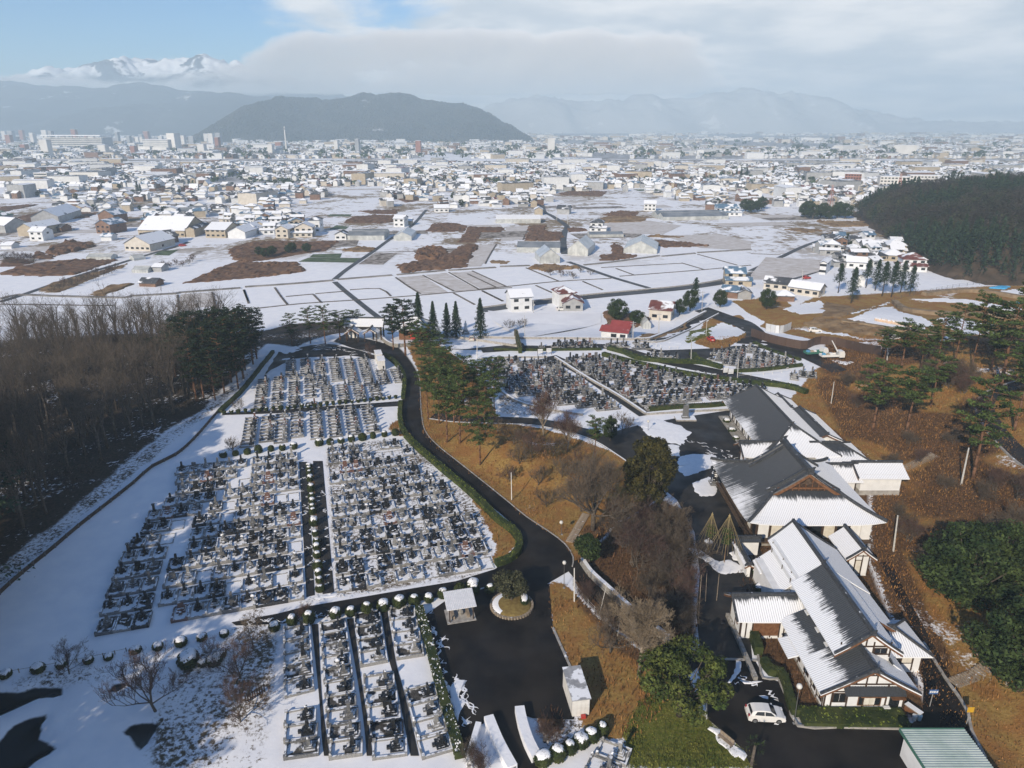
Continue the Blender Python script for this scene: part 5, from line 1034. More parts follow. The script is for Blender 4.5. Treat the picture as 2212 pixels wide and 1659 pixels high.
trees('thicket', [(1960, 960, 3.5), (1985, 1000, 3.2), (1940, 1130, 4), (1960, 1170, 4.5), (2000, 1230, 4), (1850, 880, 3.5), (2060, 960, 3.5), (1870, 830, 4.5), (2010, 835, 5), (2060, 830, 6), (2080, 850, 5), (2120, 1080, 4), (2190, 1150, 5), (2040, 1060, 3.5), (2035, 835, 6), (2000, 812, 5), (2150, 1060, 4.5), (1990, 850, 4), (2050, 838, 7), (2075, 832, 7), (1830, 838, 5), (1900, 850, 4.5), (2100, 900, 5), (2200, 1080, 5), (1925, 1010, 3.5), (2140, 1180, 5)],
	  ['bare shrub on the right slope, %s in order down the slope' % ordw(i) for i in range(26)], 'bare shrubs on the right slope')
trees('spread', [(150, 1456, 4.0), (337, 1536, 7.5), (547, 1396, 4.5), (520, 1465, 5.5), (505, 978, 3.6), (520, 1560, 5), (190 / 5 + 479.2, 722.6 + 820 / 5, 3.2), (450, 1430, 3.0)],
	  ['small bare tree beside the low fence above the pond', 'bare leaning tree with stout trunk on the pond bank', 'bare bush at the brown verge near the round topiary', 'wide bare bush beside the wooden rack', 'small bare tree standing in the clear snow of the upper terrace', 'wide bare bush lowest on the pond bank', 'small bare tree at the far hedge row', 'thin young bare tree among the snow capped bushes'], 'bare trees round the pond')
trees('spread', [(800, 775, 4.2), (640, 742, 5), (1100, 712, 4), (1130, 710, 4)], ['weeping bare tree on the verge at the upper yard', 'bare tree among the pines left of the gate', 'bare tree left of the snowy field by the yard wall', 'second bare tree left of the snowy field by the yard wall'])
trees('thicket', [(1182, 1606, 2.6, 1.2), (1015, 1650, 3), (1040, 1668, 3), (655, 1335, 2.2)], ['reddish bare shrub below the parking lot drive', 'reddish bare shrub at the hedge corner', 'reddish bare shrub beside the thin wall', 'brown shrub on the verge of the lower road'])
# the bare wood on the left
W_ = [(v.x, v.y) for v in gp(V((-120, 1235), (0, 1190), (110, 1105), (250, 985), (345, 915), (430, 868), (500, 800), (545, 752), (500, 735), (300, 735), (0, 740), (-120, 760)))]
wood = []; y = 84
while y < 215:
	x = -150 + (int(y) % 2) * 2.7
	while x < -30:
		q = (x + trnd.uniform(-1.9, 1.9), y + trnd.uniform(-1.9, 1.9))
		if bool(inpoly(np.array([q[0]]), np.array([q[1]]), W_)[0]): wood.append((q, int((y - 84) / 5.3)))
		x += 5.3
	y += 5.3
rows = {}
for q, k in wood: rows.setdefault(k, []).append(q)
for k, L_ in rows.items():
	for j, q in enumerate(sorted(L_)):
		tree('bare', q, trnd.uniform(13, 18.5), 'tall bare tree in the left wood, %s row back, %s from left' % (ordw(k), ordw(j)), 'bare trees of the left wood', wide=trnd.uniform(0.85, 1.15))
# a belt of tall conifers that stands just left of the frame and throws the blue shade over the snow
for k in range(58):
	q = (-66 - trnd.uniform(0, 30), 20 + (k - 16) * 2.3 + trnd.uniform(-2, 2)) if k > 22 else (-50 - trnd.uniform(0, 30), -2 + k * 2.0)
	if -q[0] < 0.74 * (q[1] * 0.94 + 14) + 6: q = (-(0.74 * (q[1] * 0.94 + 14) + 6) - trnd.uniform(0, 12), q[1])
	tree('cedar' if k % 3 else 'darkpine', q, trnd.uniform(20, 27), 'tall dark conifer just outside the left edge, shading the snow', 'conifer belt at the left edge', wide=1.45)
# undergrowth of the wood: brush nobody could count
tb = TB(); ur = random.Random(8); XA = [min(p[0] for p in W_), max(p[0] for p in W_), min(p[1] for p in W_), max(p[1] for p in W_)]
k = 0
cand = np.stack([np.random.default_rng(3).uniform(XA[0], XA[1], 9000), np.random.default_rng(4).uniform(XA[2], XA[3], 9000)], 1); ok = inpoly(cand[:, 0], cand[:, 1], W_); cand = cand[ok]; cz = ht(cand[:, 0], cand[:, 1]); dn = fbm(cand[:, 0] / 12, cand[:, 1] / 12, 3, 4)
for (x, y), z, dd in zip(cand, cz, dn):
	if dd < 0.0: continue
	hgt = ur.uniform(0.5, 1.8); p = Vector((x, y, float(z)))
	for j in range(9):
		d = Vector((ur.uniform(-0.7, 0.7), ur.uniform(-0.7, 0.7), 1)) * hgt * ur.uniform(0.5, 1); tb.strip(p, p + d, 0.05, ur)
		if j % 2: tb.tri(p + d * ur.uniform(0.4, 1), rnd_unit(ur), 0.35, ur, 0.5)
tag(link('undergrowth', tb.mesh('undergrowth', TWIG)), 'brown leafless brush on the floor of the left wood', kind='stuff')
# dry grass tufts and fallen twigs on the banks: what nobody could count
def tufts(att, n, seed, hgt, m, name, label, lim=(-30, 122, 40, 215)):
	r = np.random.default_rng(seed); ys, xs = np.nonzero((ATT[att] > 0.6) & (GX > lim[0]) & (GX < lim[1]) & (GY > lim[2]) & (GY < lim[3])); k = r.integers(0, len(ys), n)
	X = GX[ys[k], xs[k]] + r.uniform(-0.5, 0.5, n); Y = GY[ys[k], xs[k]] + r.uniform(-0.5, 0.5, n); Z = ht(X, Y); H = hgt * r.uniform(0.4, 1.2, n) * (0.5 + 1.3 * np.clip(fbm(X / 5, Y / 5, 3, seed) + 0.5, 0, 1)); A = r.uniform(0, 6.28, n); w = 0.04 + 0.06 * r.random(n)
	L = r.uniform(-0.35, 0.35, (n, 2)) * H[:, None]; V0 = np.stack([X - w * np.cos(A), Y - w * np.sin(A), Z], 1); V1 = np.stack([X + w * np.cos(A), Y + w * np.sin(A), Z], 1); V2 = np.stack([X + L[:, 0], Y + L[:, 1], Z + H], 1)
	P = np.stack([V0, V1, V2], 1).reshape(-1, 3); me = bpy.data.meshes.new(name); me.vertices.add(len(P)); me.vertices.foreach_set('co', P.ravel()); me.loops.add(len(P)); me.loops.foreach_set('vertex_index', np.arange(len(P), dtype=np.int32)); me.polygons.add(n); me.polygons.foreach_set('loop_start', np.arange(0, 3 * n, 3, dtype=np.int32)); me.polygons.foreach_set('loop_total', np.full(n, 3, np.int32)); me.materials.append(m); me.update(); tag(link(name, me), label, kind='stuff')
TUFT = leafmat('dry_grass_blades', (0.15, 0.072, 0.026), (0.28, 0.155, 0.055), 0.15); TUFT_D = leafmat('dead_leaves', (0.05, 0.028, 0.016), (0.12, 0.065, 0.036), 0.2); TUFT_G = leafmat('lawn_blades', (0.065, 0.09, 0.014), (0.14, 0.14, 0.032), 0.3)
tufts('drygrass', 80000, 1, 0.35, TUFT, 'dry_grass', 'orange dry grass on the banks and slopes'); tufts('litter', 45000, 2, 0.45, TUFT_D, 'leaf_litter', 'brown leaves and low brush on the slopes'); tufts('lawn', 9000, 3, 0.2, TUFT_G, 'lawn_grass', 'green mossy grass of the lawn bank')
# ================================================================ hedges, topiary, small structures, vehicles
HEDGE = leafmat('hedge_leaves', (0.055, 0.085, 0.010), (0.125, 0.150, 0.026), 0.8)
HEDGE_D = leafmat('dark_hedge_leaves', (0.016, 0.028, 0.008), (0.045, 0.055, 0.016), 0.8)
HEDGE_S = mat('snow_dusted_hedge', (0.03, 0.045, 0.012), (0.075, 0.085, 0.03), 0.8, 0.85, snow=0.5, sscale=2.2, snowlo=0.2, snowhi=0.6)
WHITEM = mat('white_metal', (0.62, 0.62, 0.60), (0.72, 0.72, 0.70), 1.5, 0.5, snow=0.1); POLE = mat('pole_concrete', (0.40, 0.40, 0.39), (0.52, 0.52, 0.50), 2, 0.8); WOODP = mat('weathered_wood', (0.20, 0.16, 0.12), (0.32, 0.27, 0.21), 3, 0.9, snow=0.2)
def hedge(px, w, h, m, label, den=26, seed=1, z=None):
	P = resample([Vector((p.x, p.y, 0)) for p in gp(px)], 1.0); A, B = offset_line(P, w / 2), offset_line(P, -w / 2); o = P[0]; zf = lambda x, y: hz(x, y) if z is None else z
	t = empty('hedge', (o.x, o.y, 0), 0, label, 'hedge', 'clipped hedges'); mb = MB(); vs = []; r = random.Random(seed)
	for a, b in zip(A, B):
		za, zb = zf(a.x, a.y), zf(b.x, b.y); vs += [(a.x - o.x, a.y - o.y, za - 0.1), (a.x - o.x, a.y - o.y, za + h * 0.9), (b.x - o.x, b.y - o.y, zb + h * 0.9), (b.x - o.x, b.y - o.y, zb - 0.1)]
	n = len(P); fs = []
	for i in range(n - 1): k = 4 * i; fs += [(k, k + 1, k + 5, k + 4), (k + 1, k + 2, k + 6, k + 5), (k + 2, k + 3, k + 7, k + 6)]
	e = 4 * (n - 1); fs += [(0, 3, 2, 1), (e, e + 1, e + 2, e + 3)]; mb.add(vs, fs).build('core', HEDGE_D, t)
	tb = TB()
	for i in range(n - 1):
		L_ = (P[i + 1] - P[i]).length
		for k in range(int(den * L_ * (w + 2 * h) / 2.8)):
			s = r.random() * (w + 2 * h); q = r.random(); a, b = A[i].lerp(A[i + 1], q), B[i].lerp(B[i + 1], q)
			if s < h: p = a; zz = s; nn = (a - b)
			elif s < h + w: p = a.lerp(b, (s - h) / w); zz = h * (0.93 + 0.09 * r.random()); nn = Vector((0, 0, 1))
			else: p = b; zz = s - h - w; nn = (b - a)
			nn = Vector((nn.x, nn.y, nn.z)); nn.normalize(); p = Vector((p.x - o.x, p.y - o.y, zf(p.x, p.y) + zz)) + rnd_unit(r) * 0.06
			tb.tri(p, (nn + rnd_unit(r) * 0.7).normalized(), r.uniform(0.16, 0.3), r, 0.7)
	link('leaves', tb.mesh('leaves', m), t)
hedge(A2((1760, 235), (1850, 300), (1930, 390), (1970, 490), (1968, 600), (1958, 700)), 0.9, 1.1, HEDGE, 'green hedge on the left of the winding road, uppermost stretch')
hedge(A2((1935, 750), (1925, 850), (1928, 950), (1955, 1050), (1990, 1090)), 0.9, 1.1, HEDGE, 'green hedge on the left of the winding road, middle stretch')
hedge(V((877, 944), (900, 968), (921, 986), (960, 1020), (1005, 1057), (1040, 1090), (1075, 1125), (1108, 1150), (1122, 1172), (1118, 1195), (1100, 1212), (1071, 1222)), 1.1, 1.0, HEDGE, 'long bright green hedge that follows the winding road to the junction')
hedge(C8((505, 640), (545, 780), (600, 980), (650, 1180), (700, 1350), (745, 1500), (770, 1600)), 1.1, 1.0, HEDGE_S, 'snow dusted hedge between the near graves and the parking lot')
hedge(A5((810, 137), (1000, 188), (1250, 245), (1500, 288), (1750, 320), (2000, 345), (2130, 385)), 1.3, 1.2, HEDGE, 'yellow green hedge above the right hand cemetery', 14); hedge(A5((845, 97), (950, 125), (1060, 165), (1300, 185), (1450, 190), (1580, 222)), 1.4, 1.2, HEDGE, 'upper yellow green hedge beyond the right hand cemetery', 14)
hedge(A5((1390, 130), (1420, 165), (1500, 190)), 2.0, 0.8, HEDGE, 'short curved hedge beside the corner graves', 14); hedge(A5((1660, 245), (1850, 235), (2100, 205)), 0.8, 0.9, HEDGE_D, 'dark hedge in front of the corner graves', 14); hedge(A5((1110, 495), (1300, 478), (1480, 470), (1640, 455)), 1.0, 1.0, TWIG_R, 'reddish hedge along the near edge of the right hand cemetery', 14)
hedge(A5((1790, 55), (1880, 100), (2000, 140), (2090, 170)), 0.8, 0.7, HEDGE, 'low hedge behind the corner graves', 12); hedge(A5((100, 100), (350, 105), (800, 100)), 0.8, 0.7, HEDGE_D, 'low dark hedge along the lower yard', 10)
hedge(C9((760, 1345), (1000, 1350), (1250, 1352), (1440, 1355)), 2.4, 0.8, HEDGE, 'broad low mossy hedge in front of the quarters'); hedge(C9((520, 980), (570, 1050), (630, 1060), (670, 1150), (700, 1260), (730, 1330)), 0.9, 1.1, HEDGE_D, 'dark hedge along the garden beside the parked car'); hedge(C9((450, 800), (470, 860), (490, 930)), 1.0, 1.4, HEDGE_D, 'clipped hedge beside the entrance wing')
hedge(V((590, 762), (560, 800), (520, 850), (485, 882), (475, 892)), 0.9, 0.9, HEDGE_D, 'dark hedge along the left boundary of the upper graves', 14); hedge(C5((1130, 290), (1145, 350), (1160, 410)), 1.0, 2.0, TWIG_L, 'tall ivy covered pale hedge by the lower yard', 14)
kerb('hedge_kerb', [(p.x, p.y) for p in gp(C9((620, 1085), (680, 1230), (745, 1392), (1000, 1400), (1410, 1410)))], CONC, 0.25, 0.3)
kerb('garden_kerb', [(p.x, p.y) for p in gp(C9((165, 955), (330, 958), (480, 965)))], CONC, 0.3, 0.15); kerb('garden_kerb', [(p.x, p.y) for p in gp(C9((480, 890), (500, 1000), (520, 1080), (615, 1085)))], CONC, 0.25, 0.2)
# ---- clipped round bushes with snow caps
def topiary_mesh(seed, prof, m, n=420, leaf=0.17):
	r = random.Random(seed); core = MB().lathe([(a * 0.93, b * 0.96) for a, b in prof], 10); tb = TB()
	for f in core.f: k = len(tb.v); tb.v += [Vector(core.v[i]) for i in f]; tb.f.append(tuple(range(k, k + len(f))))
	for k in range(n):
		t = r.random() * (len(prof) - 1); i = int(t); q = t - i; rr = prof[i][0] * (1 - q) + prof[i + 1][0] * q; z = prof[i][1] * (1 - q) + prof[i + 1][1] * q; a = r.uniform(0, 6.28); nn = Vector((math.cos(a), math.sin(a), 0.4))
		tb.tri(Vector((rr * math.cos(a), rr * math.sin(a), z)), (nn + rnd_unit(r) * 0.6).normalized(), r.uniform(0.7, 1.2) * leaf, r, 0.7)
	return tb.mesh('foliage', m)
DOME = [(0.42, 0), (0.58, 0.3), (0.62, 0.6), (0.55, 0.9), (0.36, 1.1), (0.05, 1.2)]; CUP = [(0.28, 0), (0.42, 0.4), (0.52, 0.85), (0.5, 1.0), (0.1, 1.05)]
TOP = [topiary_mesh(s, DOME, HEDGE_D) for s in (1, 2)]; CUPM = topiary_mesh(3, CUP, HEDGE_D, 200)
def capmesh(rad, z0, z1, seed):
	mb = MB(); r = random.Random(seed); prof = [(rad, z0), (rad * 0.93, z0 + (z1 - z0) * 0.45), (rad * 0.6, z0 + (z1 - z0) * 0.85), (0.04, z1)]; vs = []
	for k, (a, z) in enumerate(prof):
		for i in range(14): t = 2 * math.pi * i / 14; q = 1 + (0.16 * r.uniform(-1, 1) if k < 2 else 0.03 * r.uniform(-1, 1)); vs.append((a * q * math.cos(t), a * q * math.sin(t), z + (r.uniform(-0.1, 0.03) if k == 0 else 0)))
	mb.add(vs, [(k * 14 + i, k * 14 + (i + 1) % 14, (k + 1) * 14 + (i + 1) % 14, (k + 1) * 14 + i) for k in range(3) for i in range(14)] + [tuple(range(42, 56))]); return mb.mesh('snow_cap', SNOWM, True)
CAPS = [capmesh(0.49, 0.92, 1.25, 1), capmesh(0.40, 1.0, 1.25, 2), capmesh(0.32, 1.07, 1.25, 3)]; CUPCAP = capmesh(0.3, 1.0, 1.1, 4)
def bushes(pxs, size, phrase, group, mesh=None, cap=True, capp=0.85):
	for i, (px, py) in enumerate(pxs):
		p = G(px, py); s = size[i % len(size)]; t = empty('clipped_bush', (p.x, p.y, hz(p.x, p.y) - 0.03), trnd.uniform(0, 6), phrase % ordw(i), 'bush', group); q_ = trnd.uniform(0.85, 1.12); t.scale = (s * q_, s * trnd.uniform(0.85, 1.12), s * trnd.uniform(0.8, 1.08)); t.rotation_euler = (trnd.uniform(-0.07, 0.07), trnd.uniform(-0.07, 0.07), trnd.uniform(0, 6)); link('foliage', mesh or TOP[i % 2], t)
		if cap and trnd.random() < capp: link('snow_cap', CAPS[i % 3] if mesh is None else CUPCAP, t)
bushes(A1((2080, 205), (2083, 238), (2086, 272), (2090, 320), (2098, 410), (2102, 468), (2106, 512), (2110, 562), (2114, 605), (2122, 700), (2136, 795), (2143, 868), (2147, 912), (2150, 980), (2156, 1085), (2164, 1135), (2170, 1195), (2178, 1275)), [1.0, 0.95, 1.0, 1.05, 1.25], 'round clipped bush in the hedge aisle, %s from the far end', 'round bushes in the aisle between the two blocks')
bushes(A4((95, 535), (285, 485), (465, 450), (750, 405), (920, 375), (1090, 345), (1265, 320), (1435, 275), (1605, 255), (1760, 225), (1910, 180), (2090, 140), (2230, 100)) + C8((862, 525), (965, 515)), [1.25, 1.3, 1.55, 1.35, 1.25], 'snow capped round bush along the lower road, %s from the left', 'snow capped bushes along the lower road')
bushes(A2((20, 1325), (150, 1305), (280, 1290), (400, 1275), (535, 1258), (655, 1248), (780, 1235), (1055, 1195), (1170, 1185), (1290, 1168), (1405, 1155), (1520, 1140), (1635, 1120), (1760, 1100), (1875, 1085)), [1.15, 1.1, 1.2, 1.35], 'round clipped bush on the upper terrace edge, %s from the left', 'round bushes on the terrace edge', capp=0.35)
bushes(A2(*[(30 + 76 * i, 862 - 6.2 * i) for i in range(12)], *[(935 + 67.5 * i, 790 - 7.0 * i) for i in range(15)]), [0.95, 0.9, 1.0], 'cup shaped clipped bush along the far aisle, %s from the left', 'cup shaped bushes along the far aisle', CUPM, True, 0.4)
bushes(C8((1312, 1625), (1400, 1595), (1475, 1550), (1550, 1512), (1622, 1475), (1690, 1430)), [1.5, 1.45, 1.35, 1.35, 1.5, 1.2], 'snow topped bush in the row below the white shed, %s from the left', 'snow topped bushes below the shed', capp=1.0)
def low_mound(pxs, r, phrase, group):
	for i, (px, py) in enumerate(pxs):
		p = G(px, py); s = r[i % len(r)]; t = empty('low_bush', (p.x, p.y, hz(p.x, p.y) - 0.05), trnd.uniform(0, 6), phrase % ordw(i) if '%s' in phrase else phrase, 'bush', group); t.scale = (s, s * 0.9, s * 0.62); link('foliage', TOP[i % 2], t); link('snow_cap', CAPS[0], t)
low_mound(C7((1455, 800), (1310, 825), (1175, 858), (1025, 885), (880, 908), (705, 950), (575, 972), (400, 1000), (250, 1030), (40, 1065)), [1.1, 1.15, 1.4, 1.2, 1.2, 1.0], 'low snow covered bush beside the pond fence, %s from the right', 'low bushes along the pond fence')
low_mound(C7((1225, 985), (1315, 990), (1390, 985), (1425, 940)), [2.3, 1.1, 1.5, 1.4], 'snow covered rounded bush in the bush group above the pond, %s from left', 'bush group above the pond')
low_mound(C9((500, 510), (478, 400)), [1.5, 1.1], 'rounded bush with snow cap before the entrance wing, %s upwards', 'bushes by the entrance wing'); low_mound(C6((285, 860), (320, 920), (345, 970)), [1.5, 1.4, 1.2], 'clipped bush along the guest hall front, %s from the far end', 'bushes along the guest hall')
# ---- lamps and poles
GLOBE = mat('lamp_globe', (0.60, 0.60, 0.57), None, rough=0.3)
def pole(px_top, px_base, label, kind='utility_pole', r=0.14, m=POLE, arms=0, globe=0, h=None):
	b = G(*px_base); d = ray(*px_top); tt = (b.y) / d[1]; H = CH + d[2] * tt - b.z; X = d[0] * tt - b.x
	H = h or max(2.0, H); t = empty(kind, (b.x, b.y, b.z - 0.05), 0, label, 'lamp' if globe else 'pole', None); lean = max(-0.35 * H, min(0.35 * H, X)) if h is None else 0
	MB().tube((0, 0, 0), (lean, 0, H), r, r * 0.65, 8).build('shaft', m, t)
	for k in range(arms): MB().box(lean - 0.9, lean + 0.9, -0.06, 0.06, H - 0.5 - k * 0.7, H - 0.38 - k * 0.7).build('crossarm', STEEL, t)
	if arms: MB().lathe([(0.2, 0), (0.24, 0.1), (0.24, 0.7), (0.1, 0.8)], 8, (lean + 0.35, 0, H - 2.3)).build('transformer', STEEL, t)
	if globe: MB().lathe([(0.05, 0), (globe * 0.75, globe * 0.3), (globe, globe), (globe * 0.75, globe * 1.7), (0.05, globe * 2)], 12, (lean, 0, H - 0.05)).build('globe', GLOBE, t, True); MB().box(-0.15, 0.15, -0.15, 0.15, -0.02, 0.12).build('base_plate', STEEL, t)
DARKP = mat('dark_pole', (0.10, 0.10, 0.10), None, rough=0.6)
for q in ((M8((823, 645)), M8((827, 872)), 'white pole alone on the orange grass bank', 'lamp_pole', 0.09, WHITEM), (C8((1510, 362)), C8((1510, 580)), 'white pole beside the lane below the junction', 'lamp_pole', 0.1, WHITEM), (C8((1722, 460)), C8((1665, 692)), 'thin leaning pole left of the pale bare tree', 'lamp_pole', 0.06, POLE), (C8((1822, 590)), C8((1790, 805)), 'thin pole nearest the pale bare tree', 'lamp_pole', 0.06, POLE), (C9((155, 1150)), C9((155, 1340)), 'grey pole at the edge of the mossy bank', 'lamp_pole', 0.08, POLE), (C6((1855, 1020)), C6((1805, 1260)), 'leaning grey pole above the storehouse', 'utility_pole', 0.17, POLE), (C9((1395, 20)), C9((1365, 255)), 'grey pole between the hall and the huge evergreen', 'utility_pole', 0.15, POLE), (C6((982, 592)), C6((962, 735)), 'leaning pole behind the guest hall on the slope', 'utility_pole', 0.12, POLE),
		  (C6((1330, 365)), C6((1325, 455)), 'utility pole between the crest pines', 'utility_pole', 0.16, POLE, 2), (M5((1260, 333)), M5((1256, 480)), 'utility pole right of the red roofed hut', 'utility_pole', 0.15, POLE, 2), (M5((1468, 268)), M5((1466, 442)), 'utility pole in front of the red roofed farmhouse', 'utility_pole', 0.13, POLE, 1), (M5((1822, 90)), M5((1815, 250)), 'utility pole beside the dark village trees', 'utility_pole', 0.14, POLE, 1), (M5((378, 285)), M5((378, 472)), 'slim pole at the left of the snowy field', 'utility_pole', 0.08, POLE), (M5((450, 160)), M5((448, 268)), 'pole beside the white house carport', 'utility_pole', 0.14, POLE, 1), (M5((1732, 480)), M5((1726, 672)), 'lamp pole at the corner of the lower yard', 'lamp_pole', 0.12, POLE), (M5((2112, 640)), M5((2102, 800)), 'pole beside the stacked sign boards', 'lamp_pole', 0.12, POLE), (M5((1858, 310)), M5((1848, 452)), 'pole on the grassy triangle by the bridge', 'utility_pole', 0.1, POLE), (M6((1930, 322)), M6((1928, 470)), 'white pole in the lower yard', 'lamp_pole', 0.12, WHITEM), (M3((728, 85)), M3((728, 155)), 'utility pole at the dark lane', 'utility_pole', 0.2, POLE, 1), (M3((640, 80)), M3((640, 128)), 'utility pole left of the dark lane pole', 'utility_pole', 0.2, POLE, 1), (M1((1490, 190)), M1((1492, 290)), 'utility pole above the left village', 'utility_pole', 0.2, POLE, 1), (M1((1810, 165)), M1((1814, 300)), 'tall utility pole right of the left village glasshouse', 'utility_pole', 0.2, POLE, 1), (M4((603, 90)), M4((597, 195)), 'utility pole in the shaded village', 'utility_pole', 0.16, POLE, 1), (M4((738, 85)), M4((732, 165)), 'second utility pole in the shaded village', 'utility_pole', 0.16, POLE, 1), (M4((420, 250)), M4((415, 340)), 'pole by the shaded field lane', 'utility_pole', 0.14, POLE), (M2((1588, 950)), M2((1588, 1045)), 'slim pole among the spruces', 'lamp_pole', 0.1, POLE), (C9((58, 345)), C9((42, 535)), 'thin prop pole in the garden, leftmost', 'garden_pole', 0.05, WOODP), (C9((122, 405)), C9((103, 690)), 'thin prop pole in the garden, second', 'garden_pole', 0.05, WOODP), (C9((157, 395)), C9((148, 580)), 'thin prop pole in the garden, third', 'garden_pole', 0.05, WOODP), (C9((237, 400)), C9((220, 575)), 'thin prop pole in the garden, rightmost', 'garden_pole', 0.05, WOODP)):
	(a,), (b,), lab, kd, r, m, *arm = q; pole(a, b, lab, kd, r, m, arm[0] if arm else 0)
for a, b, g, lab in ((C8((1445, 335))[0], C8((1443, 492))[0], 0.28, 'globe lamp on a thin pole at the junction'), (C9((755, 1140))[0], C9((722, 1372))[0], 0.32, 'globe lamp on a brown pole by the garden corner'), (M8((1228, 1085))[0], M8((1232, 1150))[0], 0.3, 'grey globe lamp on the orange grass below the steps'), (M6((1105, 272))[0], M6((1108, 345))[0], 0.3, 'globe lamp beside the tiled gate'), (M8((1932, 248))[0], M8((1932, 310))[0], 0.3, 'globe lamp in the snow patch of the yard')):
	pole(a, b, lab, 'street_lamp', 0.05, DARKP, 0, g)
# ---- car
CARW = mat('white_car_paint', (0.72, 0.72, 0.71), None, rough=0.25, spec=0.6); TYRE = mat('tyre_rubber', (0.012, 0.012, 0.012), None, rough=0.9); ALLOY = mat('wheel_alloy', (0.35, 0.36, 0.37), None, rough=0.35, metal=0.7); LAMPR = mat('tail_lamp', (0.30, 0.015, 0.012), None, rough=0.3); LAMPW = mat('head_lamp', (0.55, 0.57, 0.60), None, rough=0.2)
def car(p, ang, label, paint=CARW, L_=4.05, W_=1.72, H_=1.5, snow=False):
	t = empty('parked_car', (p.x, p.y, hz(p.x, p.y) + 0.07), ang, label, 'car', 'parked cars'); k = L_ / 4.05
	prof = [(-2.0, 0.35), (-2.02, 0.62), (-1.93, 0.92), (-1.72, 1.02), (-1.55, 1.36), (-1.2, 1.47), (-0.3, 1.50), (0.35, 1.42), (1.05, 0.98), (1.6, 0.86), (1.95, 0.70), (2.02, 0.5), (1.98, 0.3), (1.62, 0.22), (-1.65, 0.22)]
	def hw(z): return W_ / 2 * (1.0 if z < 0.95 else 1.0 - 0.26 * min(1, (z - 0.95) / 0.5))
	vs = []; n = len(prof)
	for f in (-1, -0.93, 0.93, 1):
		for x, z in prof:
			inset = 0.05 if abs(f) == 1 else 0.0; vs.append((x * k * (1 - inset * 0.25), f * hw(z), (z - 0.6) * (1 - inset * 0.7) + 0.6))
	fs = [(r * n + i, r * n + (i + 1) % n, (r + 1) * n + (i + 1) % n, (r + 1) * n + i) for r in range(3) for i in range(n)] + [tuple(range(n)), tuple(range(4 * n - 1, 3 * n - 1, -1))]
	b = MB().add(vs, fs).build('body', paint, t); bm = bmesh.new(); bm.from_mesh(b.data); bmesh.ops.recalc_face_normals(bm, faces=bm.faces[:]); bm.to_mesh(b.data); bm.free()
	def quad(pts, nm, m, par=t):
		c = sum((Vector(q) for q in pts), Vector()) / len(pts); nn = (Vector(pts[1]) - Vector(pts[0])).cross(Vector(pts[2]) - Vector(pts[0])).normalized(); o = [Vector(q) + nn * 0.014 for q in pts]; i2 = [Vector(q) - nn * 0.03 for q in pts]; N_ = len(pts)
		return MB().add(o + i2, [tuple(range(N_)), tuple(range(2 * N_ - 1, N_ - 1, -1))] + [(i, (i + 1) % N_, N_ + (i + 1) % N_, N_ + i) for i in range(N_)]).build(nm, m, par)
	quad([(0.42 * k, -0.56, 1.385), (1.0 * k, -0.70, 1.02), (1.0 * k, 0.70, 1.02), (0.42 * k, 0.56, 1.385)], 'windscreen', GLASS); quad([(-1.73 * k, 0.66, 1.05), (-1.73 * k, -0.66, 1.05), (-1.57 * k, -0.56, 1.33), (-1.57 * k, 0.56, 1.33)], 'rear_window', GLASS)
	for s in (-1, 1):
		for pts in ([(-0.25, 1.02), (0.82, 1.0), (0.38, 1.33), (-0.25, 1.40)], [(-1.35, 1.06), (-0.33, 1.02), (-0.33, 1.40), (-1.1, 1.38)]):
			q = [(x * k, s * (hw(z) + 0.004), z) for x, z in pts]; quad(q if s < 0 else q[::-1], 'side_window', GLASS)
		for x in (-1.28 * k, 1.27 * k):
			w = MB().lathe([(0.30, -0.1), (0.31, -0.06), (0.31, 0.06), (0.30, 0.1)], 18).build('wheel', TYRE, t); w.location = (x, s * (W_ / 2 - 0.08), 0.31); w.rotation_euler[0] = math.pi / 2
			a = MB().lathe([(0.2, -0.112), (0.2, 0.112)], 12).build('rim', ALLOY, w)
		MB().box(1.80 * k, 1.96 * k, s * 0.62 - 0.17, s * 0.62 + 0.17, 0.66, 0.80).build('headlight', LAMPW, t); MB().box(-2.0 * k, -1.86 * k, s * 0.66 - 0.12, s * 0.66 + 0.12, 0.80, 1.04).build('tail_light', LAMPR, t); MB().box(0.72 * k, 0.9 * k, s * 0.92 - 0.08, s * 0.92 + 0.08, 0.98, 1.1).build('wing_mirror', paint, t)
	MB().box(-2.06 * k, -1.98 * k, -0.25, 0.25, 0.62, 0.76).build('number_plate', WHITEM, t)
	if snow: MB().box(-1.45 * k, 0.1 * k, -0.5, 0.5, 1.46, 1.56).build('roof_snow', SNOWM, t)
c0 = G(*C9((530, 1335))[0]); car(c0, R(-3), 'white hatchback parked alone on the dark temple lot', snow=False)
GREYP = mat('silver_car_paint', (0.42, 0.43, 0.45), None, rough=0.3, spec=0.6); REDP = mat('red_paint', (0.42, 0.05, 0.04), None, rough=0.4)
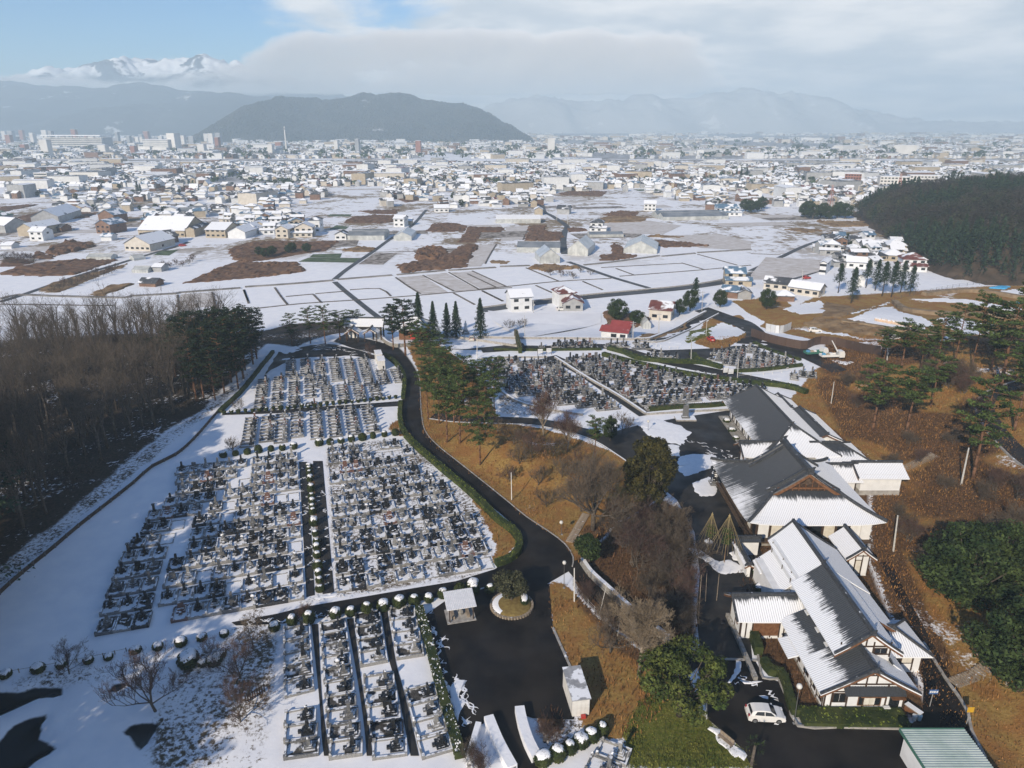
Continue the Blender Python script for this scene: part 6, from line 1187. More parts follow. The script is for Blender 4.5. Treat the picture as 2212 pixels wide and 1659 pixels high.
car(G(*M5((680, 248))[0]), R(15), 'pale car parked beside the grey single storey house', WHITEM, 4.2); car(G(*M6((1888, 325))[0]), R(90), 'small beige van parked under the spruces', HW['cream'], 3.6, 1.6, 1.8); car(G(*M4((515, 755))[0]), R(-8), 'white car on the track of the building site', CARW, 4.3); car(G(*M5((1885, 495))[0]), R(95), 'small reddish vehicle at the lower yard entrance', REDP, 3.4, 1.5, 1.7); car(G(*M1((1250, 500))[0]), R(20), 'white car beside the cream farmhouse', CARW); car(G(*M1((1480, 475))[0]), R(40), 'red car on the farm lane before the packing hall', REDP); car(G(*M4((1165, 812))[0]), R(10), 'white car behind the pines on the building site track', CARW); car(G(*M4((1590, 835))[0]), R(30), 'white van glimpsed behind the bare shrubs', CARW, 4.4, 1.7, 1.9); car(G(*M4((450, 325))[0]), R(25), 'red car by the shaded village lane', REDP, 3.8)
def truck(p, ang, label, bed, crane=False):
	t = empty('flatbed_truck', (p.x, p.y, hz(p.x, p.y) + 0.06), ang, label, 'truck', 'trucks')
	MB().box(-3.2, 1.7, -1.0, 1.0, 0.75, 0.95).box(-3.2, 1.7, -1.0, -0.94, 0.95, 1.35).box(-3.2, 1.7, 0.94, 1.0, 0.95, 1.35).box(-3.2, -3.14, -0.94, 0.94, 0.95, 1.35).build('flatbed', bed, t)
	MB().add([(1.8, -1, 0.5), (3.3, -1, 0.5), (3.3, -1, 1.4), (3.0, -0.95, 2.25), (1.8, -0.95, 2.25), (1.8, 1, 0.5), (3.3, 1, 0.5), (3.3, 1, 1.4), (3.0, 0.95, 2.25), (1.8, 0.95, 2.25)], [(0, 1, 2, 3, 4), (9, 8, 7, 6, 5), (0, 5, 6, 1), (1, 6, 7, 2), (2, 7, 8, 3), (3, 8, 9, 4), (4, 9, 5, 0)]).build('cab', CARW, t); MB().add([(3.32, -0.85, 1.45), (3.32, 0.85, 1.45), (3.06, 0.8, 2.15), (3.06, -0.8, 2.15), (3.25, -0.85, 1.45), (3.25, 0.85, 1.45), (2.99, 0.8, 2.15), (2.99, -0.8, 2.15)], [(0, 1, 2, 3), (7, 6, 5, 4), (0, 4, 5, 1), (1, 5, 6, 2), (2, 6, 7, 3), (3, 7, 4, 0)]).build('windscreen', GLASS, t)
	for x in (-2.2, 2.4):
		for s in (-1, 1): w = MB().lathe([(0.38, -0.12), (0.38, 0.12)], 14).build('wheel', TYRE, t); w.location = (x, s * 0.85, 0.4); w.rotation_euler[0] = math.pi / 2
	if crane: MB().box(1.4, 1.75, -0.3, 0.3, 0.95, 2.0).build('crane_base', STEEL, t); MB().tube((1.55, 0, 2.0), (-0.6, 0, 5.2), 0.2, 0.12, 6).build('crane_boom', CARW, t)
	for k, (x, y, c) in enumerate(((-2.2, 0.2, mat('blue_tarp', (0.08, 0.25, 0.42), (0.12, 0.34, 0.52), 2, 0.6)), (-1.2, -0.2, HW['tan']), (-0.2, 0.3, HW['white']))): MB().taper(x, y, 0.95, 1.6, 1.0, 1.1, 0.6, 0.7).build('load', c, t)
truck(G(*M4((650, 970))[0]), R(5), 'white crane truck loaded with sacks beside the brown fence', CARW, True); truck(G(*M4((520, 945))[0]), R(10), 'green flatbed truck behind the crane truck', mat('green_truck_paint', (0.05, 0.16, 0.12), None, rough=0.5))
# ---- pavilion, island, sheds, carport
def pavilion():
	c = G(*C8((770, 672))[0]); t = empty('shelter', (c.x, c.y, 0.06), R(14), 'open shelter with white ribbed snowy roof at the parking lot', 'shelter')
	w, d, h = 3.9, 3.2, 2.55; MB().add([(-w / 2, -d / 2, h - 0.25), (w / 2, -d / 2, h - 0.25), (w / 2, d / 2, h + 0.35), (-w / 2, d / 2, h + 0.35), (-w / 2, -d / 2, h - 0.33), (w / 2, -d / 2, h - 0.33), (w / 2, d / 2, h + 0.27), (-w / 2, d / 2, h + 0.27)], [(0, 1, 2, 3), (7, 6, 5, 4), (0, 4, 5, 1), (1, 5, 6, 2), (2, 6, 7, 3), (3, 7, 4, 0)]).build('roof', SNOWTHIN, t)
	for k in range(17):
		x = -w / 2 + w * (k + 0.5) / 17; MB().add([(x - 0.03, -d / 2, h - 0.25), (x + 0.03, -d / 2, h - 0.25), (x + 0.03, d / 2, h + 0.35), (x - 0.03, d / 2, h + 0.35), (x - 0.02, -d / 2, h - 0.2), (x + 0.02, -d / 2, h - 0.2), (x + 0.02, d / 2, h + 0.4), (x - 0.02, d / 2, h + 0.4)], [(4, 5, 6, 7), (0, 4, 7, 3), (1, 2, 6, 5), (0, 1, 5, 4)]).build('roof_rib', CONC_SNOW, t)
	for sx in (-1, 1):
		for sy in (-1, 1): MB().box(sx * 1.55 - 0.07, sx * 1.55 + 0.07, sy * 1.2 - 0.07, sy * 1.2 + 0.07, 0, h - 0.3 + (0.45 if sy > 0 else 0)).build('post', TIMBER, t)
	MB().box(-1.9, 1.9, -1.5, 1.5, -0.06, 0.1).build('floor_slab', CONC, t); MB().lathe([(0.35, 0.1), (0.42, 0.5), (0.3, 0.75), (0.12, 0.9)], 8, (0.1, 0.2, 0)).build('stone_basin', STONE, t)
	for x in (-1.0, 1.0): MB().box(x - 0.2, x + 0.2, -0.8, 0.8, 0.1, 0.5).build('bench', WOODP, t)
pavilion()
def island():
	c = G(*C8((1105, 612))[0]); t = empty('traffic_island', (c.x, c.y, 0.06), 0, 'round grassy traffic island with log edging and a strip of snow', 'island'); R0 = 2.75
	MB().lathe([(R0, -0.05), (R0, 0.3), (R0 * 0.8, 0.45), (R0 * 0.4, 0.6), (0.1, 0.65)], 28).build('mound', mat('island_turf', (0.16, 0.11, 0.035), (0.24, 0.18, 0.06), 2, 0.95, 0.4, 12), t, True)
	for k in range(44): a = 2 * math.pi * k / 44; MB().tube((R0 * 1.01 * math.cos(a), R0 * 1.01 * math.sin(a), -0.05), (R0 * 1.01 * math.cos(a), R0 * 1.01 * math.sin(a), 0.36), 0.19, 0.19, 6).build('edging_log', WOODP, t)
	mb = MB(); n = 16; vs = []
	for i in range(n + 1):
		a = math.pi * (0.55 + 0.75 * i / n)
		for rr, z in ((R0 * 0.97, 0.33), (R0 * 0.88, 0.5), (R0 * (0.74 - 0.1 * math.sin(math.pi * i / n)), 0.5)): vs.append((rr * math.cos(a), rr * math.sin(a), z))
	mb.add(vs, [(i * 3 + k, i * 3 + k + 1, i * 3 + k + 4, i * 3 + k + 3) for i in range(n) for k in range(2)]).build('snow_strip', SNOWM, t, True)
	low = empty('hedge', (c.x + 1.7, c.y + 0.5, 0.4), 0, 'small curved hedge with snow on the traffic island', 'hedge'); link('foliage', TOP[0], low); link('snow_cap', CAPS[0], low); low.scale = (0.95, 1.9, 0.75)
island()
def shed():
	a, b = G(*C8((1497, 1330))[0]), G(*C8((1606, 1316))[0]); v = b - a; t = empty('storage_shed', (a.x, a.y, 0.06), math.atan2(v.y, v.x), 'white storage shed with grey snow streaked roof beside the lot', 'shed'); w, d, h = v.length, 4.6, 2.25
	MB().box(0, w, 0, d, 0, h).build('wall', WHITEM, t); MB().add([(-0.12, -0.15, h + 0.02), (w + 0.12, -0.15, h + 0.02), (w + 0.12, d + 0.1, h + 0.3), (-0.12, d + 0.1, h + 0.3), (-0.12, -0.15, h + 0.14), (w + 0.12, -0.15, h + 0.14), (w + 0.12, d + 0.1, h + 0.42), (-0.12, d + 0.1, h + 0.42)], [(3, 2, 1, 0), (4, 5, 6, 7), (0, 1, 5, 4), (1, 2, 6, 5), (2, 3, 7, 6), (3, 0, 4, 7)]).build('roof', mat('shed_roof', (0.25, 0.26, 0.28), (0.33, 0.34, 0.36), 2, 0.6, snow=0.5, sscale=0.9), t)
	for k in range(4): MB().box(w * k / 4 + 0.03, w * (k + 1) / 4 - 0.03, -0.04, 0.0, 0.05, h - 0.05).build('door_panel', WHITEM, t)
	for k in range(5): MB().box(-0.03, 0.0, d * k / 5 + 0.05, d * (k + 1) / 5 - 0.05, 0.05, h - 0.05).build('side_panel', WHITEM, t)
	o = MB().box(0.9, 1.4, -0.5, -0.15, 0, 0.35).build('crate', REDP); o.matrix_world = Matrix.Translation((a.x, a.y, 0.06)) @ Matrix.Rotation(math.atan2(v.y, v.x), 4, 'Z'); tag(o, 'small orange crate at the foot of the white shed', 'crate')
shed()
def carport():
	t = empty('carport', (0, 0, 0.05), 0, 'garage with pale green ribbed metal roof at the lower right corner', 'garage'); GM = mat('pale_green_metal', (0.34, 0.43, 0.41), (0.48, 0.55, 0.54), 0.5, 0.5)
	x0, x1, y0, y1, z = 39.6, 46.2, 40.0, 56.2, 2.9; MB().box(x0, x1, y0, y1, z, z + 0.1).build('roof', GM, t)
	for k in range(58): y = y1 - (k + 0.5) * (y1 - y0) / 58; MB().box(x0, x1, y - 0.045, y + 0.045, z + 0.1, z + 0.16).build('roof_rib', GM, t)
	MB().box(x0 - 0.06, x0, y0, y1, z - 0.15, z + 0.2).build('fascia', mat('green_fascia', (0.06, 0.16, 0.12), None, rough=0.5), t); MB().box(x0, x1, y1, y1 + 0.06, z - 0.15, z + 0.2).build('fascia', bpy.data.materials['green_fascia'], t)
	MB().box(x0 + 0.3, x0 + 0.45, y0 + 0.4, y1 - 0.5, -0.1, z).build('side_wall', PLAST, t); MB().box(x1 - 0.45, x1 - 0.3, y0 + 0.4, y1 - 0.5, -0.1, z).build('side_wall', PLAST, t); MB().box(x0 + 0.46, x1 - 0.46, y1 - 0.65, y1 - 0.5, -0.1, z).build('back_wall', PLAST, t)
carport()
def container(px_l, px_r, label):
	a, b = G(*px_l), G(*px_r); v = b - a; t = empty('white_shed', (a.x, a.y, hz(a.x, a.y)), math.atan2(v.y, v.x), label, 'shed'); w = v.length; MB().box(0, w, 0, 4.0, 0, 2.6).build('wall', WHITEM, t); MB().box(-0.1, w + 0.1, -0.1, 4.1, 2.6, 2.75).build('roof', SNOWTHIN, t)
	for k in range(3): MB().box(w * k / 3 + 0.04, w * (k + 1) / 3 - 0.04, -0.04, 0, 0.1, 2.5).build('door_panel', WHITEM, t)
container(A2((1695, 388))[0], A2((1768, 382))[0], 'white container shed at the far end of the graves, nearer one'); container(A2((1670, 318))[0], A2((1738, 312))[0], 'white container shed at the far end of the graves, further one')
# ---- retaining wall of the lane, timber steps, fences
def stone_wall(px, h, label, seed=2):
	P = resample([Vector((p.x, p.y, 0)) for p in gp(px)], 0.8); o = P[0]; t = empty('stone_wall', (o.x, o.y, 0.0), 0, label, 'wall'); r = random.Random(seed)
	b = kerb('wall_core', [(p.x, p.y) for p in P], STONE, 0.45, h - 0.1, 0.8, kind=None); b.parent = t; b.matrix_parent_inverse = Matrix.Translation((-o.x, -o.y, 0))
	for i in range(len(P) - 1):
		d = (P[i + 1] - P[i]); nn = Vector((d.y, -d.x, 0)).normalized(); a = math.atan2(d.y, d.x)
		for row in range(int(h / 0.4)):
			c = P[i].lerp(P[i + 1], 0.5 + (0.25 if row % 2 else -0.25)) ; w = d.length * r.uniform(0.8, 0.95)
			for s in (-1,):
				q = MB().box(-w / 2, w / 2, -0.08, 0.08, 0.02, 0.36).build('stone', STONE, t); p = c + nn * (-s * 0.2 * r.uniform(0.9, 1.2)) - o; q.location = (p.x, p.y, hz(c.x, c.y) + row * 0.4); q.rotation_euler[2] = a
		if i % 1 == 0: q = MB().box(-d.length / 2 * 0.97, d.length / 2 * 0.97, -0.28, 0.28, h - 0.1, h).build('coping_stone', CONC_SNOW, t); p = P[i].lerp(P[i + 1], 0.5) - o; q.location = (p.x, p.y, hz(p.x + o.x, p.y + o.y)); q.rotation_euler[2] = a
stone_wall(C8((1560, 340), (1600, 400), (1640, 445), (1750, 545), (1860, 645), (2000, 760), (2120, 850)), 1.2, 'pale stone retaining wall along the right of the sloping lane')
stone_wall(M6((1150, 280), (1180, 340), (1270, 380), (1390, 370)), 1.2, 'low stone wall round the pine beside the gate', 3)
def steps(px_a, px_b, n, w, label):
	a, b = G(*px_a), G(*px_b); d = b - a; t = empty('timber_steps', (a.x, a.y, 0), math.atan2(d.y, d.x), label, 'steps')
	for k in range(n): f = (k + 0.5) / n; x, y = a.x + d.x * f, a.y + d.y * f; o = MB().box(-0.12, 0.12, -w / 2, w / 2, -0.15, 0.16).build('tread', WOODP, t); o.location = (Vector((d.x, d.y, 0)).length * f, 0, hz(x, y))
steps(M8((1295, 1215))[0], M8((1430, 985))[0], 22, 1.3, 'timber edged steps climbing the orange grass bank'); steps(C9((1745, 1115))[0], C9((2010, 980))[0], 16, 1.6, 'timber steps climbing the slope right of the quarters'); steps(C6((1440, 1165))[0], C6((1640, 1070))[0], 18, 2.2, 'wide timber steps on the slope behind the storehouse')
def fence(px, h, gap, label, m=WOODP, rails=2, r=0.06, panel=None, name='fence'):
	P = resample([Vector((p.x, p.y, 0)) for p in gp(px)], gap); o = P[0]; t = empty(name, (o.x, o.y, 0), 0, label, 'fence')
	for p in P: MB().box(-r, r, -r, r, -0.1, h).build('post', m, t).location = (p.x - o.x, p.y - o.y, hz(p.x, p.y))
	for a, b in zip(P, P[1:]):
		if panel:
			d = b - a; q = MB().box(0.03, d.length - 0.03, -0.03, 0.03, 0.05, h - 0.03).build('panel', panel, t); q.location = (a.x - o.x, a.y - o.y, hz(a.x, a.y)); q.rotation_euler = (0, -math.atan2(hz(b.x, b.y) - hz(a.x, a.y), d.length), math.atan2(d.y, d.x))
		else:
			for k in range(rails): z = h * (k + 1) / rails - 0.12; MB().tube((a.x - o.x, a.y - o.y, hz(a.x, a.y) + z), (b.x - o.x, b.y - o.y, hz(b.x, b.y) + z), r * 0.6, r * 0.6, 4).build('rail', m, t)
fence(V((-20, 1310), (0, 1285), (50, 1240), (120, 1183), (170, 1140), (240, 1085), (290, 1045), (330, 1010), (380, 985), (420, 950), (470, 893)), 0.75, 2.2, 'low dark boundary fence between the left wood and the snow path', DARKP, 2, 0.09, TIMBER)
fence(C7((0, 1062), (250, 1020), (500, 975), (670, 940), (820, 905)), 0.6, 3.0, 'thin low rail fence above the pond', WOODP, 1, 0.04)
fence(C8((1500, 480), (1560, 560), (1640, 650), (1720, 730)), 1.0, 1.6, 'thin wire fence along the left of the sloping lane', STEEL, 3, 0.03)
BROWNF = mat('brown_corrugated', (0.07, 0.045, 0.035), (0.11, 0.075, 0.06), 3, 0.6, stretch=(8, 1, 1)); fence(M4((0, 790), (150, 840), (400, 893), (480, 880), (560, 855), (760, 885), (1050, 945)), 2.6, 2.0, 'tall brown corrugated fence behind the corner graves', BROWNF, 1, 0.06, BROWNF)
fence(M4((118, 745), (230, 765), (320, 735)), 2.6, 2.0, 'pale blue grey hoarding at the building site entrance', STEEL, 1, 0.06, HW['white']); fence(M5((1340, 490), (1480, 555), (1620, 560)), 1.0, 2.5, 'white rail fence at the end of the bridge road', WHITEM, 2, 0.05); fence(A5((1690, 275), (1850, 262), (2030, 240)), 0.6, 2.5, 'white guard rail in front of the corner graves', WHITEM, 1, 0.07)
fence(V((1128, 752), (1050, 740), (935, 726)), 0.8, 3, 'low wall fence behind the lower yard', CONC, 1, 0.08, CONC); fence(M4((780, 620), (1000, 570), (1160, 500), (1280, 470), (1500, 420), (1750, 380), (2212, 340)), 1.4, 4, 'green mesh fence round the building site', DARKP, 2, 0.04)
# wooden rack on the pond bank
a, b = G(*C7((1595, 1240))[0]), G(*C7((1715, 1165))[0]); v = b - a; t = empty('wooden_rack', (a.x, a.y, 0.02), math.atan2(v.y, v.x), 'dark slatted wooden rack on the snowy bank', 'rack')
for k in range(9): MB().box(v.length * k / 8 - 0.05, v.length * k / 8 + 0.05, -0.06, 0.06, 0, 1.1).build('slat', TIMBER, t)
for z in (0.25, 0.95): MB().box(-0.1, v.length + 0.1, -0.1, -0.06, z, z + 0.12).build('rail', TIMBER, t)
# ---- winter rope cones over the garden pines
ROPE = mat('straw_rope', (0.24, 0.19, 0.09), (0.34, 0.27, 0.14), 5, 0.9)
for (px, py), h, rad, lab in ((C9((165, 265))[0], 7.0, 1.7, 'garden pine under a winter rope cone, left one'), (C9((268, 330))[0], 8.3, 2.3, 'garden pine under a winter rope cone, larger right one')):
	p = G(px, py); tree('pine', p, h * 0.7, lab.replace('garden pine under a', 'small garden pine inside the'), wide=0.75); t = empty('rope_cone', (p.x, p.y, 0.03), 0, lab.replace('garden pine under a winter rope cone', 'straw rope cone tied over a garden pine'), 'rope cone', 'winter rope cones')
	MB().tube((0, 0, 0), (0, 0, h), 0.07, 0.05, 6).build('pole', ROPE, t); MB().lathe([(0.03, h - 0.1), (0.18, h - 0.35), (0.1, h - 0.6)], 8).build('straw_cap', ROPE, t)
	for k in range(18): q = 2 * math.pi * k / 18; MB().tube((0, 0, h - 0.15), (rad * math.cos(q), rad * math.sin(q), h * 0.32), 0.017, 0.017, 4, cap=False).build('rope', ROPE, t)
# stone pagoda, monument, lanterns
p = G(1543, 1046); t = empty('stone_pagoda', (p.x, p.y, 0.05), 0, 'dark thirteen tiered stone pagoda on the yard', 'pagoda'); MB().box(-0.9, 0.9, -0.9, 0.9, 0, 0.4).box(-0.6, 0.6, -0.6, 0.6, 0.4, 0.8).build('base', GR_M, t)
for k in range(11): s = 0.62 - 0.03 * k; MB().box(-s * 0.6, s * 0.6, -s * 0.6, s * 0.6, 0.8 + k * 0.34, 1.0 + k * 0.34).taper(0, 0, 1.0 + k * 0.34, 1.14 + k * 0.34, s * 2, s * 2, s * 1.2, s * 1.2).build('tier', GR_D, t)
MB().tube((0, 0, 4.5), (0, 0, 5.5), 0.07, 0.02, 6).build('finial', GR_D, t)
p = G(1480, 906); t = empty('stone_monument', (p.x, p.y, 0.05), 0, 'tall grey inscribed stone on a stepped base at the yard edge', 'monument'); MB().box(-2.2, 2.2, -1.2, 1.2, 0, 0.35).build('base', CONC_SNOW, t); MB().box(-0.8, 0.8, -0.5, 0.5, 0.35, 0.8).build('plinth', GR_M, t); MB().taper(0, 0, 0.8, 3.4, 1.3, 0.4, 1.1, 0.35).build('slab', GR_M, t)
def lantern(px, h, label):
	p = G(*px); t = empty('stone_lantern', (p.x, p.y, 0.04), 0, label, 'lantern'); s = h / 2.0; t.scale = (s, s, s)
	MB().lathe([(0.4, 0), (0.35, 0.2), (0.16, 0.3), (0.16, 1.0), (0.34, 1.15)], 8).build('shaft', STONE, t); MB().box(-0.25, 0.25, -0.25, 0.25, 1.15, 1.5).build('fire_box', STONE, t); MB().lathe([(0.62, 1.5), (0.55, 1.6), (0.12, 1.85), (0.1, 2.0)], 8).build('cap', CONC_SNOW, t)
lantern(C9((160, 255))[0], 2.2, 'stone lantern beside the roped garden pines')
# ---- gate and hall at the entrance to the grounds
def gate():
	c = G(786, 735); t = empty('temple_gate', (c.x, c.y, hz(c.x, c.y)), R(-3), 'tiled temple gate with long snowy roof between the pines', 'gate')
	gable_roof(t, -6.2, 6.2, 0.0, 5.0, 4.4, 6.3, 'x', T_FULL, T_FULL, back=True); gable_roof(t, -5.0, -0.6, -3.0, 1.0, 3.0, 4.4, 'y', T_HALF, T_FULL); gable_roof(t, 0.6, 5.0, -3.0, 1.0, 3.0, 4.4, 'y', T_HALF, T_FULL)
	for x in (-5.2, -2.8, 2.8, 5.2):
		for y in (0.8, 4.2): MB().box(x - 0.2, x + 0.2, y - 0.2, y + 0.2, 0, 4.5).build('pillar', TIMBER, t)
	for x in (-4.6, -1.0, 1.0, 4.6): MB().box(x - 0.12, x + 0.12, -2.6, -2.36, 0, 3.1).build('pillar', TIMBER, t)
	MB().box(-5.2, -2.8, 2.3, 2.5, 0, 3.9).build('side_panel', PLAST, t); MB().box(2.8, 5.2, 2.3, 2.5, 0, 3.9).build('side_panel', PLAST, t)
gate()
c = G(893, 735); t = empty('bell_hall', (c.x, c.y, hz(c.x, c.y)), 0, 'small hall with snowy pyramid roof behind the tall pine', 'building'); gable_roof(t, -5.5, 5.5, -0.5, 8.5, 3.4, 6.4, 'x', T_FULL, T_FULL, hip0=1, hip1=1); wall_box(t, -4.4, 4.4, 0.6, 7.4, 0, 3.6, BROWNW); MB().box(-1.0, 1.0, 0.45, 0.62, 0.2, 2.6).build('door', REDP, t)
c = G(1006, 722); t = empty('statue', (c.x, c.y, hz(c.x, c.y)), 0, 'white robed standing statue on a pedestal among the spruces', 'statue'); MB().lathe([(1.3, 0), (1.2, 0.8), (0.8, 1.0), (0.8, 1.5)], 10).build('pedestal', GR_L, t); MB().lathe([(0.62, 1.5), (0.55, 2.3), (0.42, 3.0), (0.52, 3.4), (0.36, 3.75), (0.14, 3.85), (0.2, 4.0), (0.22, 4.2), (0.14, 4.4), (0.03, 4.55)], 12).build('figure', HW['white'], t, True)
# ---- building site: sandbags, tarpaulin, excavator
SACK = mat('sand_bag', (0.55, 0.40, 0.28), (0.66, 0.52, 0.40), 2, 0.9, snow=0.55); sm = MB().lathe([(0.35, 0), (0.5, 0.25), (0.5, 0.7), (0.3, 0.95), (0.08, 1.05)], 8).mesh('sand_bag', SACK, True)
A_, B_ = G(*M4((1015, 668))[0]), G(*M4((1330, 722))[0])
for k in range(34):
	f = (k // 2 + 0.5) / 17; p = A_.lerp(B_, f); o = link('sand_bag', sm); x, y = p.x + trnd.uniform(-0.2, 0.2), p.y + (1.1 if k % 2 else 0) + trnd.uniform(-0.2, 0.2); o.location = (x, y, hz(x, y) - 0.02); o.scale = (1.15, 1.15, 1.1); tag(o, 'pale sack in the %s row of the pile on the building site, %s from left' % ('back' if k % 2 else 'front', ordw(k // 2)), 'sandbag', 'row of sacks on the building site')
for q, lab in ((M4((1920, 402), (2000, 385), (2095, 390), (2060, 412)), 'crumpled bright blue sheet on the upper edge of the site'), (M4((2110, 530), (2150, 515), (2200, 535), (2140, 545)), 'small bright blue sheet lower on the site')):
	o = snow_patch(q, 0.1, 0.5, 0.8, mat('blue_sheet', (0.06, 0.33, 0.62), (0.10, 0.42, 0.70), 1, 0.5), 'tarpaulin'); del o['kind']; tag(o, lab, 'tarpaulin')
EARTH = mat('cut_earth', (0.16, 0.115, 0.07), (0.30, 0.23, 0.15), 0.4, 0.95, 0.5, 3, coord='World')
p = G(*M4((1895, 740))[0]); t = empty('excavator', (p.x, p.y, hz(p.x, p.y)), 0.4, 'yellow excavator half hidden behind the large pine', 'excavator'); YEL = mat('machine_yellow', (0.55, 0.33, 0.03), None, rough=0.5)
for s in (-1, 1): MB().box(-1.4, 1.4, s * 0.9 - 0.25, s * 0.9 + 0.25, 0, 0.7).build('track', TYRE, t)
MB().box(-1.3, 1.0, -1.0, 1.0, 0.8, 1.7).build('body', YEL, t); MB().box(0.2, 1.1, -0.95, 0.0, 1.7, 2.8).build('cab', GLASS, t); MB().tube((0.9, 0.4, 1.6), (2.8, 0.4, 3.6), 0.22, 0.18, 6).build('boom', YEL, t); MB().tube((2.8, 0.4, 3.6), (3.9, 0.4, 1.6), 0.17, 0.14, 6).build('arm', YEL, t); MB().taper(3.9, 0.4, 0.9, 1.6, 0.9, 0.9, 0.4, 0.7).build('bucket', STEEL, t)
# ---- signs, bench, palm, bins
for (px, py), lab in ((M5((505, 612))[0], 'stack of white notice boards at the cemetery lane, left one'), (M5((575, 605))[0], 'stack of white notice boards at the cemetery lane, right one'), (M5((2005, 770))[0], 'white notice boards beside the hedge end, left one'), (M5((2045, 780))[0], 'white notice boards beside the hedge end, right one')):
	p = G(px, py); t = empty('notice_board', (p.x, p.y, hz(p.x, p.y)), 0.1, lab, 'sign')
	for x in (-0.75, 0.75): MB().box(x - 0.05, x + 0.05, -0.05, 0.05, 0, 2.0).build('post', TIMBER, t)
	for k in range(3): MB().box(-0.7, 0.7, -0.09, -0.04, 0.7 + k * 0.42, 1.05 + k * 0.42).build('board', HW['white'], t)
p = G(*C9((1600, 1262))[0]); t = empty('direction_sign', (p.x, p.y, 0.06), 0, 'blue and white sign on a post right of the quarters', 'sign'); MB().tube((0, 0, 0), (0, 0, 2.3), 0.05, 0.05, 6).build('post', STEEL, t); MB().box(-0.5, 0.5, -0.08, -0.05, 1.8, 2.4).build('board', mat('sign_blue', (0.05, 0.12, 0.30), None, rough=0.5), t)
for k, (x, w) in enumerate(((-0.35, 0.18), (-0.12, 0.14), (0.1, 0.2), (0.36, 0.16))): MB().box(x - w / 2, x + w / 2, -0.092, -0.08, 1.98, 2.24).build('sign_mark', HW['white'], t)
p = G(*C9((275, 1500))[0]); t = empty('bench', (p.x, p.y, 0.06), R(-55), 'wooden bench in the snow at the edge of the mossy bank', 'bench'); MB().box(-0.9, 0.9, -0.2, 0.2, 0.4, 0.48).build('seat', WOODP, t); MB().box(-0.9, 0.9, 0.2, 0.26, 0.5, 0.95).build('backrest', WOODP, t)
for x in (-0.75, 0.75): MB().box(x - 0.05, x + 0.05, -0.18, 0.26, 0, 0.4).build('leg', DARKP, t)
p = G(*C9((445, 1640))[0]); t = empty('palm', (p.x, p.y, 0.05), 0, 'small hairy palm in front of the parked car', 'palm tree'); MB().tube((0, 0, 0), (0.1, 0, 2.6), 0.17, 0.14, 8).build('trunk', BARK, t); pr = random.Random(3)
for k in range(20):
	a = k * 2.4; el = pr.uniform(-0.5, 0.9); d = Vector((math.cos(a) * math.cos(el), math.sin(a) * math.cos(el), math.sin(el))); tb = TB(); c = Vector((0.1, 0, 2.6)); tb.strip(c, c + d * 0.7, 0.05, pr)
	for j in range(9): e = (d + rnd_unit(pr) * 0.65).normalized(); tb.strip(c + d * 0.65, c + d * 0.65 + e * 0.55, 0.09, pr)
	link('frond', tb.mesh('frond', BROAD), t)
for k, (x, m, lab) in enumerate(((0, WHITEM, 'pale grey bin at the corner of the quarters'), (0.55, mat('bin_blue', (0.35, 0.50, 0.58), None, rough=0.5), 'light blue bin at the corner of the quarters'))):
	p = G(*C9((1498, 1350))[0]); t = empty('waste_bin', (p.x + x, p.y, 0.06), 0, lab, 'bin'); MB().lathe([(0.2, 0), (0.25, 0.6)], 10).build('body', m, t); MB().lathe([(0.27, 0.6), (0.25, 0.68), (0.05, 0.72)], 10).build('lid', m, t)
p = G(*C9((1490, 1310))[0]); t = empty('garden_shelf', (p.x, p.y, 0.06), R(-60), 'snow dusted wooden shelf beside the bins', 'shelf'); MB().box(-0.9, 0.9, -0.35, 0.35, 0.7, 0.8).build('top', CONC_SNOW, t); MB().box(-0.85, 0.85, -0.3, 0.3, 0, 0.7).build('cabinet', BROWNW, t)
p = G(*C9((1838, 1375))[0]); t = empty('road_sign', (p.x, p.y, hz(p.x, p.y)), 0, 'yellow square sign on a post at the right drive', 'sign'); MB().tube((0, 0, 0), (0, 0, 2.4), 0.05, 0.05, 6).build('post', STEEL, t); MB().box(-0.35, 0.35, -0.07, -0.04, 1.7, 2.4).build('board', YEL, t)
kerb('drive_edge', [(p.x, p.y) for p in gp(C9((1560, 850), (1700, 1080), (1800, 1220), (1850, 1320), (1870, 1420), (1960, 1600)))], CONC, 0.3, 0.25, 1.0)
# bridge road and stream bank on the plain side
bp = gp(M5((1300, 492), (1450, 490), (1620, 420), (1750, 350), (1860, 290), (1900, 270))); ribbon('road', offset_line(bp, 2.0), offset_line(bp, -2.0), ASPH_OLD, 0.06, 2); kerb('bridge_wall', [(p.x, p.y) for p in offset_line(bp, 2.6)], CONC_SNOW, 0.9, 0.6, 2); kerb('bridge_wall', [(p.x, p.y) for p in offset_line(bp, -2.4)], CONC_SNOW, 0.4, 0.5, 2)
kerb('yard_wall', [(p.x, p.y) for p in gp(M5((0, 470), (300, 478), (700, 480), (1280, 490)))], CONC_SNOW, 0.5, 0.7, 3)
# retaining edge of the right hand cemetery, and thin edging of its rows
for q in (A5((120, 330), (170, 385), (260, 440), (400, 480), (520, 500), (680, 525)), A5((930, 380), (1200, 370), (1720, 330)), A5((960, 415), (1300, 400), (1640, 385)), A5((1090, 520), (1400, 500), (1650, 490)), A5((500, 152), (700, 280), (900, 395), (1090, 520)), A5((20, 160), (200, 152), (450, 150))):
	kerb('terrace_wall', [(p.x, p.y) for p in gp(q)], CONC_SNOW, 0.6, 0.55, 2)
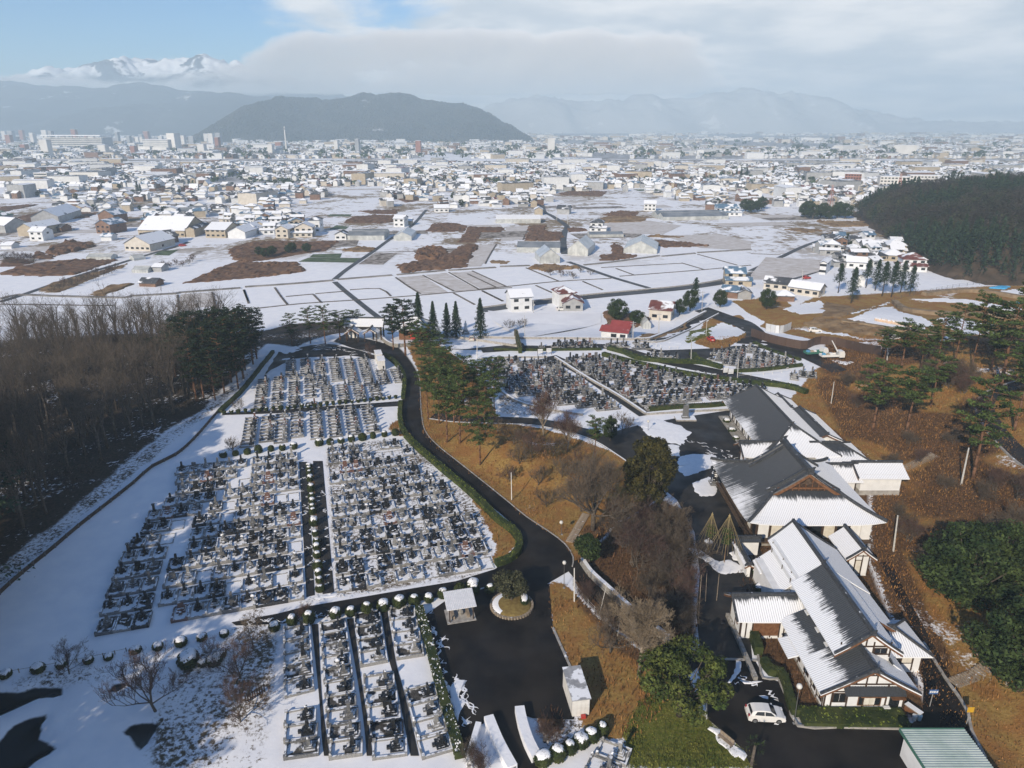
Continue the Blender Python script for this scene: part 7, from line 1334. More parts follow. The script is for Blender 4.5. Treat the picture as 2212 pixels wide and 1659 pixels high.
# slush left along the edges of the asphalt
def slush(px, n, w, ln, dz=0.08):
	P = resample([Vector((p.x, p.y, 0)) for p in gp(px)], 0.5); r = random.Random(len(px) + n)
	for k in range(n):
		i = r.randrange(len(P) - 1); a = P[i]; d = (P[i + 1] - a).normalized(); nn = Vector((-d.y, d.x, 0)); c = a + nn * r.uniform(-w, w); L_ = ln * r.uniform(0.3, 1.0); t = r.uniform(0.06, 0.22); mb = MB(); m = 7; vs = []
		d2 = (d + nn * r.uniform(-0.5, 0.5)).normalized(); n2 = Vector((-d2.y, d2.x, 0))
		for j in range(m + 1):
			f = j / m - 0.5; p = c + d2 * (f * L_) + n2 * (0.25 * math.sin(f * 7 + k)); tt = t * math.cos(f * 3.0) * r.uniform(0.5, 1.3)
			for s_ in (-1, 0, 1): q = p + n2 * (s_ * tt); vs.append((q.x, q.y, hz(q.x, q.y) + dz + (0.035 if s_ == 0 else 0.0)))
		mb.add(vs, [(j * 3 + q, j * 3 + q + 1, j * 3 + q + 4, j * 3 + q + 3) for j in range(m) for q in (0, 1)]); SL.append(mb)
SL = []
slush(C8((560, 640), (620, 850), (690, 1050), (760, 1250), (830, 1380)), 46, 1.3, 2.2); slush(A4((430, 220), (600, 190), (760, 160), (1100, 150)), 16, 0.6, 1.6); slush(V((655, 1010), (672, 1280)), 22, 0.7, 1.2); slush(V((690, 1010), (710, 1275)), 16, 0.7, 1.2); slush(V((600, 765), (700, 750), (790, 765)), 30, 2.5, 3.0); slush(V((1450, 950), (1560, 985), (1500, 1030)), 30, 2.5, 2.5); slush(C9((250, 1000), (400, 1110), (560, 1200), (600, 1390)), 14, 1.0, 1.0); slush(V((500, 1348), (620, 1335), (760, 1320)), 20, 0.8, 1.6); slush(A5((80, 190), (120, 250), (900, 170)), 10, 1.0, 2.0)
mb = MB()
for q in SL: mb.add(q.v, q.f)
tag(mb.build('slush', SNOWTHIN, None, True), 'thin strips of slush left on the asphalt', kind='stuff')
# ================================================================ the plain: fields, lanes, greenhouses, houses, town
FD = mat('stubble_snow', (0.42, 0.38, 0.34), (0.66, 0.65, 0.66), 0.9, 0.95, coord='World', stretch=(0.35, 1.6, 1), detail=6)
FDW = mat('clean_field_snow', (0.72, 0.74, 0.79), (0.82, 0.84, 0.88), 0.12, 0.95, coord='World', detail=5)
FGREEN = mat('winter_greens', (0.045, 0.075, 0.035), (0.12, 0.16, 0.09), 0.25, 0.95, coord='World', detail=6)
FSOIL = mat('bare_soil', (0.08, 0.06, 0.045), (0.40, 0.37, 0.34), 0.35, 0.95, coord='World', detail=6)
REED = mat('dead_reeds', (0.085, 0.046, 0.028), (0.19, 0.11, 0.062), 0.35, 0.95, 0.8, 2.5, coord='World', detail=8)
REED_T = mat('tan_reeds', (0.14, 0.085, 0.04), (0.28, 0.19, 0.10), 0.2, 0.95, 0.6, 1.2, coord='World', detail=6)
BANK = mat('field_bank', (0.07, 0.06, 0.05), (0.17, 0.155, 0.14), 0.4, 0.95, coord='World')
DITCH = mat('concrete_ditch', (0.13, 0.125, 0.12), (0.26, 0.25, 0.24), 0.2, 0.9, coord='World')
for px, m in ((M2((1280, 590), (1485, 572), (1700, 712), (1480, 725)), FD), (M2((1510, 570), (1680, 552), (1940, 690), (1750, 702)), FD), (M2((1720, 550), (1885, 540), (2165, 665), (1965, 685)), FD), (M2((970, 482), (1100, 392), (1285, 392), (1170, 485)), FSOIL),
			  (M2((1930, 325), (2090, 320), (2000, 450), (1960, 500), (1840, 503)), FD), (M2((480, 462), (560, 430), (1005, 432), (960, 470)), FGREEN), (M2((570, 428), (600, 402), (835, 395), (820, 430)), FGREEN), (M2((735, 197), (790, 165), (895, 178), (865, 198)), FGREEN), (M2((715, 92), (740, 78), (915, 78), (900, 95)), FGREEN),
			  (M1((1240, 547), (1310, 512), (1450, 502), (1370, 550)), FGREEN), (M1((1520, 552), (1600, 515), (1680, 508), (1560, 552)), FSOIL), (M1((1450, 900), (1470, 865), (1710, 850), (1740, 960), (1460, 985)), FD), (M3((0, 340), (140, 325), (60, 470), (0, 485)), FD),
			  (M3((240, 180), (415, 165), (370, 280), (180, 300)), FD), (M3((1500, 250), (1960, 240), (2212, 300), (2212, 370), (1800, 350)), FD), (M3((850, 140), (1400, 130), (1650, 170), (1500, 240), (1000, 230)), FD), (M2((0, 60), (0, 40), (500, 90), (640, 70), (500, 120)), FDW),
			  (M4((120, 150), (600, 170), (560, 260), (300, 330), (0, 330), (0, 290)), FD), (M5((80, 250), (300, 270), (1000, 270), (1000, 350), (900, 380), (400, 470), (330, 470), (280, 430), (120, 330)), FDW)):
	sheet('field', gp(px), m, 0.06)
fq = random.Random(17)
for k in range(70):
	x, y = fq.uniform(-430, 470), fq.uniform(345, 820); a = 0.18 + fq.uniform(-0.05, 0.05); w, d = fq.uniform(18, 55), fq.uniform(10, 26); c, s_ = math.cos(a), math.sin(a)
	if x > 190 and y < 560: continue
	sheet('field', [(x + u * c - v * s_, y + u * s_ + v * c) for u, v in ((0, 0), (w, 0), (w, d), (0, d))], fq.choice([FD, FD, FD, FSOIL, FSOIL, FGREEN if fq.random() < 0.4 else FD]), 0.05, z=PLAIN)
def reed_patch(px, m, h=1.3, cell=1.25, name='reed_patch', label='patch of dead brown reeds in the snowy fields'):
	P = [(v.x, v.y) for v in gp(px)]; x0, x1, y0, y1 = min(p[0] for p in P), max(p[0] for p in P), min(p[1] for p in P), max(p[1] for p in P)
	xs, ys = np.arange(x0 - cell, x1 + cell, cell), np.arange(y0 - cell, y1 + cell * 2, cell * 1.6); X, Y = np.meshgrid(xs, ys)
	jit = 2.0 * fbm(X / 6, Y / 6, 3, 2); ins = inpoly(X + jit, Y + 2.0 * fbm(X / 6, Y / 6, 3, 12), P).astype(float); r = np.random.default_rng(int(abs(x0)) + 1)
	Z = ins * h * 0.7 * (0.3 + 0.9 * r.random(X.shape)) * (0.75 + 0.8 * (fbm(X / 10, Y / 10, 3, 7)))
	Z = ht(X, Y) + np.where(ins > 0, Z, -0.3); X = X + r.uniform(-0.5, 0.5, X.shape); n = X.shape[1]
	vs = np.stack([X.ravel(), Y.ravel(), Z.ravel()], 1).tolist(); fs = []
	keep = np.maximum.reduce([ins[:-1, :-1], ins[1:, :-1], ins[:-1, 1:], ins[1:, 1:]])
	for j, i in zip(*np.nonzero(keep)): a = j * n + i; fs.append((a, a + 1, a + n + 1, a + n))
	if not fs: return
	me = bpy.data.meshes.new(name); me.from_pydata(vs, [], fs); me.materials.append(m); me.update(); tag(link(name, me), label, kind='stuff')
for px, m, h in ((V((395, 613), (450, 590), (500, 570), (520, 566), (644, 570), (657, 586), (583, 597), (516, 603), (450, 609)), REED, 1.6), (M2((-60, 350), (130, 297), (640, 300), (820, 300), (740, 340), (700, 380), (560, 390), (330, 430), (100, 460), (-60, 450)), REED, 1.4),
				 (M1((720, 872), (900, 785), (1095, 778), (1050, 800), (830, 877)), REED_T, 1.5), (M1((0, 700), (170, 640), (400, 600), (700, 585), (950, 590), (900, 610), (620, 700), (430, 720), (170, 712)), REED, 1.6), (M1((300, 840), (430, 770), (700, 700), (1000, 620), (1050, 605), (1000, 640), (760, 740), (480, 850)), REED_T, 0.5),
				 (M2((845, 148), (930, 100), (1100, 82), (1325, 90), (1290, 130), (1150, 152)), REED, 1.4), (M2((960, 52), (1290, 40), (1270, 78), (1080, 72)), REED, 1.2), (M2((1510, 218), (1570, 160), (1740, 147), (1835, 172), (1830, 220)), REED, 1.4), (M2((1850, 182), (2150, 182), (2140, 225), (1960, 226), (1925, 305), (1775, 305), (1830, 226)), REED, 1.3),
				 (M2((1320, 552), (1290, 490), (1440, 462), (1450, 390), (1530, 370), (1700, 390), (1840, 318), (1935, 322), (1835, 507)), REED, 1.6), (M2((830, 365), (960, 340), (1115, 350), (1060, 382), (880, 378)), REED_T, 1.2), (M3((382, 292), (420, 172), (540, 172), (545, 212), (690, 228), (670, 292)), REED, 1.4),
				 (M3((420, 512), (470, 482), (700, 490), (875, 510), (560, 542)), REED_T, 1.6), (M3((980, 452), (985, 402), (1070, 402), (1090, 312), (1160, 332), (1180, 402), (1335, 412), (1250, 432), (1090, 452)), REED, 1.5), (M3((930, 132), (1050, 92), (1390, 97), (1330, 140), (1000, 147)), REED_T, 1.3), (M3((1360, 292), (1500, 286), (1885, 335), (1500, 347), (1420, 322)), REED, 1.3),
				 (M3((1340, 262), (1400, 246), (1680, 256), (1640, 270)), REED_T, 1.2), (M3((720, 192), (840, 190), (900, 212), (730, 222)), REED, 1.2), (V((337, 402), (450, 402), (433, 414), (350, 415)), REED, 1.2), (V((37, 470), (100, 456), (213, 460), (190, 470), (60, 484)), REED, 1.3), (V((0, 446), (85, 442), (0, 460)), REED, 1.2), (V((1204, 418), (1240, 411), (1312, 414), (1300, 424), (1220, 422)), REED, 1.2),
				 (V((1760, 478), (1830, 478), (1895, 480), (1890, 488), (1800, 490)), REED_T, 1.4), (V((1690, 495), (1735, 493), (1778, 499), (1740, 503)), REED_T, 1.2), (V((850, 428), (890, 424), (920, 430), (880, 438)), REED, 1.2), (V((1300, 465), (1340, 455), (1380, 460), (1365, 472)), REED, 1.6), (M1((0, 590), (60, 560), (300, 600), (160, 640), (0, 640)), REED, 0.5), (M1((250, 575), (300, 520), (440, 560), (430, 580)), REED, 2.2), (M1((370, 530), (400, 480), (560, 440), (740, 450), (760, 480), (600, 520), (450, 550)), REED, 3.0),
				 (M2((1440, 450), (1440, 380), (1530, 350), (1650, 352), (1690, 400), (1600, 450)), REED, 3.2), (M4((380, 690), (560, 640), (780, 660), (1020, 690), (1180, 740), (1080, 780), (800, 770), (600, 730)), REED_T, 0.9), (M4((600, 500), (800, 540), (850, 580), (740, 640), (560, 640)), REED_T, 0.7), (M5((1010, 290), (1060, 250), (1400, 330), (1300, 390), (1100, 380)), REED, 1.8), (M5((1280, 480), (1330, 440), (1500, 440), (1700, 340), (1640, 420), (1420, 480)), REED_T, 0.8), (M3((90, 475), (110, 452), (270, 455), (230, 480)), REED_T, 1.0)):
	reed_patch(px, m, h)
for q in (M4((240, 570), (430, 520), (570, 490), (720, 590), (600, 600), (420, 610)), M4((860, 650), (1000, 565), (1130, 540), (1230, 600), (1420, 640), (1500, 700), (1380, 740), (1150, 720)), M4((1500, 640), (1650, 620), (1900, 690), (2000, 760), (1700, 760)), M4((2000, 420), (2212, 400), (2212, 460), (2050, 450)), M4((1310, 490), (1500, 478), (1800, 490), (2212, 570), (2212, 600), (1700, 520), (1450, 510)), M4((740, 660), (900, 610), (1110, 545), (1180, 580), (1280, 640), (1430, 660), (1420, 745), (1200, 720), (1000, 690)), M4((1560, 640), (1700, 650), (1900, 700), (1900, 780), (1600, 730)), M4((350, 735), (560, 730), (800, 780), (1140, 815), (1130, 835), (800, 800), (500, 755)), M4((780, 830), (1000, 835), (1100, 880), (1050, 910), (850, 880)), M4((620, 990), (700, 975), (900, 995), (800, 1015)), M4((790, 610), (1080, 515), (1160, 500), (1000, 560), (850, 605)),
		  A5((1120, 195), (1250, 205), (1400, 215), (1560, 255), (1500, 262), (1300, 225)), A5((1720, 285), (1900, 275), (2000, 285), (1900, 305)), M5((1400, 490), (1620, 410), (1850, 310), (1860, 330), (1660, 430), (1450, 500)), M5((1860, 400), (1960, 340), (2180, 400), (2180, 425), (2000, 490), (1900, 480)), M5((1560, 510), (1700, 460), (1840, 400), (1850, 440), (1650, 520))): reed_patch(q, SNOWM, 0.22, 0.9, 'snow_patch', 'thin snow lying on the ground')
for q, w_, h_ in ((M4((1160, 520), (1280, 590), (1480, 615), (1800, 625), (2212, 650)), 2.2, 1.3), (M4((1400, 460), (1700, 430), (1900, 440), (2212, 490)), 2.5, 1.4), (M4((740, 680), (1000, 715), (1300, 760), (1500, 775)), 1.6, 0.9)): kerb('earth_bank', [(p.x, p.y) for p in gp(q)], EARTH, w_, h_, 2.0)
def strip_px(px, w, m, name='field_bank', h=0.25, step=6):
	P = gp(px); kerb(name, [(p.x, p.y) for p in P], m, w, h, step, z=PLAIN)
for px in (M2((40, 690), (80, 800)), M2((290, 672), (345, 750), (395, 810)), M2((600, 725), (670, 795)), M2((1270, 590), (1370, 660), (1470, 722)), M2((1490, 572), (1740, 700)), M2((1700, 548), (1950, 690)), M2((1890, 537), (2170, 665)), M2((1850, 560), (2080, 668)), M2((1740, 717), (1910, 810)), M2((1970, 697), (2140, 782)), M2((380, 745), (600, 725)), M2((620, 722), (880, 700)),
		   M3((390, 512), (660, 622)), M3((40, 702), (200, 782)), M3((470, 655), (650, 735)), M3((850, 622), (1010, 690)), M3((1120, 517), (1270, 572)), M3((1150, 580), (1830, 527), (2212, 490)), M3((1000, 510), (1650, 475)), M3((1650, 472), (1830, 525)), M3((1780, 402), (2100, 490)), M2((130, 842), (530, 800), (960, 772), (1450, 735), (1960, 690), (2212, 672)), M3((0, 687), (320, 655), (650, 622), (1080, 597)),
		   M3((150, 320), (90, 420), (60, 480)), M3((420, 170), (365, 285)), M2((1100, 385), (1430, 380)), M1((0, 945), (400, 950), (920, 958)), M1((1440, 870), (1450, 990)), M1((1720, 850), (1750, 990)), M1((1975, 830), (2010, 920)), M1((1090, 640), (1200, 650)), M4((0, 120), (240, 130)), M2((900, 690), (1140, 680), (1230, 740))):
	strip_px(px, 0.8, BANK, h=0.2)
for px in (M1((0, 905), (150, 870), (420, 880), (1000, 893), (1060, 880), (1430, 860), (1460, 852), (1950, 815)), M2((50, 668), (400, 645), (765, 615)), M2((800, 608), (1240, 573)), M2((1280, 570), (1670, 535)), M2((1700, 535), (2080, 510)), M3((180, 503), (420, 495)), M3((860, 490), (1060, 470), (1470, 415)), M3((1490, 420), (1760, 395)), M3((1780, 390), (2212, 365))):
	strip_px(px, 1.6, DITCH, 'irrigation_channel', 0.45, 8)
for px, w in ((M2((775, 605), (880, 520), (1100, 370), (1210, 290), (1400, 170), (1520, 40)), 2.6), (M1((-20, 930), (150, 880), (600, 725), (900, 635), (1150, 558), (1420, 480), (1530, 440)), 3.0), (M2((775, 625), (860, 700), (960, 780), (1060, 860), (1160, 935)), 2.4), (M3((730, 462), (880, 515), (1100, 592), (1360, 668), (1420, 690)), 2.8), (M3((705, 400), (690, 300), (705, 210), (722, 175), (600, 90), (540, 60), (520, 0)), 4.0), (M4((300, 335), (560, 250), (800, 130), (900, 60)), 3.2), (M4((0, 260), (150, 190), (260, 140), (430, 60), (600, 0)), 3.0)):
	P = gp(px); ribbon('farm_lane', offset_line(P, w / 2), offset_line(P, -w / 2), ASPH_FAR, 0.09, 8)
# river with dark brushy banks and snowed gravel
RIVER = mat('river_bank', (0.10, 0.085, 0.075), (0.50, 0.50, 0.51), 0.012, 0.95, coord='World', stretch=(0.5, 2.0, 1), detail=7)
sheet('river_bed', gp(V((-300, 347), (500, 345), (900, 348), (1300, 345), (1800, 346), (2500, 352), (2500, 366), (1900, 358), (1400, 354), (1000, 356), (500, 352), (-300, 353))), RIVER, 0.25)
sheet('river_bed', gp(V((895, 333), (920, 327), (1000, 335), (1300, 342), (1300, 347), (1000, 349), (930, 352))), FDW, 0.3)
# ---------------------------------------------------------------- greenhouses
GH_ROOF = mat('greenhouse_glass', (0.36, 0.40, 0.44), (0.50, 0.54, 0.58), 0.15, 0.25, spec=0.5, coord='World')
GH_DARK = mat('dark_greenhouse_glass', (0.13, 0.15, 0.17), (0.24, 0.26, 0.28), 0.15, 0.25, spec=0.5, coord='World')
GH_WALL = mat('greenhouse_film', (0.34, 0.36, 0.36), (0.52, 0.54, 0.53), 0.4, 0.4, coord='World')
def placed(px_l, px_r):
	a, b = G(*px_l), G(*px_r); d = b - a; return a, math.atan2(d.y, d.x), d.length
def greenhouse(px_l, px_r, depth, hw, hr, axis, label, roof=GH_ROOF, bays=1, n=6, wall=GH_WALL):
	"""Front edge from px_l to px_r; axis x: ridge along the front, y: gable to the viewer."""
	a, ang, w = placed(px_l, px_r); t = empty('greenhouse', (a.x, a.y, hz(a.x, a.y)), ang, label, 'greenhouse', 'greenhouses on the plain')
	if axis == 'y':
		bw = w / bays
		for k in range(bays):
			x0, x1 = k * bw, (k + 1) * bw; xm = (x0 + x1) / 2
			for (xa, za, xb, zb) in ((x0, hw, xm, hr), (xm, hr, x1, hw)): MB().add([(xa, -0.1, za), (xb, -0.1, zb), (xb, depth, zb), (xa, depth, za), (xa, -0.1, za - 0.08), (xb, -0.1, zb - 0.08), (xb, depth, zb - 0.08), (xa, depth, za - 0.08)], [(0, 1, 2, 3), (7, 6, 5, 4), (0, 4, 5, 1), (2, 6, 7, 3), (1, 5, 6, 2), (3, 7, 4, 0)]).build('roof_pane', roof, t)
			MB().add([(x0, 0, 0), (x1, 0, 0), (x1, 0, hw), (xm, 0, hr - 0.1), (x0, 0, hw), (x0, depth - 0.1, 0), (x1, depth - 0.1, 0), (x1, depth - 0.1, hw), (xm, depth - 0.1, hr - 0.1), (x0, depth - 0.1, hw)], [(0, 1, 2, 3, 4), (9, 8, 7, 6, 5), (0, 4, 9, 5), (1, 6, 7, 2)]).build('wall', wall, t)
			beam(t, 'gable_frame', [(x0, -0.12, hw - 0.1), (xm, -0.12, hr - 0.1), (x1, -0.12, hw - 0.1)], 0.1, 0.2, STEEL)
		for k in range(n + 1): MB().box(w * k / n - 0.06, w * k / n + 0.06, -0.1, 0.02, 0, hw + 0.02).build('mullion', STEEL, t)
	else:
		bd = depth / bays
		for k in range(bays):
			y0, y1 = k * bd, (k + 1) * bd; ym = (y0 + y1) / 2
			for (ya, za, yb, zb) in ((y0, hw, ym, hr), (ym, hr, y1, hw)): MB().add([(0, ya, za), (w, ya, za), (w, yb, zb), (0, yb, zb), (0, ya, za - 0.08), (w, ya, za - 0.08), (w, yb, zb - 0.08), (0, yb, zb - 0.08)], [(0, 1, 2, 3), (7, 6, 5, 4), (0, 4, 5, 1), (2, 6, 7, 3), (1, 5, 6, 2), (3, 7, 4, 0)]).build('roof_pane', roof, t)
			MB().add([(0.05, y0 + 0.05, 0), (w - 0.05, y0 + 0.05, 0), (w - 0.05, y0 + 0.05, hw - 0.09), (0.05, y0 + 0.05, hw - 0.09), (0.05, y1 - 0.05, 0), (w - 0.05, y1 - 0.05, 0), (w - 0.05, y1 - 0.05, hw - 0.09), (0.05, y1 - 0.05, hw - 0.09), (0.05, ym, hr - 0.1), (w - 0.05, ym, hr - 0.1)], [(0, 1, 2, 3), (7, 6, 5, 4), (0, 3, 8, 7, 4), (1, 5, 6, 9, 2)]).build('wall', wall, t)
			beam(t, 'ridge_bar', [(0, ym, hr), (w, ym, hr)], 0.14, 0.12, STEEL)
		for k in range(n + 1): MB().box(w * k / n - 0.06, w * k / n + 0.06, -0.05, 0.04, 0, hw).build('mullion', STEEL, t)
for q in ((M3((315, 385), (665, 390)), 14, 2.8, 5.0, 'x', 'long grey glasshouse left of the dark lane', GH_DARK, 1, 10), (M3((503, 476), (664, 472)), 16, 3.2, 7.0, 'y', 'gabled glasshouse nearest the hill, left of the dark lane', GH_ROOF, 1, 6), (M3((727, 408), (890, 416)), 22, 3.6, 8.0, 'y', 'gabled glasshouse right of the dark lane', GH_ROOF, 1, 6), (M3((1180, 388), (1450, 398)), 26, 2.2, 6.5, 'y', 'wide low gabled glasshouse with beige front by the channel', GH_ROOF, 1, 8),
		  (M2((880, 287), (1178, 287)), 20, 2.8, 4.8, 'x', 'double glasshouse with dark roof beside the farm lane', GH_DARK, 2, 12), (M2((1255, 291), (1398, 291)), 24, 2.6, 5.0, 'y', 'pale film greenhouse right of the double glasshouse', GH_ROOF, 1, 5), (M3((145, 150), (508, 150)), 16, 3, 5, 'x', 'long white snow covered greenhouse behind the reeds', SNOWTHIN, 1, 8),
		  (M3((1500, 128), (2030, 118)), 26, 2.6, 4.8, 'x', 'very long glasshouse below the right village', GH_DARK, 2, 10), (M1((1070, 690), (1200, 690)), 7, 1.4, 2.6, 'x', 'small pale tunnel greenhouse in the orchard', GH_WALL, 1, 6), (M1((700, 583), (900, 583)), 7, 1.4, 2.6, 'x', 'low tunnel greenhouse beside the brown brush', GH_WALL, 1, 6), (M1((1090, 592), (1180, 580)), 6, 1.2, 2.4, 'x', 'tiny tunnel greenhouse beside the farm lane', GH_WALL, 1, 4),
		  (M1((1330, 228), (1680, 215)), 20, 2.6, 5.2, 'x', 'dark glasshouse among the village houses on the left', GH_DARK, 2, 8), (M3((905, 265), (1180, 262)), 9, 1.8, 3.0, 'x', 'dark low greenhouse in front of the white farmhouse', GH_DARK, 1, 8), (V((820, 402), (883, 402)), 26, 2.6, 4.6, 'x', 'bluish glasshouse by the white hall in the centre', GH_ROOF, 2, 8), (M5((1335, 395), (1400, 395)), 8, 1.8, 3.2, 'y', 'small snow dusted tunnel greenhouse beside the farmhouse', GH_WALL, 1, 3)):
	(pl, pr), *rest = q; greenhouse(pl, pr, *rest)
# ---------------------------------------------------------------- houses
HR = {'snowy': mat('roof_snowed', (0.10, 0.11, 0.13), (0.16, 0.17, 0.19), 0.5, 0.8, snow=0.86, sscale=0.3, snowlo=0.3, snowhi=0.6), 'dark': mat('roof_dark', (0.05, 0.055, 0.065), (0.09, 0.095, 0.105), 0.5, 0.7, snow=0.42, sscale=0.22, snowlo=0.3, snowhi=0.6), 'blue': mat('roof_blue', (0.07, 0.14, 0.22), (0.12, 0.20, 0.30), 0.5, 0.7, snow=0.5, sscale=0.22, snowlo=0.3, snowhi=0.6), 'red': mat('roof_red', (0.12, 0.04, 0.035), (0.17, 0.065, 0.055), 0.5, 0.7, snow=0.45, sscale=0.22, snowlo=0.3, snowhi=0.6), 'green': mat('roof_green', (0.06, 0.12, 0.10), (0.10, 0.17, 0.15), 0.5, 0.7, snow=0.5, sscale=0.22, snowlo=0.3, snowhi=0.6), 'redbare': mat('roof_red_bare', (0.24, 0.045, 0.045), (0.30, 0.07, 0.065), 0.5, 0.6, snow=0.12, sscale=0.3)}
def roof_mb(mb, x0, x1, y0, y1, ze, zr, kind, o=0.5):
	x0, x1, y0, y1 = x0 - o, x1 + o, y0 - o, y1 + o; yc = (y0 + y1) / 2; xc = (x0 + x1) / 2; t = 0.22
	if kind == 'gx': V_ = [(x0, y0, ze), (x1, y0, ze), (x1, yc, zr), (x0, yc, zr), (x0, y1, ze), (x1, y1, ze)]; F = [(0, 1, 2, 3), (3, 2, 5, 4)]
	elif kind == 'gy': V_ = [(x0, y0, ze), (x0, y1, ze), (xc, y1, zr), (xc, y0, zr), (x1, y0, ze), (x1, y1, ze)]; F = [(3, 2, 1, 0), (4, 5, 2, 3)]
	else:
		d = min((y1 - y0), (x1 - x0)) / 2 * 0.98
		V_ = [(x0, y0, ze), (x1, y0, ze), (x1, y1, ze), (x0, y1, ze), (x0 + d, yc, zr), (x1 - d, yc, zr)] if x1 - x0 >= y1 - y0 else [(x0, y0, ze), (x1, y0, ze), (x1, y1, ze), (x0, y1, ze), (xc, y0 + d, zr), (xc, y1 - d, zr)]
		F = [(0, 1, 5, 4), (1, 2, 5), (2, 3, 4, 5), (3, 0, 4)] if x1 - x0 >= y1 - y0 else [(0, 1, 4), (1, 2, 5, 4), (2, 3, 5), (3, 0, 4, 5)]
	n = len(V_); W_ = [(a, b, c - t) for a, b, c in V_]; mb.add(V_ + W_, F + [tuple(n + i for i in reversed(f)) for f in F])
	E = {}
	for f in F:
		for i in range(len(f)):
			a, b = f[i], f[(i + 1) % len(f)]; E[(a, b)] = 1
	mb.add(V_ + W_, [(a, n + a, n + b, b) for (a, b) in E if (b, a) not in E])
def wall_mb(mb, x0, x1, y0, y1, h, zr, kind):
	mb.box(x0, x1, y0, y1, -0.3, h); yc, xc = (y0 + y1) / 2, (x0 + x1) / 2; z = zr - 0.4
	if kind == 'gx':
		for x in (x0, x1 - 0.1): mb.add([(x, y0, h), (x, y1, h), (x, yc, z), (x + 0.1, y0, h), (x + 0.1, y1, h), (x + 0.1, yc, z)], [(0, 2, 1), (3, 4, 5), (0, 3, 5, 2), (1, 2, 5, 4)])
	elif kind == 'gy':
		for y in (y0, y1 - 0.1): mb.add([(x0, y, h), (x1, y, h), (xc, y, z), (x0, y + 0.1, h), (x1, y + 0.1, h), (xc, y + 0.1, z)], [(0, 1, 2), (5, 4, 3), (0, 2, 5, 3), (1, 4, 5, 2)])
WINB = MB().box(-0.85, 0.85, -0.06, 0.02, -0.55, 0.55).mesh('window', GLASS); HCACHE = {}
def house_parts(w, d, h, kind, wing):
	k = (round(w), round(d), round(h * 2), kind, wing)
	if k in HCACHE: return HCACHE[k]
	a, b = MB(), MB(); zr = h + min(w, d) * 0.27
	wall_mb(a, -w / 2, w / 2, 0, d, h, zr, kind); roof_mb(b, -w / 2, w / 2, 0, d, h - 0.1, zr, kind)
	if wing:      # low skirt roof of the ground floor towards the viewer and to one side
		hh = 2.9; a.box(-w / 2 - (0 if wing > 0 else 2.5), w / 2 + (2.5 if wing > 0 else 0), -2.2, d * 0.6, -0.3, hh)
		x0, x1 = -w / 2 - (0.5 if wing > 0 else 3.0), w / 2 + (3.0 if wing > 0 else 0.5)
		b.add([(x0, -2.9, hh - 0.15), (x1, -2.9, hh - 0.15), (x1, 0.05, hh + 0.95), (x0, 0.05, hh + 0.95), (x0, -2.9, hh - 0.33), (x1, -2.9, hh - 0.33), (x1, 0.05, hh + 0.75), (x0, 0.05, hh + 0.75)], [(0, 1, 2, 3), (7, 6, 5, 4), (0, 4, 5, 1), (1, 5, 6, 2), (3, 2, 6, 7), (0, 3, 7, 4)])
		b.box(x0 + 0.3, x1 - 0.3, 0.06, d * 0.6 + 0.4, hh, hh + 0.2)
	HCACHE[k] = (a, b, {}); return HCACHE[k]
def house(p, ang, w, d, h, kind, wall, roof, label, group='houses on the plain', wing=0, windows=0, name='house', cat='house', zoff=0.0):
	a, b, ch = house_parts(w, d, h, kind, wing); k = (wall, roof)
	if k not in ch:
		ma_, mb_ = a.mesh('wall', HW[wall]), b.mesh('roof', HR[roof]); ch[k] = (ma_, mb_)
	t = empty(name, (p.x, p.y, hz(p.x, p.y) + zoff), ang, label, cat, group); link('wall', ch[k][0], t); link('roof', ch[k][1], t)
	if windows:
		n = max(2, int(w / 3)); rows = [1.5] if h < 4.2 else [4.3] if wing else [1.5, 4.3]
		for z in rows:
			for i in range(n):
				o = link('window', WINB, t); o.location = (-w / 2 + w * (i + 0.5) / n, 0.0, z)
		if wing:
			for i in range(n): o = link('window', WINB, t); o.location = (-w / 2 + w * (i + 0.5) / n, -2.2, 1.4)
		for z in rows[-1:]:
			o = link('window', WINB, t); o.location = (w / 2, d * 0.5, z); o.rotation_euler[2] = math.pi / 2
	return t
def house_px(pl, pr, d, h, kind, wall, roof, label, **kw):
	a, b = G(*pl), G(*pr); v = b - a; c = (a + b) / 2; return house(c, math.atan2(v.y, v.x), v.length, d, h, kind, wall, roof, label, **kw)
def hp(crop, x0, y0, x1, y1): return crop((x0, y0), (x1, y1))
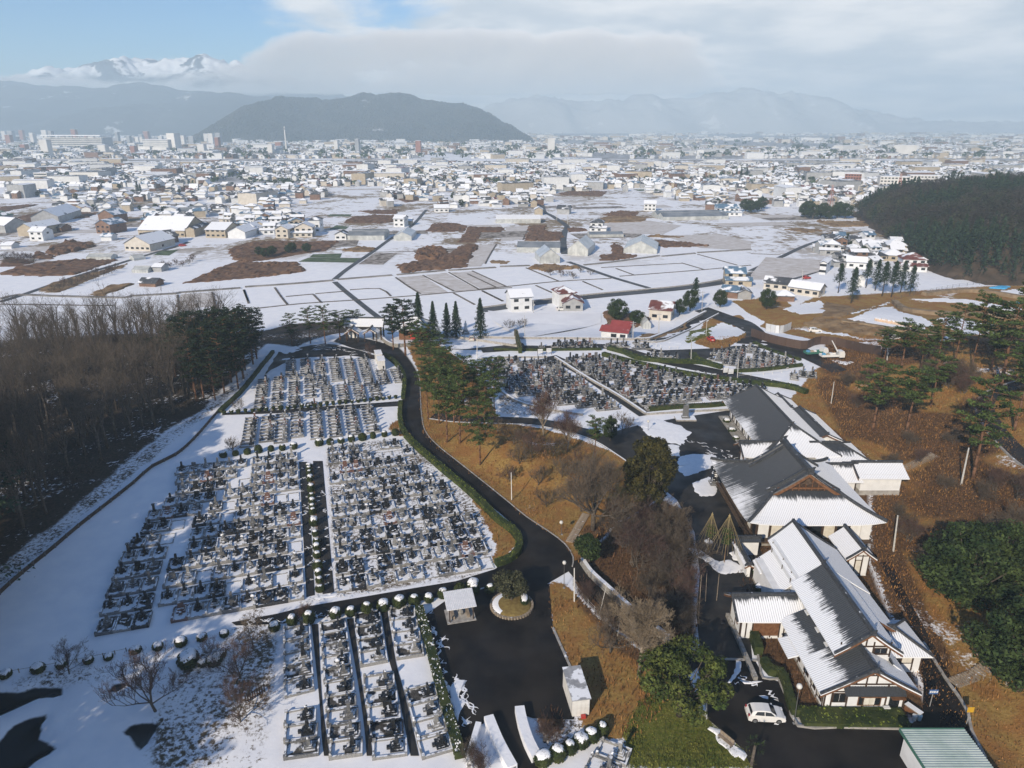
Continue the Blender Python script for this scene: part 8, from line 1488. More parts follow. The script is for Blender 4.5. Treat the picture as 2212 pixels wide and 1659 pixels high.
for (pl, pr), d, h, kind, wall, roof, label, kw in (
	(hp(M5, 268, 262, 440, 252), 8, 5.6, 'gx', 'white', 'snowy', 'white two storey house with carport alone by the country road', dict(windows=1)),
	(hp(M5, 690, 252, 850, 252), 9, 3.2, 'gy', 'grey', 'red', 'grey single storey house with red roof beside the parked car', dict(windows=1)),
	(hp(M5, 660, 225, 790, 215), 8, 5.6, 'hip', 'white', 'red', 'upper storey house with dull red roof behind the grey single storey', dict()),
	(hp(M5, 1385, 320, 1560, 335), 10, 4.0, 'gx', 'cream', 'red', 'red roofed farmhouse behind the dark evergreen', dict(windows=1)),
	(hp(M5, 1075, 470, 1220, 478), 6, 3.4, 'gx', 'white', 'redbare', 'small white hut with bright red roof at the yard wall', dict(windows=1, wing=-1)),
	(hp(M3, 2000, 650, 2160, 655), 8, 5.4, 'gx', 'tan', 'blue', 'tan two storey house with blue lower roof on the village road', dict(windows=1, wing=1)),
	(hp(M3, 1965, 748, 2100, 762), 8, 2.8, 'gx', 'brown', 'blue', 'low brown shed with pale blue roof', dict()), (hp(M3, 2105, 765, 2212, 768), 8, 2.8, 'gy', 'grey', 'dark', 'low grey shed right of the blue roofed one', dict()),
	(hp(M4, 100, 405, 300, 425), 8, 2.9, 'gx', 'cream', 'dark', 'left half of the long single storey nursery building', dict(windows=1)), (hp(M4, 300, 440, 545, 475), 8, 3.0, 'gx', 'cream', 'snowy', 'right half of the long single storey nursery building', dict(windows=1)),
	(hp(M4, 200, 505, 350, 510), 6, 2.4, 'hip', 'brown', 'snowy', 'small square shelter with pyramid roof below the nursery building', dict()),
	(hp(M4, 550, 285, 600, 290), 12, 5.6, 'gy', 'white', 'snowy', 'white gabled house with end windows in the shaded village', dict(windows=1)), (hp(M4, 770, 235, 930, 245), 8, 3.2, 'gx', 'white', 'snowy', 'low white house behind the gabled white one', dict(windows=1)), (hp(M4, 590, 125, 710, 130), 8, 5.6, 'hip', 'grey', 'snowy', 'grey two storey house near the shaded field', dict(windows=1, wing=-1)), (hp(M4, 500, 105, 560, 108), 7, 3, 'gx', 'grey', 'snowy', 'small grey house at the left end of the shaded village', dict()),
	(hp(M4, 680, 95, 770, 98), 9, 6, 'gy', 'brown', 'dark', 'dark brown gabled house in the shaded village', dict(windows=1)), (hp(M4, 900, 135, 1030, 140), 9, 5.6, 'gx', 'grey', 'snowy', 'grey house right of the village lane', dict(windows=1)), (hp(M4, 1060, 175, 1240, 185), 10, 3, 'hip', 'tan', 'snowy', 'wide low house under the wooded hill', dict(windows=1)), (hp(M4, 1100, 120, 1240, 125), 9, 5.4, 'hip', 'grey', 'snowy', 'house behind the wide low one under the hill', dict()), (hp(M4, 1220, 255, 1410, 262), 9, 5.6, 'hip', 'white', 'red', 'house with red roof trim at the foot of the wooded hill', dict(windows=1, wing=-1)), (hp(M4, 840, 180, 1000, 195), 9, 3, 'gx', 'brown', 'dark', 'dark low house in the middle of the shaded village', dict()), (hp(M4, 1130, 85, 1220, 88), 9, 5, 'gx', 'grey', 'snowy', 'uppermost house under the wooded hill', dict()), (hp(M4, 860, 380, 920, 385), 8, 4.5, 'gy', 'white', 'snowy', 'white gabled house between the dark cedars', dict()), (hp(M4, 800, 75, 880, 78), 9, 5.6, 'gx', 'grey', 'dark', 'dark roofed house behind the shaded village', dict()), (hp(M4, 590, 60, 680, 62), 9, 5, 'gx', 'white', 'dark', 'white house at the far end of the shaded village', dict()),
	(hp(M1, 1015, 508, 1220, 515), 22, 4.0, 'gy', 'cream', 'snowy', 'big cream farmhouse with hipped snowy roof beside the farm lane', dict(windows=1)), (hp(M1, 1225, 470, 1450, 440), 12, 3.8, 'gx', 'brown', 'dark', 'dark long wing behind the big cream farmhouse', dict()), (hp(M1, 1125, 392, 1500, 400), 26, 4.0, 'gx', 'tan', 'snowy', 'long tan packing hall with wide snowy roof', dict(windows=1)), (hp(M1, 1510, 400, 1580, 400), 24, 5, 'gy', 'tan', 'dark', 'tan gabled end hall right of the long packing hall', dict()),
	(hp(M1, 1670, 405, 1830, 408), 20, 5, 'gx', 'tan', 'snowy', 'tan gabled store with steep snowy roof', dict(windows=1)), (hp(M1, 1850, 410, 1990, 412), 34, 4.0, 'gy', 'white', 'snowy', 'white shed with long snowy roof right of the tan store', dict()), (hp(M1, 785, 370, 900, 375), 14, 6, 'gy', 'brown', 'blue', 'red brown barn with blue snowy gable roof', dict(windows=1)), (hp(M1, 805, 285, 930, 290), 13, 6, 'gy', 'brown', 'blue', 'dark gabled barn behind the red brown one', dict()), (hp(M1, 150, 392, 280, 395), 24, 5, 'gy', 'tan', 'snowy', 'tan gabled shed at the left edge of the village', dict()), (hp(M1, 245, 430, 355, 432), 9, 5.6, 'gx', 'white', 'snowy', 'white two storey house in front of the tan shed', dict(windows=1)), (hp(M1, 370, 355, 500, 362), 8, 3, 'gx', 'brown', 'dark', 'low dark red house left of the brown barn', dict()), (hp(M1, 50, 370, 240, 345), 40, 5, 'gy', 'grey', 'snowy', 'large snow roofed warehouse at the left edge', dict()), (hp(M1, 260, 295, 480, 290), 44, 5, 'gy', 'grey', 'snowy', 'big warehouse with broad white roof behind the tan shed', dict()), (hp(M1, -100, 350, 130, 325), 18, 9, 'hip', 'grey', 'green', 'grey school block with dark green roof cut by the left edge', dict(windows=1)), (hp(M1, 820, 430, 905, 430), 7, 2.6, 'gx', 'white', 'blue', 'tiny pale blue shed in the snow left of the cream farmhouse', dict()), (hp(M1, 10, 495, 95, 495), 7, 2.0, 'gx', 'white', 'snowy', 'low white hut in the snow at the left edge', dict()), (hp(M1, 1240, 680, 1310, 682), 6, 2.4, 'gx', 'green' if False else 'grey', 'snowy', 'small snow roofed hut in the orchard', dict()), (hp(M1, 1130, 800, 1260, 805), 6, 1.8, 'gx', 'brown', 'dark', 'dark half collapsed shed beside the tan reeds', dict()),
	(hp(M2, 455, 260, 600, 258), 10, 5.8, 'gy', 'cream', 'snowy', 'cream house with lower front at the corner of the left village', dict(windows=1, wing=-1)), (hp(M2, 570, 225, 660, 225), 9, 8, 'hip', 'white', 'dark', 'tall narrow three storey house at the right end of the left village', dict(windows=1)), (hp(M2, 300, 270, 400, 272), 10, 5.6, 'gy', 'cream', 'snowy', 'cream gabled house left of the corner house', dict(windows=1)), (hp(M2, 780, 285, 870, 285), 8, 3.4, 'gy', 'white', 'dark', 'small house with dark gable left of the double glasshouse', dict(windows=1)), (hp(M2, 1255, 178, 1340, 180), 9, 5.6, 'gx', 'white', 'snowy', 'white house beside the farm lane before the dark reeds', dict(windows=1)), (hp(M2, 1330, 165, 1400, 165), 7, 3, 'gx', 'tan', 'snowy', 'low tan annex right of the white lane house', dict()), (hp(M2, 1585, 62, 1700, 60), 9, 3.4, 'gx', 'white', 'snowy', 'low white house at the near edge of the central village', dict(windows=1)), (hp(M3, 910, 215, 1010, 218), 10, 5.8, 'hip', 'white', 'dark', 'white two storey farmhouse alone among fields right of the lane', dict(windows=1, wing=1)), (hp(M3, 640, 75, 740, 78), 9, 4.2, 'gx', 'grey', 'dark', 'grey house beside the lane at the village entrance', dict()), (hp(M3, 460, 85, 525, 85), 9, 4.4, 'gy', 'tan', 'snowy', 'tan gabled house at the bend of the dark lane', dict()), (hp(M3, 1345, 50, 1440, 52), 9, 5.8, 'gx', 'white', 'snowy', 'white house at the near edge of the right village', dict(windows=1)), (hp(M3, 1925, 85, 2110, 88), 10, 5.6, 'gx', 'white', 'blue', 'white house with blue roof right in the right village', dict(windows=1, wing=1)), (hp(M3, 1840, 45, 1930, 48), 9, 5, 'gx', 'brown', 'dark', 'dark brown house in the right village', dict())):
	house_px(pl, pr, d, h, kind, wall, roof, label, **kw)
# villages: every house its own object
hr_ = random.Random(21); PLACED = []; CAND = []
VTREE = []
for phrase, px, n in (('left front village', M1((1180, 300), (1140, 190), (1500, 170), (2000, 190), (2212, 240), (2260, 330), (2200, 400), (2120, 390), (2080, 300), (1850, 290), (1650, 260), (1350, 300)), 34), ('corner part of left village', M2((0, 130), (60, 60), (330, 80), (500, 110), (500, 200), (300, 230), (60, 250), (0, 180)), 24),
					  ('white row behind brown verge', M1((450, 185), (450, 130), (900, 120), (1130, 170), (1130, 210), (900, 205)), 18), ('left rear village', V((20, 428), (30, 402), (200, 392), (420, 395), (560, 415), (480, 440), (300, 440), (120, 436)), 66), ('hamlet beyond left fields', V((545, 448), (540, 425), (640, 415), (715, 428), (690, 445), (600, 452)), 16),
					  ('central village', V((835, 425), (835, 402), (1000, 396), (1180, 398), (1190, 440), (1140, 452), (1000, 452), (900, 440)), 80), ('right village', V((1225, 412), (1240, 396), (1500, 392), (1640, 410), (1640, 448), (1560, 456), (1480, 440), (1400, 420), (1310, 415)), 66), ('shaded village', M4((560, 110), (640, 30), (900, 20), (1230, 100), (1250, 190), (1000, 250), (760, 250), (640, 160)), 16), ('far right village', V((1650, 446), (1650, 395), (1890, 398), (1895, 440), (1850, 455), (1720, 440)), 50)):
	P = [(v.x, v.y) for v in gp(px)]; bx = [min(p[0] for p in P), max(p[0] for p in P), min(p[1] for p in P), max(p[1] for p in P)]; got = []; tries = 0
	while len(got) < n and tries < 6000:
		tries += 1; q = (hr_.uniform(bx[0], bx[1]), hr_.uniform(bx[2], bx[3]))
		if not bool(inpoly(np.array([q[0]]), np.array([q[1]]), P)[0]): continue
		if any((q[0] - a) ** 2 + ((q[1] - b) * 0.8) ** 2 < 9.2 ** 2 for a, b in PLACED): continue
		got.append(q); PLACED.append(q)
		if hr_.random() < 0.35: VTREE.append((q[0] + hr_.uniform(-9, 9), q[1] + hr_.uniform(6, 10), phrase))
	CAND += [(q, phrase) for q in got]
CAND.sort(key=lambda c: c[0][1]); FARH = [q for q, _ in CAND[238:]]; DIST = {}
for q, phrase in CAND[:238]: DIST.setdefault(phrase, []).append(q)
for phrase, got in DIST.items():
	got.sort(key=lambda q: q[0] / q[1])
	for j, q in enumerate(got):
		wall = hr_.choice(['white', 'white', 'white', 'cream', 'grey', 'brown', 'tan']); roof = hr_.choice(['snowy', 'snowy', 'snowy', 'snowy', 'dark', 'dark', 'blue', 'red' if hr_.random() < 0.4 else 'snowy']); kind = hr_.choice(['gx', 'gx', 'gy', 'hip', 'hip']); st = hr_.random() < 0.65
		house(Vector((q[0], q[1], 0)), hr_.choice([0, 0, 0.12, -0.15, 0.3, -0.35]) + 0.1, hr_.choice([6, 6, 7, 8, 9]), hr_.choice([5, 6, 7]), 5.2 if st else 2.9, kind, wall, roof, '%s %s house, %s roof, %s from left, %s' % (wall, 'two storey' if st else 'low', roof, ordw(j), phrase), 'village houses on the plain', wing=hr_.choice([0, 0, 1, -1]) if st else 0, windows=1 if q[1] < 520 else 0)
for k, (x, y, ph) in enumerate(VTREE):
	tree(hr_.choice(['broad', 'broad', 'spruce']), (x, y), hr_.uniform(4, 7), 'small evergreen among houses, %s from left, %s' % (ordw(sum(1 for a in VTREE if a[2] == ph and a[0] < x)), ph), 'garden trees on the plain', wide=0.8)
# bare orchard trees in the fields
OR = [(q, 'left orchard by the brown brush') for q in M1(*[(20 + 45 * (i % 6) + 12 * (i // 6), 575 + 22 * (i // 6)) for i in range(18)])] + [(q, 'orchard along the farm lane') for q in M1(*[(420 + 70 * (i % 8) + 25 * (i // 8), 850 - 22 * (i % 8) - 30 * (i // 8)) for i in range(16)])] + [(q, 'small orchard by the hut') for q in M1((1330, 640), (1380, 650), (1430, 630), (1480, 640), (1530, 620), (1560, 600))] + [(q, 'field corner below the tan reeds') for q in M3((590, 575), (675, 585), (740, 575), (775, 600), (830, 550), (910, 570))]
for k, (q, ph) in enumerate(OR): tree('spread', G(*q), hr_.uniform(2.6, 4.0), 'bare fruit tree in the %s, %s counted' % (ph, ordw(sum(1 for b in OR[:k] if b[1] == ph))), 'orchard trees', wide=1.1)
# groves
for ph, lst in (('bamboo grove beside the right village', [(1738, 470), (1755, 474), (1772, 470), (1790, 474), (1808, 471), (1825, 472), (1746, 462), (1780, 462), (1812, 463)]), ('small grove by the red roofs', [(1610, 457), (1622, 460), (1636, 457), (1645, 452)]), ('brush patch left of the green fields', [(624, 548), (632, 545), (664, 546), (560, 552), (575, 558), (590, 553)])):
	for j, (px, py) in enumerate(lst): tree('broad', G(px, py), hr_.uniform(9, 12) if 'brush' not in ph else hr_.uniform(4, 6), 'evergreen in the %s, %s planted' % (ph, ordw(j)), 'groves on the plain', wide=1.0)
for j, (px, py, h) in enumerate([(298, 416, 12), (304, 417, 10), (690, 420, 9), (1590, 388, 14), (1600, 389, 16), (1612, 389, 15), (1405, 384, 14), (1412, 385, 12), (1395, 385, 11)]): tree('spruce', G(px, py), h, 'dark pointed tree above the rooftops, %s from the front' % ordw(j), 'pointed trees on the plain')
# ---------------------------------------------------------------- large buildings
BW = mat('block_white', (0.58, 0.58, 0.57), (0.68, 0.68, 0.67), 0.05, 0.9); BG = mat('block_grey', (0.26, 0.28, 0.31), (0.36, 0.38, 0.40), 0.05, 0.9); BB = mat('block_brick', (0.24, 0.11, 0.08), (0.32, 0.16, 0.12), 0.05, 0.9)
def block(px_l, px_r, d, floors, fh, m, label, roofm=SNOWTHIN, name='apartment_block', band=True, extra=None, bays=8):
	a, ang, w = placed(px_l, px_r); t = empty(name, (a.x, a.y, PLAIN), ang, label, 'building', 'large buildings of the town'); h = floors * fh
	MB().box(0, w, 0, d, -0.5, h).build('wall', m, t); MB().box(-0.3, w + 0.3, -0.3, d + 0.3, h, h + 0.5).build('roof', roofm, t)
	for f in range(floors):
		if band == 'win':
			for k in range(bays): MB().box(w * (k + 0.2) / bays, w * (k + 0.8) / bays, -0.12, 0.05, f * fh + 1.0, f * fh + 2.4).build('window', GLASS, t)
		elif band: MB().box(0.6, w - 0.6, -0.12, 0.05, f * fh + fh * 0.38, f * fh + fh * 0.75).build('window_band', GLASS if band is True else band, t)
	return t
block(*V((1902, 434), (2007, 436)), 12, 4, 3.2, BW, 'long white four storey school with rows of windows left of the wooded hill', HR['dark'], 'school', 'win', bays=14)
block(*V((2008, 430), (2060, 432)), 12, 4, 3.2, BW, 'white school wing half hidden by the wooded hill', HR['dark'], 'school', 'win', bays=7)
block(*V((1898, 408), (1960, 409)), 12, 4, 3.2, BW, 'white school block behind the long school', SNOWTHIN, 'school', 'win', bays=8); block(*V((1962, 405), (2022, 406)), 12, 4, 3.2, BW, 'white block behind the long school, right one', SNOWTHIN, 'school', 'win', bays=8)
block(*V((1822, 406), (1857, 407)), 12, 5, 3.0, BB, 'brick red block left of the white school', SNOWTHIN, 'apartment_block', 'win', bays=6); block(*V((1780, 391), (1830, 391)), 14, 4, 3.2, BW, 'pale hospital block behind the brick one')
block(*V((153, 392), (215, 392)), 30, 1, 11, BW, 'white gymnasium with ribbed walls and dark vaulted roof', HR['dark'], 'gymnasium', False); block(*V((76, 392), (104, 392)), 14, 3, 3.3, BW, 'white office left of the gymnasium')
for k in range(9): pass
block(*V((1928, 333), (1978, 333)), 30, 4, 5, BW, 'large white factory block on the far right plain', SNOWTHIN, 'factory', False); block(*V((1820, 328), (1868, 327)), 30, 3, 5, BW, 'white factory left of the large one', SNOWTHIN, 'factory', False)
# racecourse grandstand
a, ang, w = placed(*V((98, 320), (222, 321))); t = empty('grandstand', (a.x, a.y, PLAIN), ang, 'huge white grandstand with stacked horizontal tiers on the left', 'building')
MB().box(0, w, 8, 45, -1, 30).build('body', BG, t); MB().box(-6, w + 2, -4, 48, 35, 37.5).build('roof', SNOWTHIN, t)
for k in range(6): MB().box(0, w, -2 + k, 9, 2 + k * 5.2, 4.6 + k * 5.2).build('tier', BW, t)
for k in range(9): MB().box(w * k / 8 - 0.8, w * k / 8 + 0.8, 2, 4, 28, 35).build('roof_column', STEEL, t)
MB().box(-12, 0, 0, 30, -1, 12).build('annex', BW, t)
a, ang, w = placed(*V((312, 328), (366, 329))); t = empty('hospital', (a.x, a.y, PLAIN), ang, 'stepped pale hospital right of the grandstand', 'building')
MB().box(0, w, 0, 30, -1, 30).build('main_block', BG, t); MB().box(-10, w * 0.4, -12, 0, -1, 14).build('low_wing', BW, t); MB().box(w * 0.5, w + 5, -12, -0.5, -1, 12).build('low_wing', BW, t); MB().box(-0.5, w + 0.5, -0.5, 30.5, 30, 31).build('roof', SNOWTHIN, t); MB().box(w * 0.85, w * 1.15, 10, 30.4, -1, 46).build('tower', BW, t)
for k in range(6): MB().box(0.5, w - 0.5, -0.3, 0.1, 3 + k * 4.4, 5 + k * 4.4).build('window_band', BW, t)
# tower blocks of the city
cr_ = random.Random(31); CT = []
for k in range(44): CT.append((cr_.uniform(0, 470) if k < 36 else cr_.uniform(500, 1300), cr_.uniform(303, 318) if k < 30 else cr_.uniform(322, 338)))
CT.sort()
for j, (px, py) in enumerate(CT):
	w = cr_.uniform(5, 11); fl = int(cr_.uniform(7, 17)) if py < 320 else int(cr_.uniform(6, 12)); big = py > 320
	block((px, py), (px + (w if not big else w * 1.5), py), 18, fl, 3.1, cr_.choice([BW, BW, BG, BB]), 'city tower block, %s from the left above the rooftops' % ordw(j), SNOWTHIN, 'tower_block', False)
# chimney and lattice mast
t = empty('chimney', G(620, 333), 0, 'thin white chimney rising before the dark hill', 'chimney'); MB().lathe([(2.6, 0), (1.7, 30), (1.4, 62)], 12).build('stack', BW, t); MB().lathe([(1.7, 55), (1.6, 59)], 12).build('band', BG, t)
MASTR = mat('mast_red', (0.36, 0.09, 0.06), None, rough=0.6)
def mast(p, h, label):
	t = empty('lattice_mast', p, 0.3, label, 'mast'); c = [(1, 1), (-1, 1), (-1, -1), (1, -1)]
	for sx, sy in c: MB().tube((sx * 2.0, sy * 2.0, 0), (sx * 0.35, sy * 0.35, h), 0.14, 0.1, 5).build('leg', MASTR, t)
	n = 9
	for k in range(n):
		z0, z1 = h * k / n, h * (k + 1) / n; r0, r1 = 2.0 - 1.65 * k / n, 2.0 - 1.65 * (k + 1) / n; mb = MB()
		for i in range(4):
			(ax, ay), (bx_, by_) = c[i], c[(i + 1) % 4]; mb.tube((ax * r0, ay * r0, z0), (bx_ * r1, by_ * r1, z1), 0.07, 0.07, 4); mb.tube((ax * r1, ay * r1, z1), (bx_ * r1, by_ * r1, z1), 0.07, 0.07, 4)
		mb.build('bracing', MASTR if k % 2 else BW, t)
mast(G(1932, 461), 30, 'red and white lattice mast beside the wooded hill'); mast(G(1790, 462), 22, 'thin lattice mast behind the bamboo grove')
# ---------------------------------------------------------------- the town beyond: too many roofs to count
TV, TF, TM = [], [], []
def far_house(x, y, w, d, h, zr, ang, wm, rm, flat=False):
	c, s = math.cos(ang), math.sin(ang); b = len(TV)
	P = [(-w / 2, -d / 2, -0.5), (w / 2, -d / 2, -0.5), (w / 2, d / 2, -0.5), (-w / 2, d / 2, -0.5), (-w / 2, -d / 2, h), (w / 2, -d / 2, h), (w / 2, d / 2, h), (-w / 2, d / 2, h), (-w / 2, 0, zr), (w / 2, 0, zr), (-w / 2 - .5, -d / 2 - .6, h - .2), (w / 2 + .5, -d / 2 - .6, h - .2), (w / 2 + .5, d / 2 + .6, h - .2), (-w / 2 - .5, d / 2 + .6, h - .2), (-w / 2 - .5, 0, zr + .15), (w / 2 + .5, 0, zr + .15)]
	for px, py, pz in P: TV.append((x + px * c - py * s, y + px * s + py * c, PLAIN + pz))
	for f, m in (((0, 1, 5, 4), wm), ((1, 2, 6, 9, 5), wm), ((2, 3, 7, 6), wm), ((3, 0, 4, 8, 7), wm), ((10, 11, 15, 14), rm), ((14, 15, 12, 13), rm)): TF.append(tuple(b + i for i in f)); TM.append(m)
fr = random.Random(41)
for q in FARH: far_house(q[0], q[1], fr.uniform(6, 9), fr.uniform(5, 7), fr.choice([2.9, 5.2, 5.2]), 7.0, fr.choice([0, 0.1, -0.2, 0.4, 1.5]), fr.choice([0, 0, 0, 1, 2, 3, 4]), fr.choice([5, 5, 5, 6, 6, 7]))
near = set((int(a // 12), int(b // 12)) for a, b in PLACED)
def scatter(n, x0, x1, y0, y1, big=0.03, scale=1.0, thr=-0.25, fs=60.0):
	k = 0; t = 0
	while k < n and t < n * 6:
		t += 1; px, py = fr.uniform(x0, x1), fr.uniform(y0, y1); p = G(px, py, PLAIN)
		if (int(p.x // 12), int(p.y // 12)) in near: continue
		if float(vnoise(p.x / fs, p.y / fs, 6)) * 1.0 < thr: continue
		near.add((int(p.x // 12), int(p.y // 12))); k += 1; bg = fr.random() < big
		w, d, h = (fr.uniform(18, 40), fr.uniform(12, 22), fr.uniform(6, 13)) if bg else (fr.uniform(5, 8.5), fr.uniform(4.5, 6.8), fr.choice([2.8, 4.6, 5, 5.2]))
		far_house(p.x, p.y, w * scale, d * scale, h * scale ** 0.5, (h + (0.5 if bg else d * 0.28)) * scale ** 0.5, fr.choice([0, 0.1, -0.2, 1.57, 1.4, 0.4]), fr.choice([0, 0, 0, 1, 2, 3, 4]), fr.choice([5, 5, 5, 6, 6, 6, 7, 8 if fr.random() < 0.3 else 6]))
TOWNG = mat('town_ground', (0.10, 0.10, 0.10), (0.50, 0.51, 0.54), 0.05, 0.95, coord='World', detail=8)
sheet('town_ground', gp(V((-900, 399), (300, 392), (900, 398), (1300, 392), (1900, 398), (2900, 410), (2900, 360), (1900, 354), (1300, 355), (700, 354), (-900, 356))), TOWNG, 0.03); sheet('town_ground', gp(V((-900, 344), (700, 341), (1300, 344), (1900, 343), (2900, 350), (2900, 287), (-900, 287))), TOWNG, 0.05)
scatter(2700, -150, 2360, 372, 398, 0.03, thr=-0.2); scatter(1200, 640, 2360, 384, 402, thr=-0.05); scatter(500, 1250, 2360, 395, 425, thr=0.05); scatter(4600, -150, 2360, 356, 374, 0.04, thr=-0.3); scatter(350, 0, 560, 392, 404, thr=-0.2); scatter(160, 20, 700, 404, 440, thr=0.12); scatter(260, 830, 1200, 398, 448, thr=-0.1); scatter(260, 1225, 1640, 394, 446, thr=0.0); scatter(220, 1640, 1900, 394, 446, thr=-0.1)
scatter(4200, -150, 2360, 322, 343, 0.05, 1.0, thr=-0.25, fs=150); scatter(3600, -150, 2360, 303, 323, 0.07, 1.3, thr=-0.2, fs=300); scatter(2000, -150, 2360, 292, 304, 0.10, 1.8, thr=-0.2, fs=500); scatter(1300, -150, 2360, 286, 293, 0.10, 2.4, thr=-0.2, fs=500)
me = bpy.data.meshes.new('town_roofs'); me.from_pydata(TV, [], TF)
for m in (HW['white'], HW['cream'], HW['grey'], HW['brown'], HW['tan'], HR['snowy'], HR['dark'], HR['blue'], HR['red']): me.materials.append(m)
me.polygons.foreach_set('material_index', TM); me.update(); tag(link('town_houses', me), 'thousands of small snowy roofed houses of the town beyond', kind='stuff')
# hedges and dark tree clumps through the town
tb = TB();
for k in range(1500):
	px, py = fr.uniform(-100, 2300), fr.choice([fr.uniform(300, 345), fr.uniform(355, 402), fr.uniform(355, 402)]); p = G(px, py, PLAIN); s = fr.uniform(2, 5) * (1.0 if py > 350 else 2.2)
	for j in range(16): u = rnd_unit(fr); tb.tri(Vector((p.x, p.y, PLAIN + s * 0.6)) + Vector((u.x * s, u.y * s, abs(u.z) * s * 0.8)), u, s * 0.7, fr, 0.8)
tag(link('town_trees', tb.mesh('town_trees', BROAD)), 'dark tree clumps between the roofs of the town', kind='stuff')
# ================================================================ hills and mountains
def forest_mat(name, a, b, snowcol, thr, sc, bsc, bump=0.8):
	M = mat(name, a, b, sc, 0.95, bump, bsc, coord='World', detail=6); nt = M.node_tree; N = nt.nodes.new; L = nt.links.new; bs = nt.nodes['Principled BSDF']; src = bs.inputs['Base Color'].links[0].from_socket
	n = N('ShaderNodeTexNoise'); n.inputs['Scale'].default_value = sc * 1.7; n.inputs['Detail'].default_value = 7; n.inputs['Roughness'].default_value = 0.65; g = N('ShaderNodeNewGeometry'); L(g.outputs['Position'], n.inputs['Vector'])
	mr = N('ShaderNodeMapRange'); mr.interpolation_type = 'SMOOTHSTEP'; mr.inputs[1].default_value = thr; mr.inputs[2].default_value = thr + 0.05; L(n.outputs['Fac'], mr.inputs[0])
	mx = N('ShaderNodeMix'); mx.data_type = 'RGBA'; L(mr.outputs[0], mx.inputs['Factor']); L(src, mx.inputs['A']); mx.inputs['B'].default_value = (*snowcol, 1); L(mx.outputs['Result'], bs.inputs['Base Color']); return M
FOREST = forest_mat('winter_forest', (0.014, 0.018, 0.016), (0.040, 0.040, 0.034), (0.30, 0.31, 0.33), 0.66, 0.006, 0.06)
def ridge_mesh(name, prof, Yc, front, back, m, label, rough=8.0, nx_=220, ny_=60, seed=1, canopy=0.0, base=PLAIN, power=1.0, spur=0.0, kind='structure', snow=None):
	"""prof: silhouette as survey points; the hill falls off towards the viewer over `front` metres and away over `back`."""
	xs, zs = [], []
	for px, py in prof:
		u, v = (px - 1106) / 1536, (py - 829.5) / 1536; Z = Yc / (cP - v * sP); xs.append(u * Z); zs.append(CH - (sP + v * cP) * Z)
	X = np.linspace(min(xs), max(xs), nx_); Ys = np.concatenate([np.linspace(Yc - front, Yc, ny_), np.linspace(Yc, Yc + back, ny_ // 3)[1:]])
	XX, YY = np.meshgrid(X, Ys); top = np.interp(XX, xs, zs) - base; t = np.where(YY < Yc, (YY - (Yc - front)) / front, 1 - (YY - Yc) / back); t = np.clip(t, 0, 1)
	sp = 0.5 + 0.5 * np.sin(XX / (front * 0.28) + 3 * fbm(XX / (front * 0.9), YY / front, 2, seed + 9))
	tt = np.clip(t + spur * (sp - 0.5) * (1 - t) * t * 2, 0, 1); f = np.sin(tt * math.pi / 2) ** power
	r = np.random.default_rng(seed); Z = base - 2 + np.maximum(top, 0) * f + rough * fbm(XX / (front * 0.15), YY / (front * 0.15), 5, seed) * np.minimum(1, np.maximum(top, 0) / 40) * f + canopy * r.random(XX.shape) * (np.maximum(top, 0) > 6) * (f > 0.02)
	n = XX.shape[1]; i = np.arange(XX.size).reshape(XX.shape); q = np.stack([i[:-1, :-1], i[:-1, 1:], i[1:, 1:], i[1:, :-1]], -1).reshape(-1, 4)
	me = bpy.data.meshes.new(name); me.from_pydata(np.stack([XX.ravel(), YY.ravel(), Z.ravel()], 1).tolist(), [], q.tolist()); me.materials.append(m); me.polygons.foreach_set('use_smooth', [canopy == 0] * len(q)); me.update()
	return tag(link(name, me), label, kind=kind)
ridge_mesh('hill', [(512, 304), (530, 286), (555, 265), (578, 247), (605, 229), (640, 214), (680, 213), (710, 226), (735, 220), (755, 214), (790, 202), (815, 207), (835, 205), (865, 199), (905, 210), (950, 222), (1000, 225), (1035, 233), (1060, 248), (1090, 268), (1125, 288), (1165, 306)], 3900, 850, 900, FOREST, 'dark wooded hill standing alone in the plain', rough=26, nx_=330, ny_=120, seed=3, canopy=9.0, power=0.85, spur=1.1)
BLUEF = forest_mat('far_forest', (0.020, 0.028, 0.032), (0.05, 0.058, 0.06), (0.5, 0.52, 0.55), 0.62, 0.003, 0.02)
BLUES = forest_mat('far_hazed_snowy_forest', (0.36, 0.38, 0.40), (0.44, 0.46, 0.48), (0.55, 0.57, 0.60), 0.6, 0.003, 0.02)  # forest colours paled to paint in haze on the ridge, snow patches over them
ridge_mesh('hills', [(-900, 200), (-400, 185), (-100, 176), (0, 172), (80, 178), (150, 181), (230, 186), (300, 188), (420, 196), (560, 211), (620, 213), (680, 218), (740, 222), (800, 228), (900, 250), (1000, 275), (1080, 300)], 6000, 1500, 900, BLUEF, 'blue forested foothills beyond the town', rough=70, nx_=260, ny_=80, seed=5, power=1.2, spur=0.7)
ridge_mesh('hills', [(-300, 262), (60, 258), (180, 250), (250, 238), (330, 224), (380, 232), (430, 244), (500, 252), (560, 262), (640, 270)], 5300, 800, 700, BLUEF, 'low dark foothills on the left behind the city', rough=35, nx_=200, ny_=60, seed=6, power=1.0, spur=0.6)
ridge_mesh('hills', [(1000, 262), (1060, 228), (1100, 216), (1150, 209), (1200, 213), (1260, 222), (1340, 215), (1400, 207), (1480, 216), (1520, 206), (1620, 193), (1700, 201), (1775, 213), (1850, 240), (2000, 262), (2212, 266), (2600, 262)], 6800, 500, 250, BLUES, 'faint hazy mountains on the horizon to the right', rough=45, nx_=220, ny_=60, seed=7, power=1.1, spur=0.5)
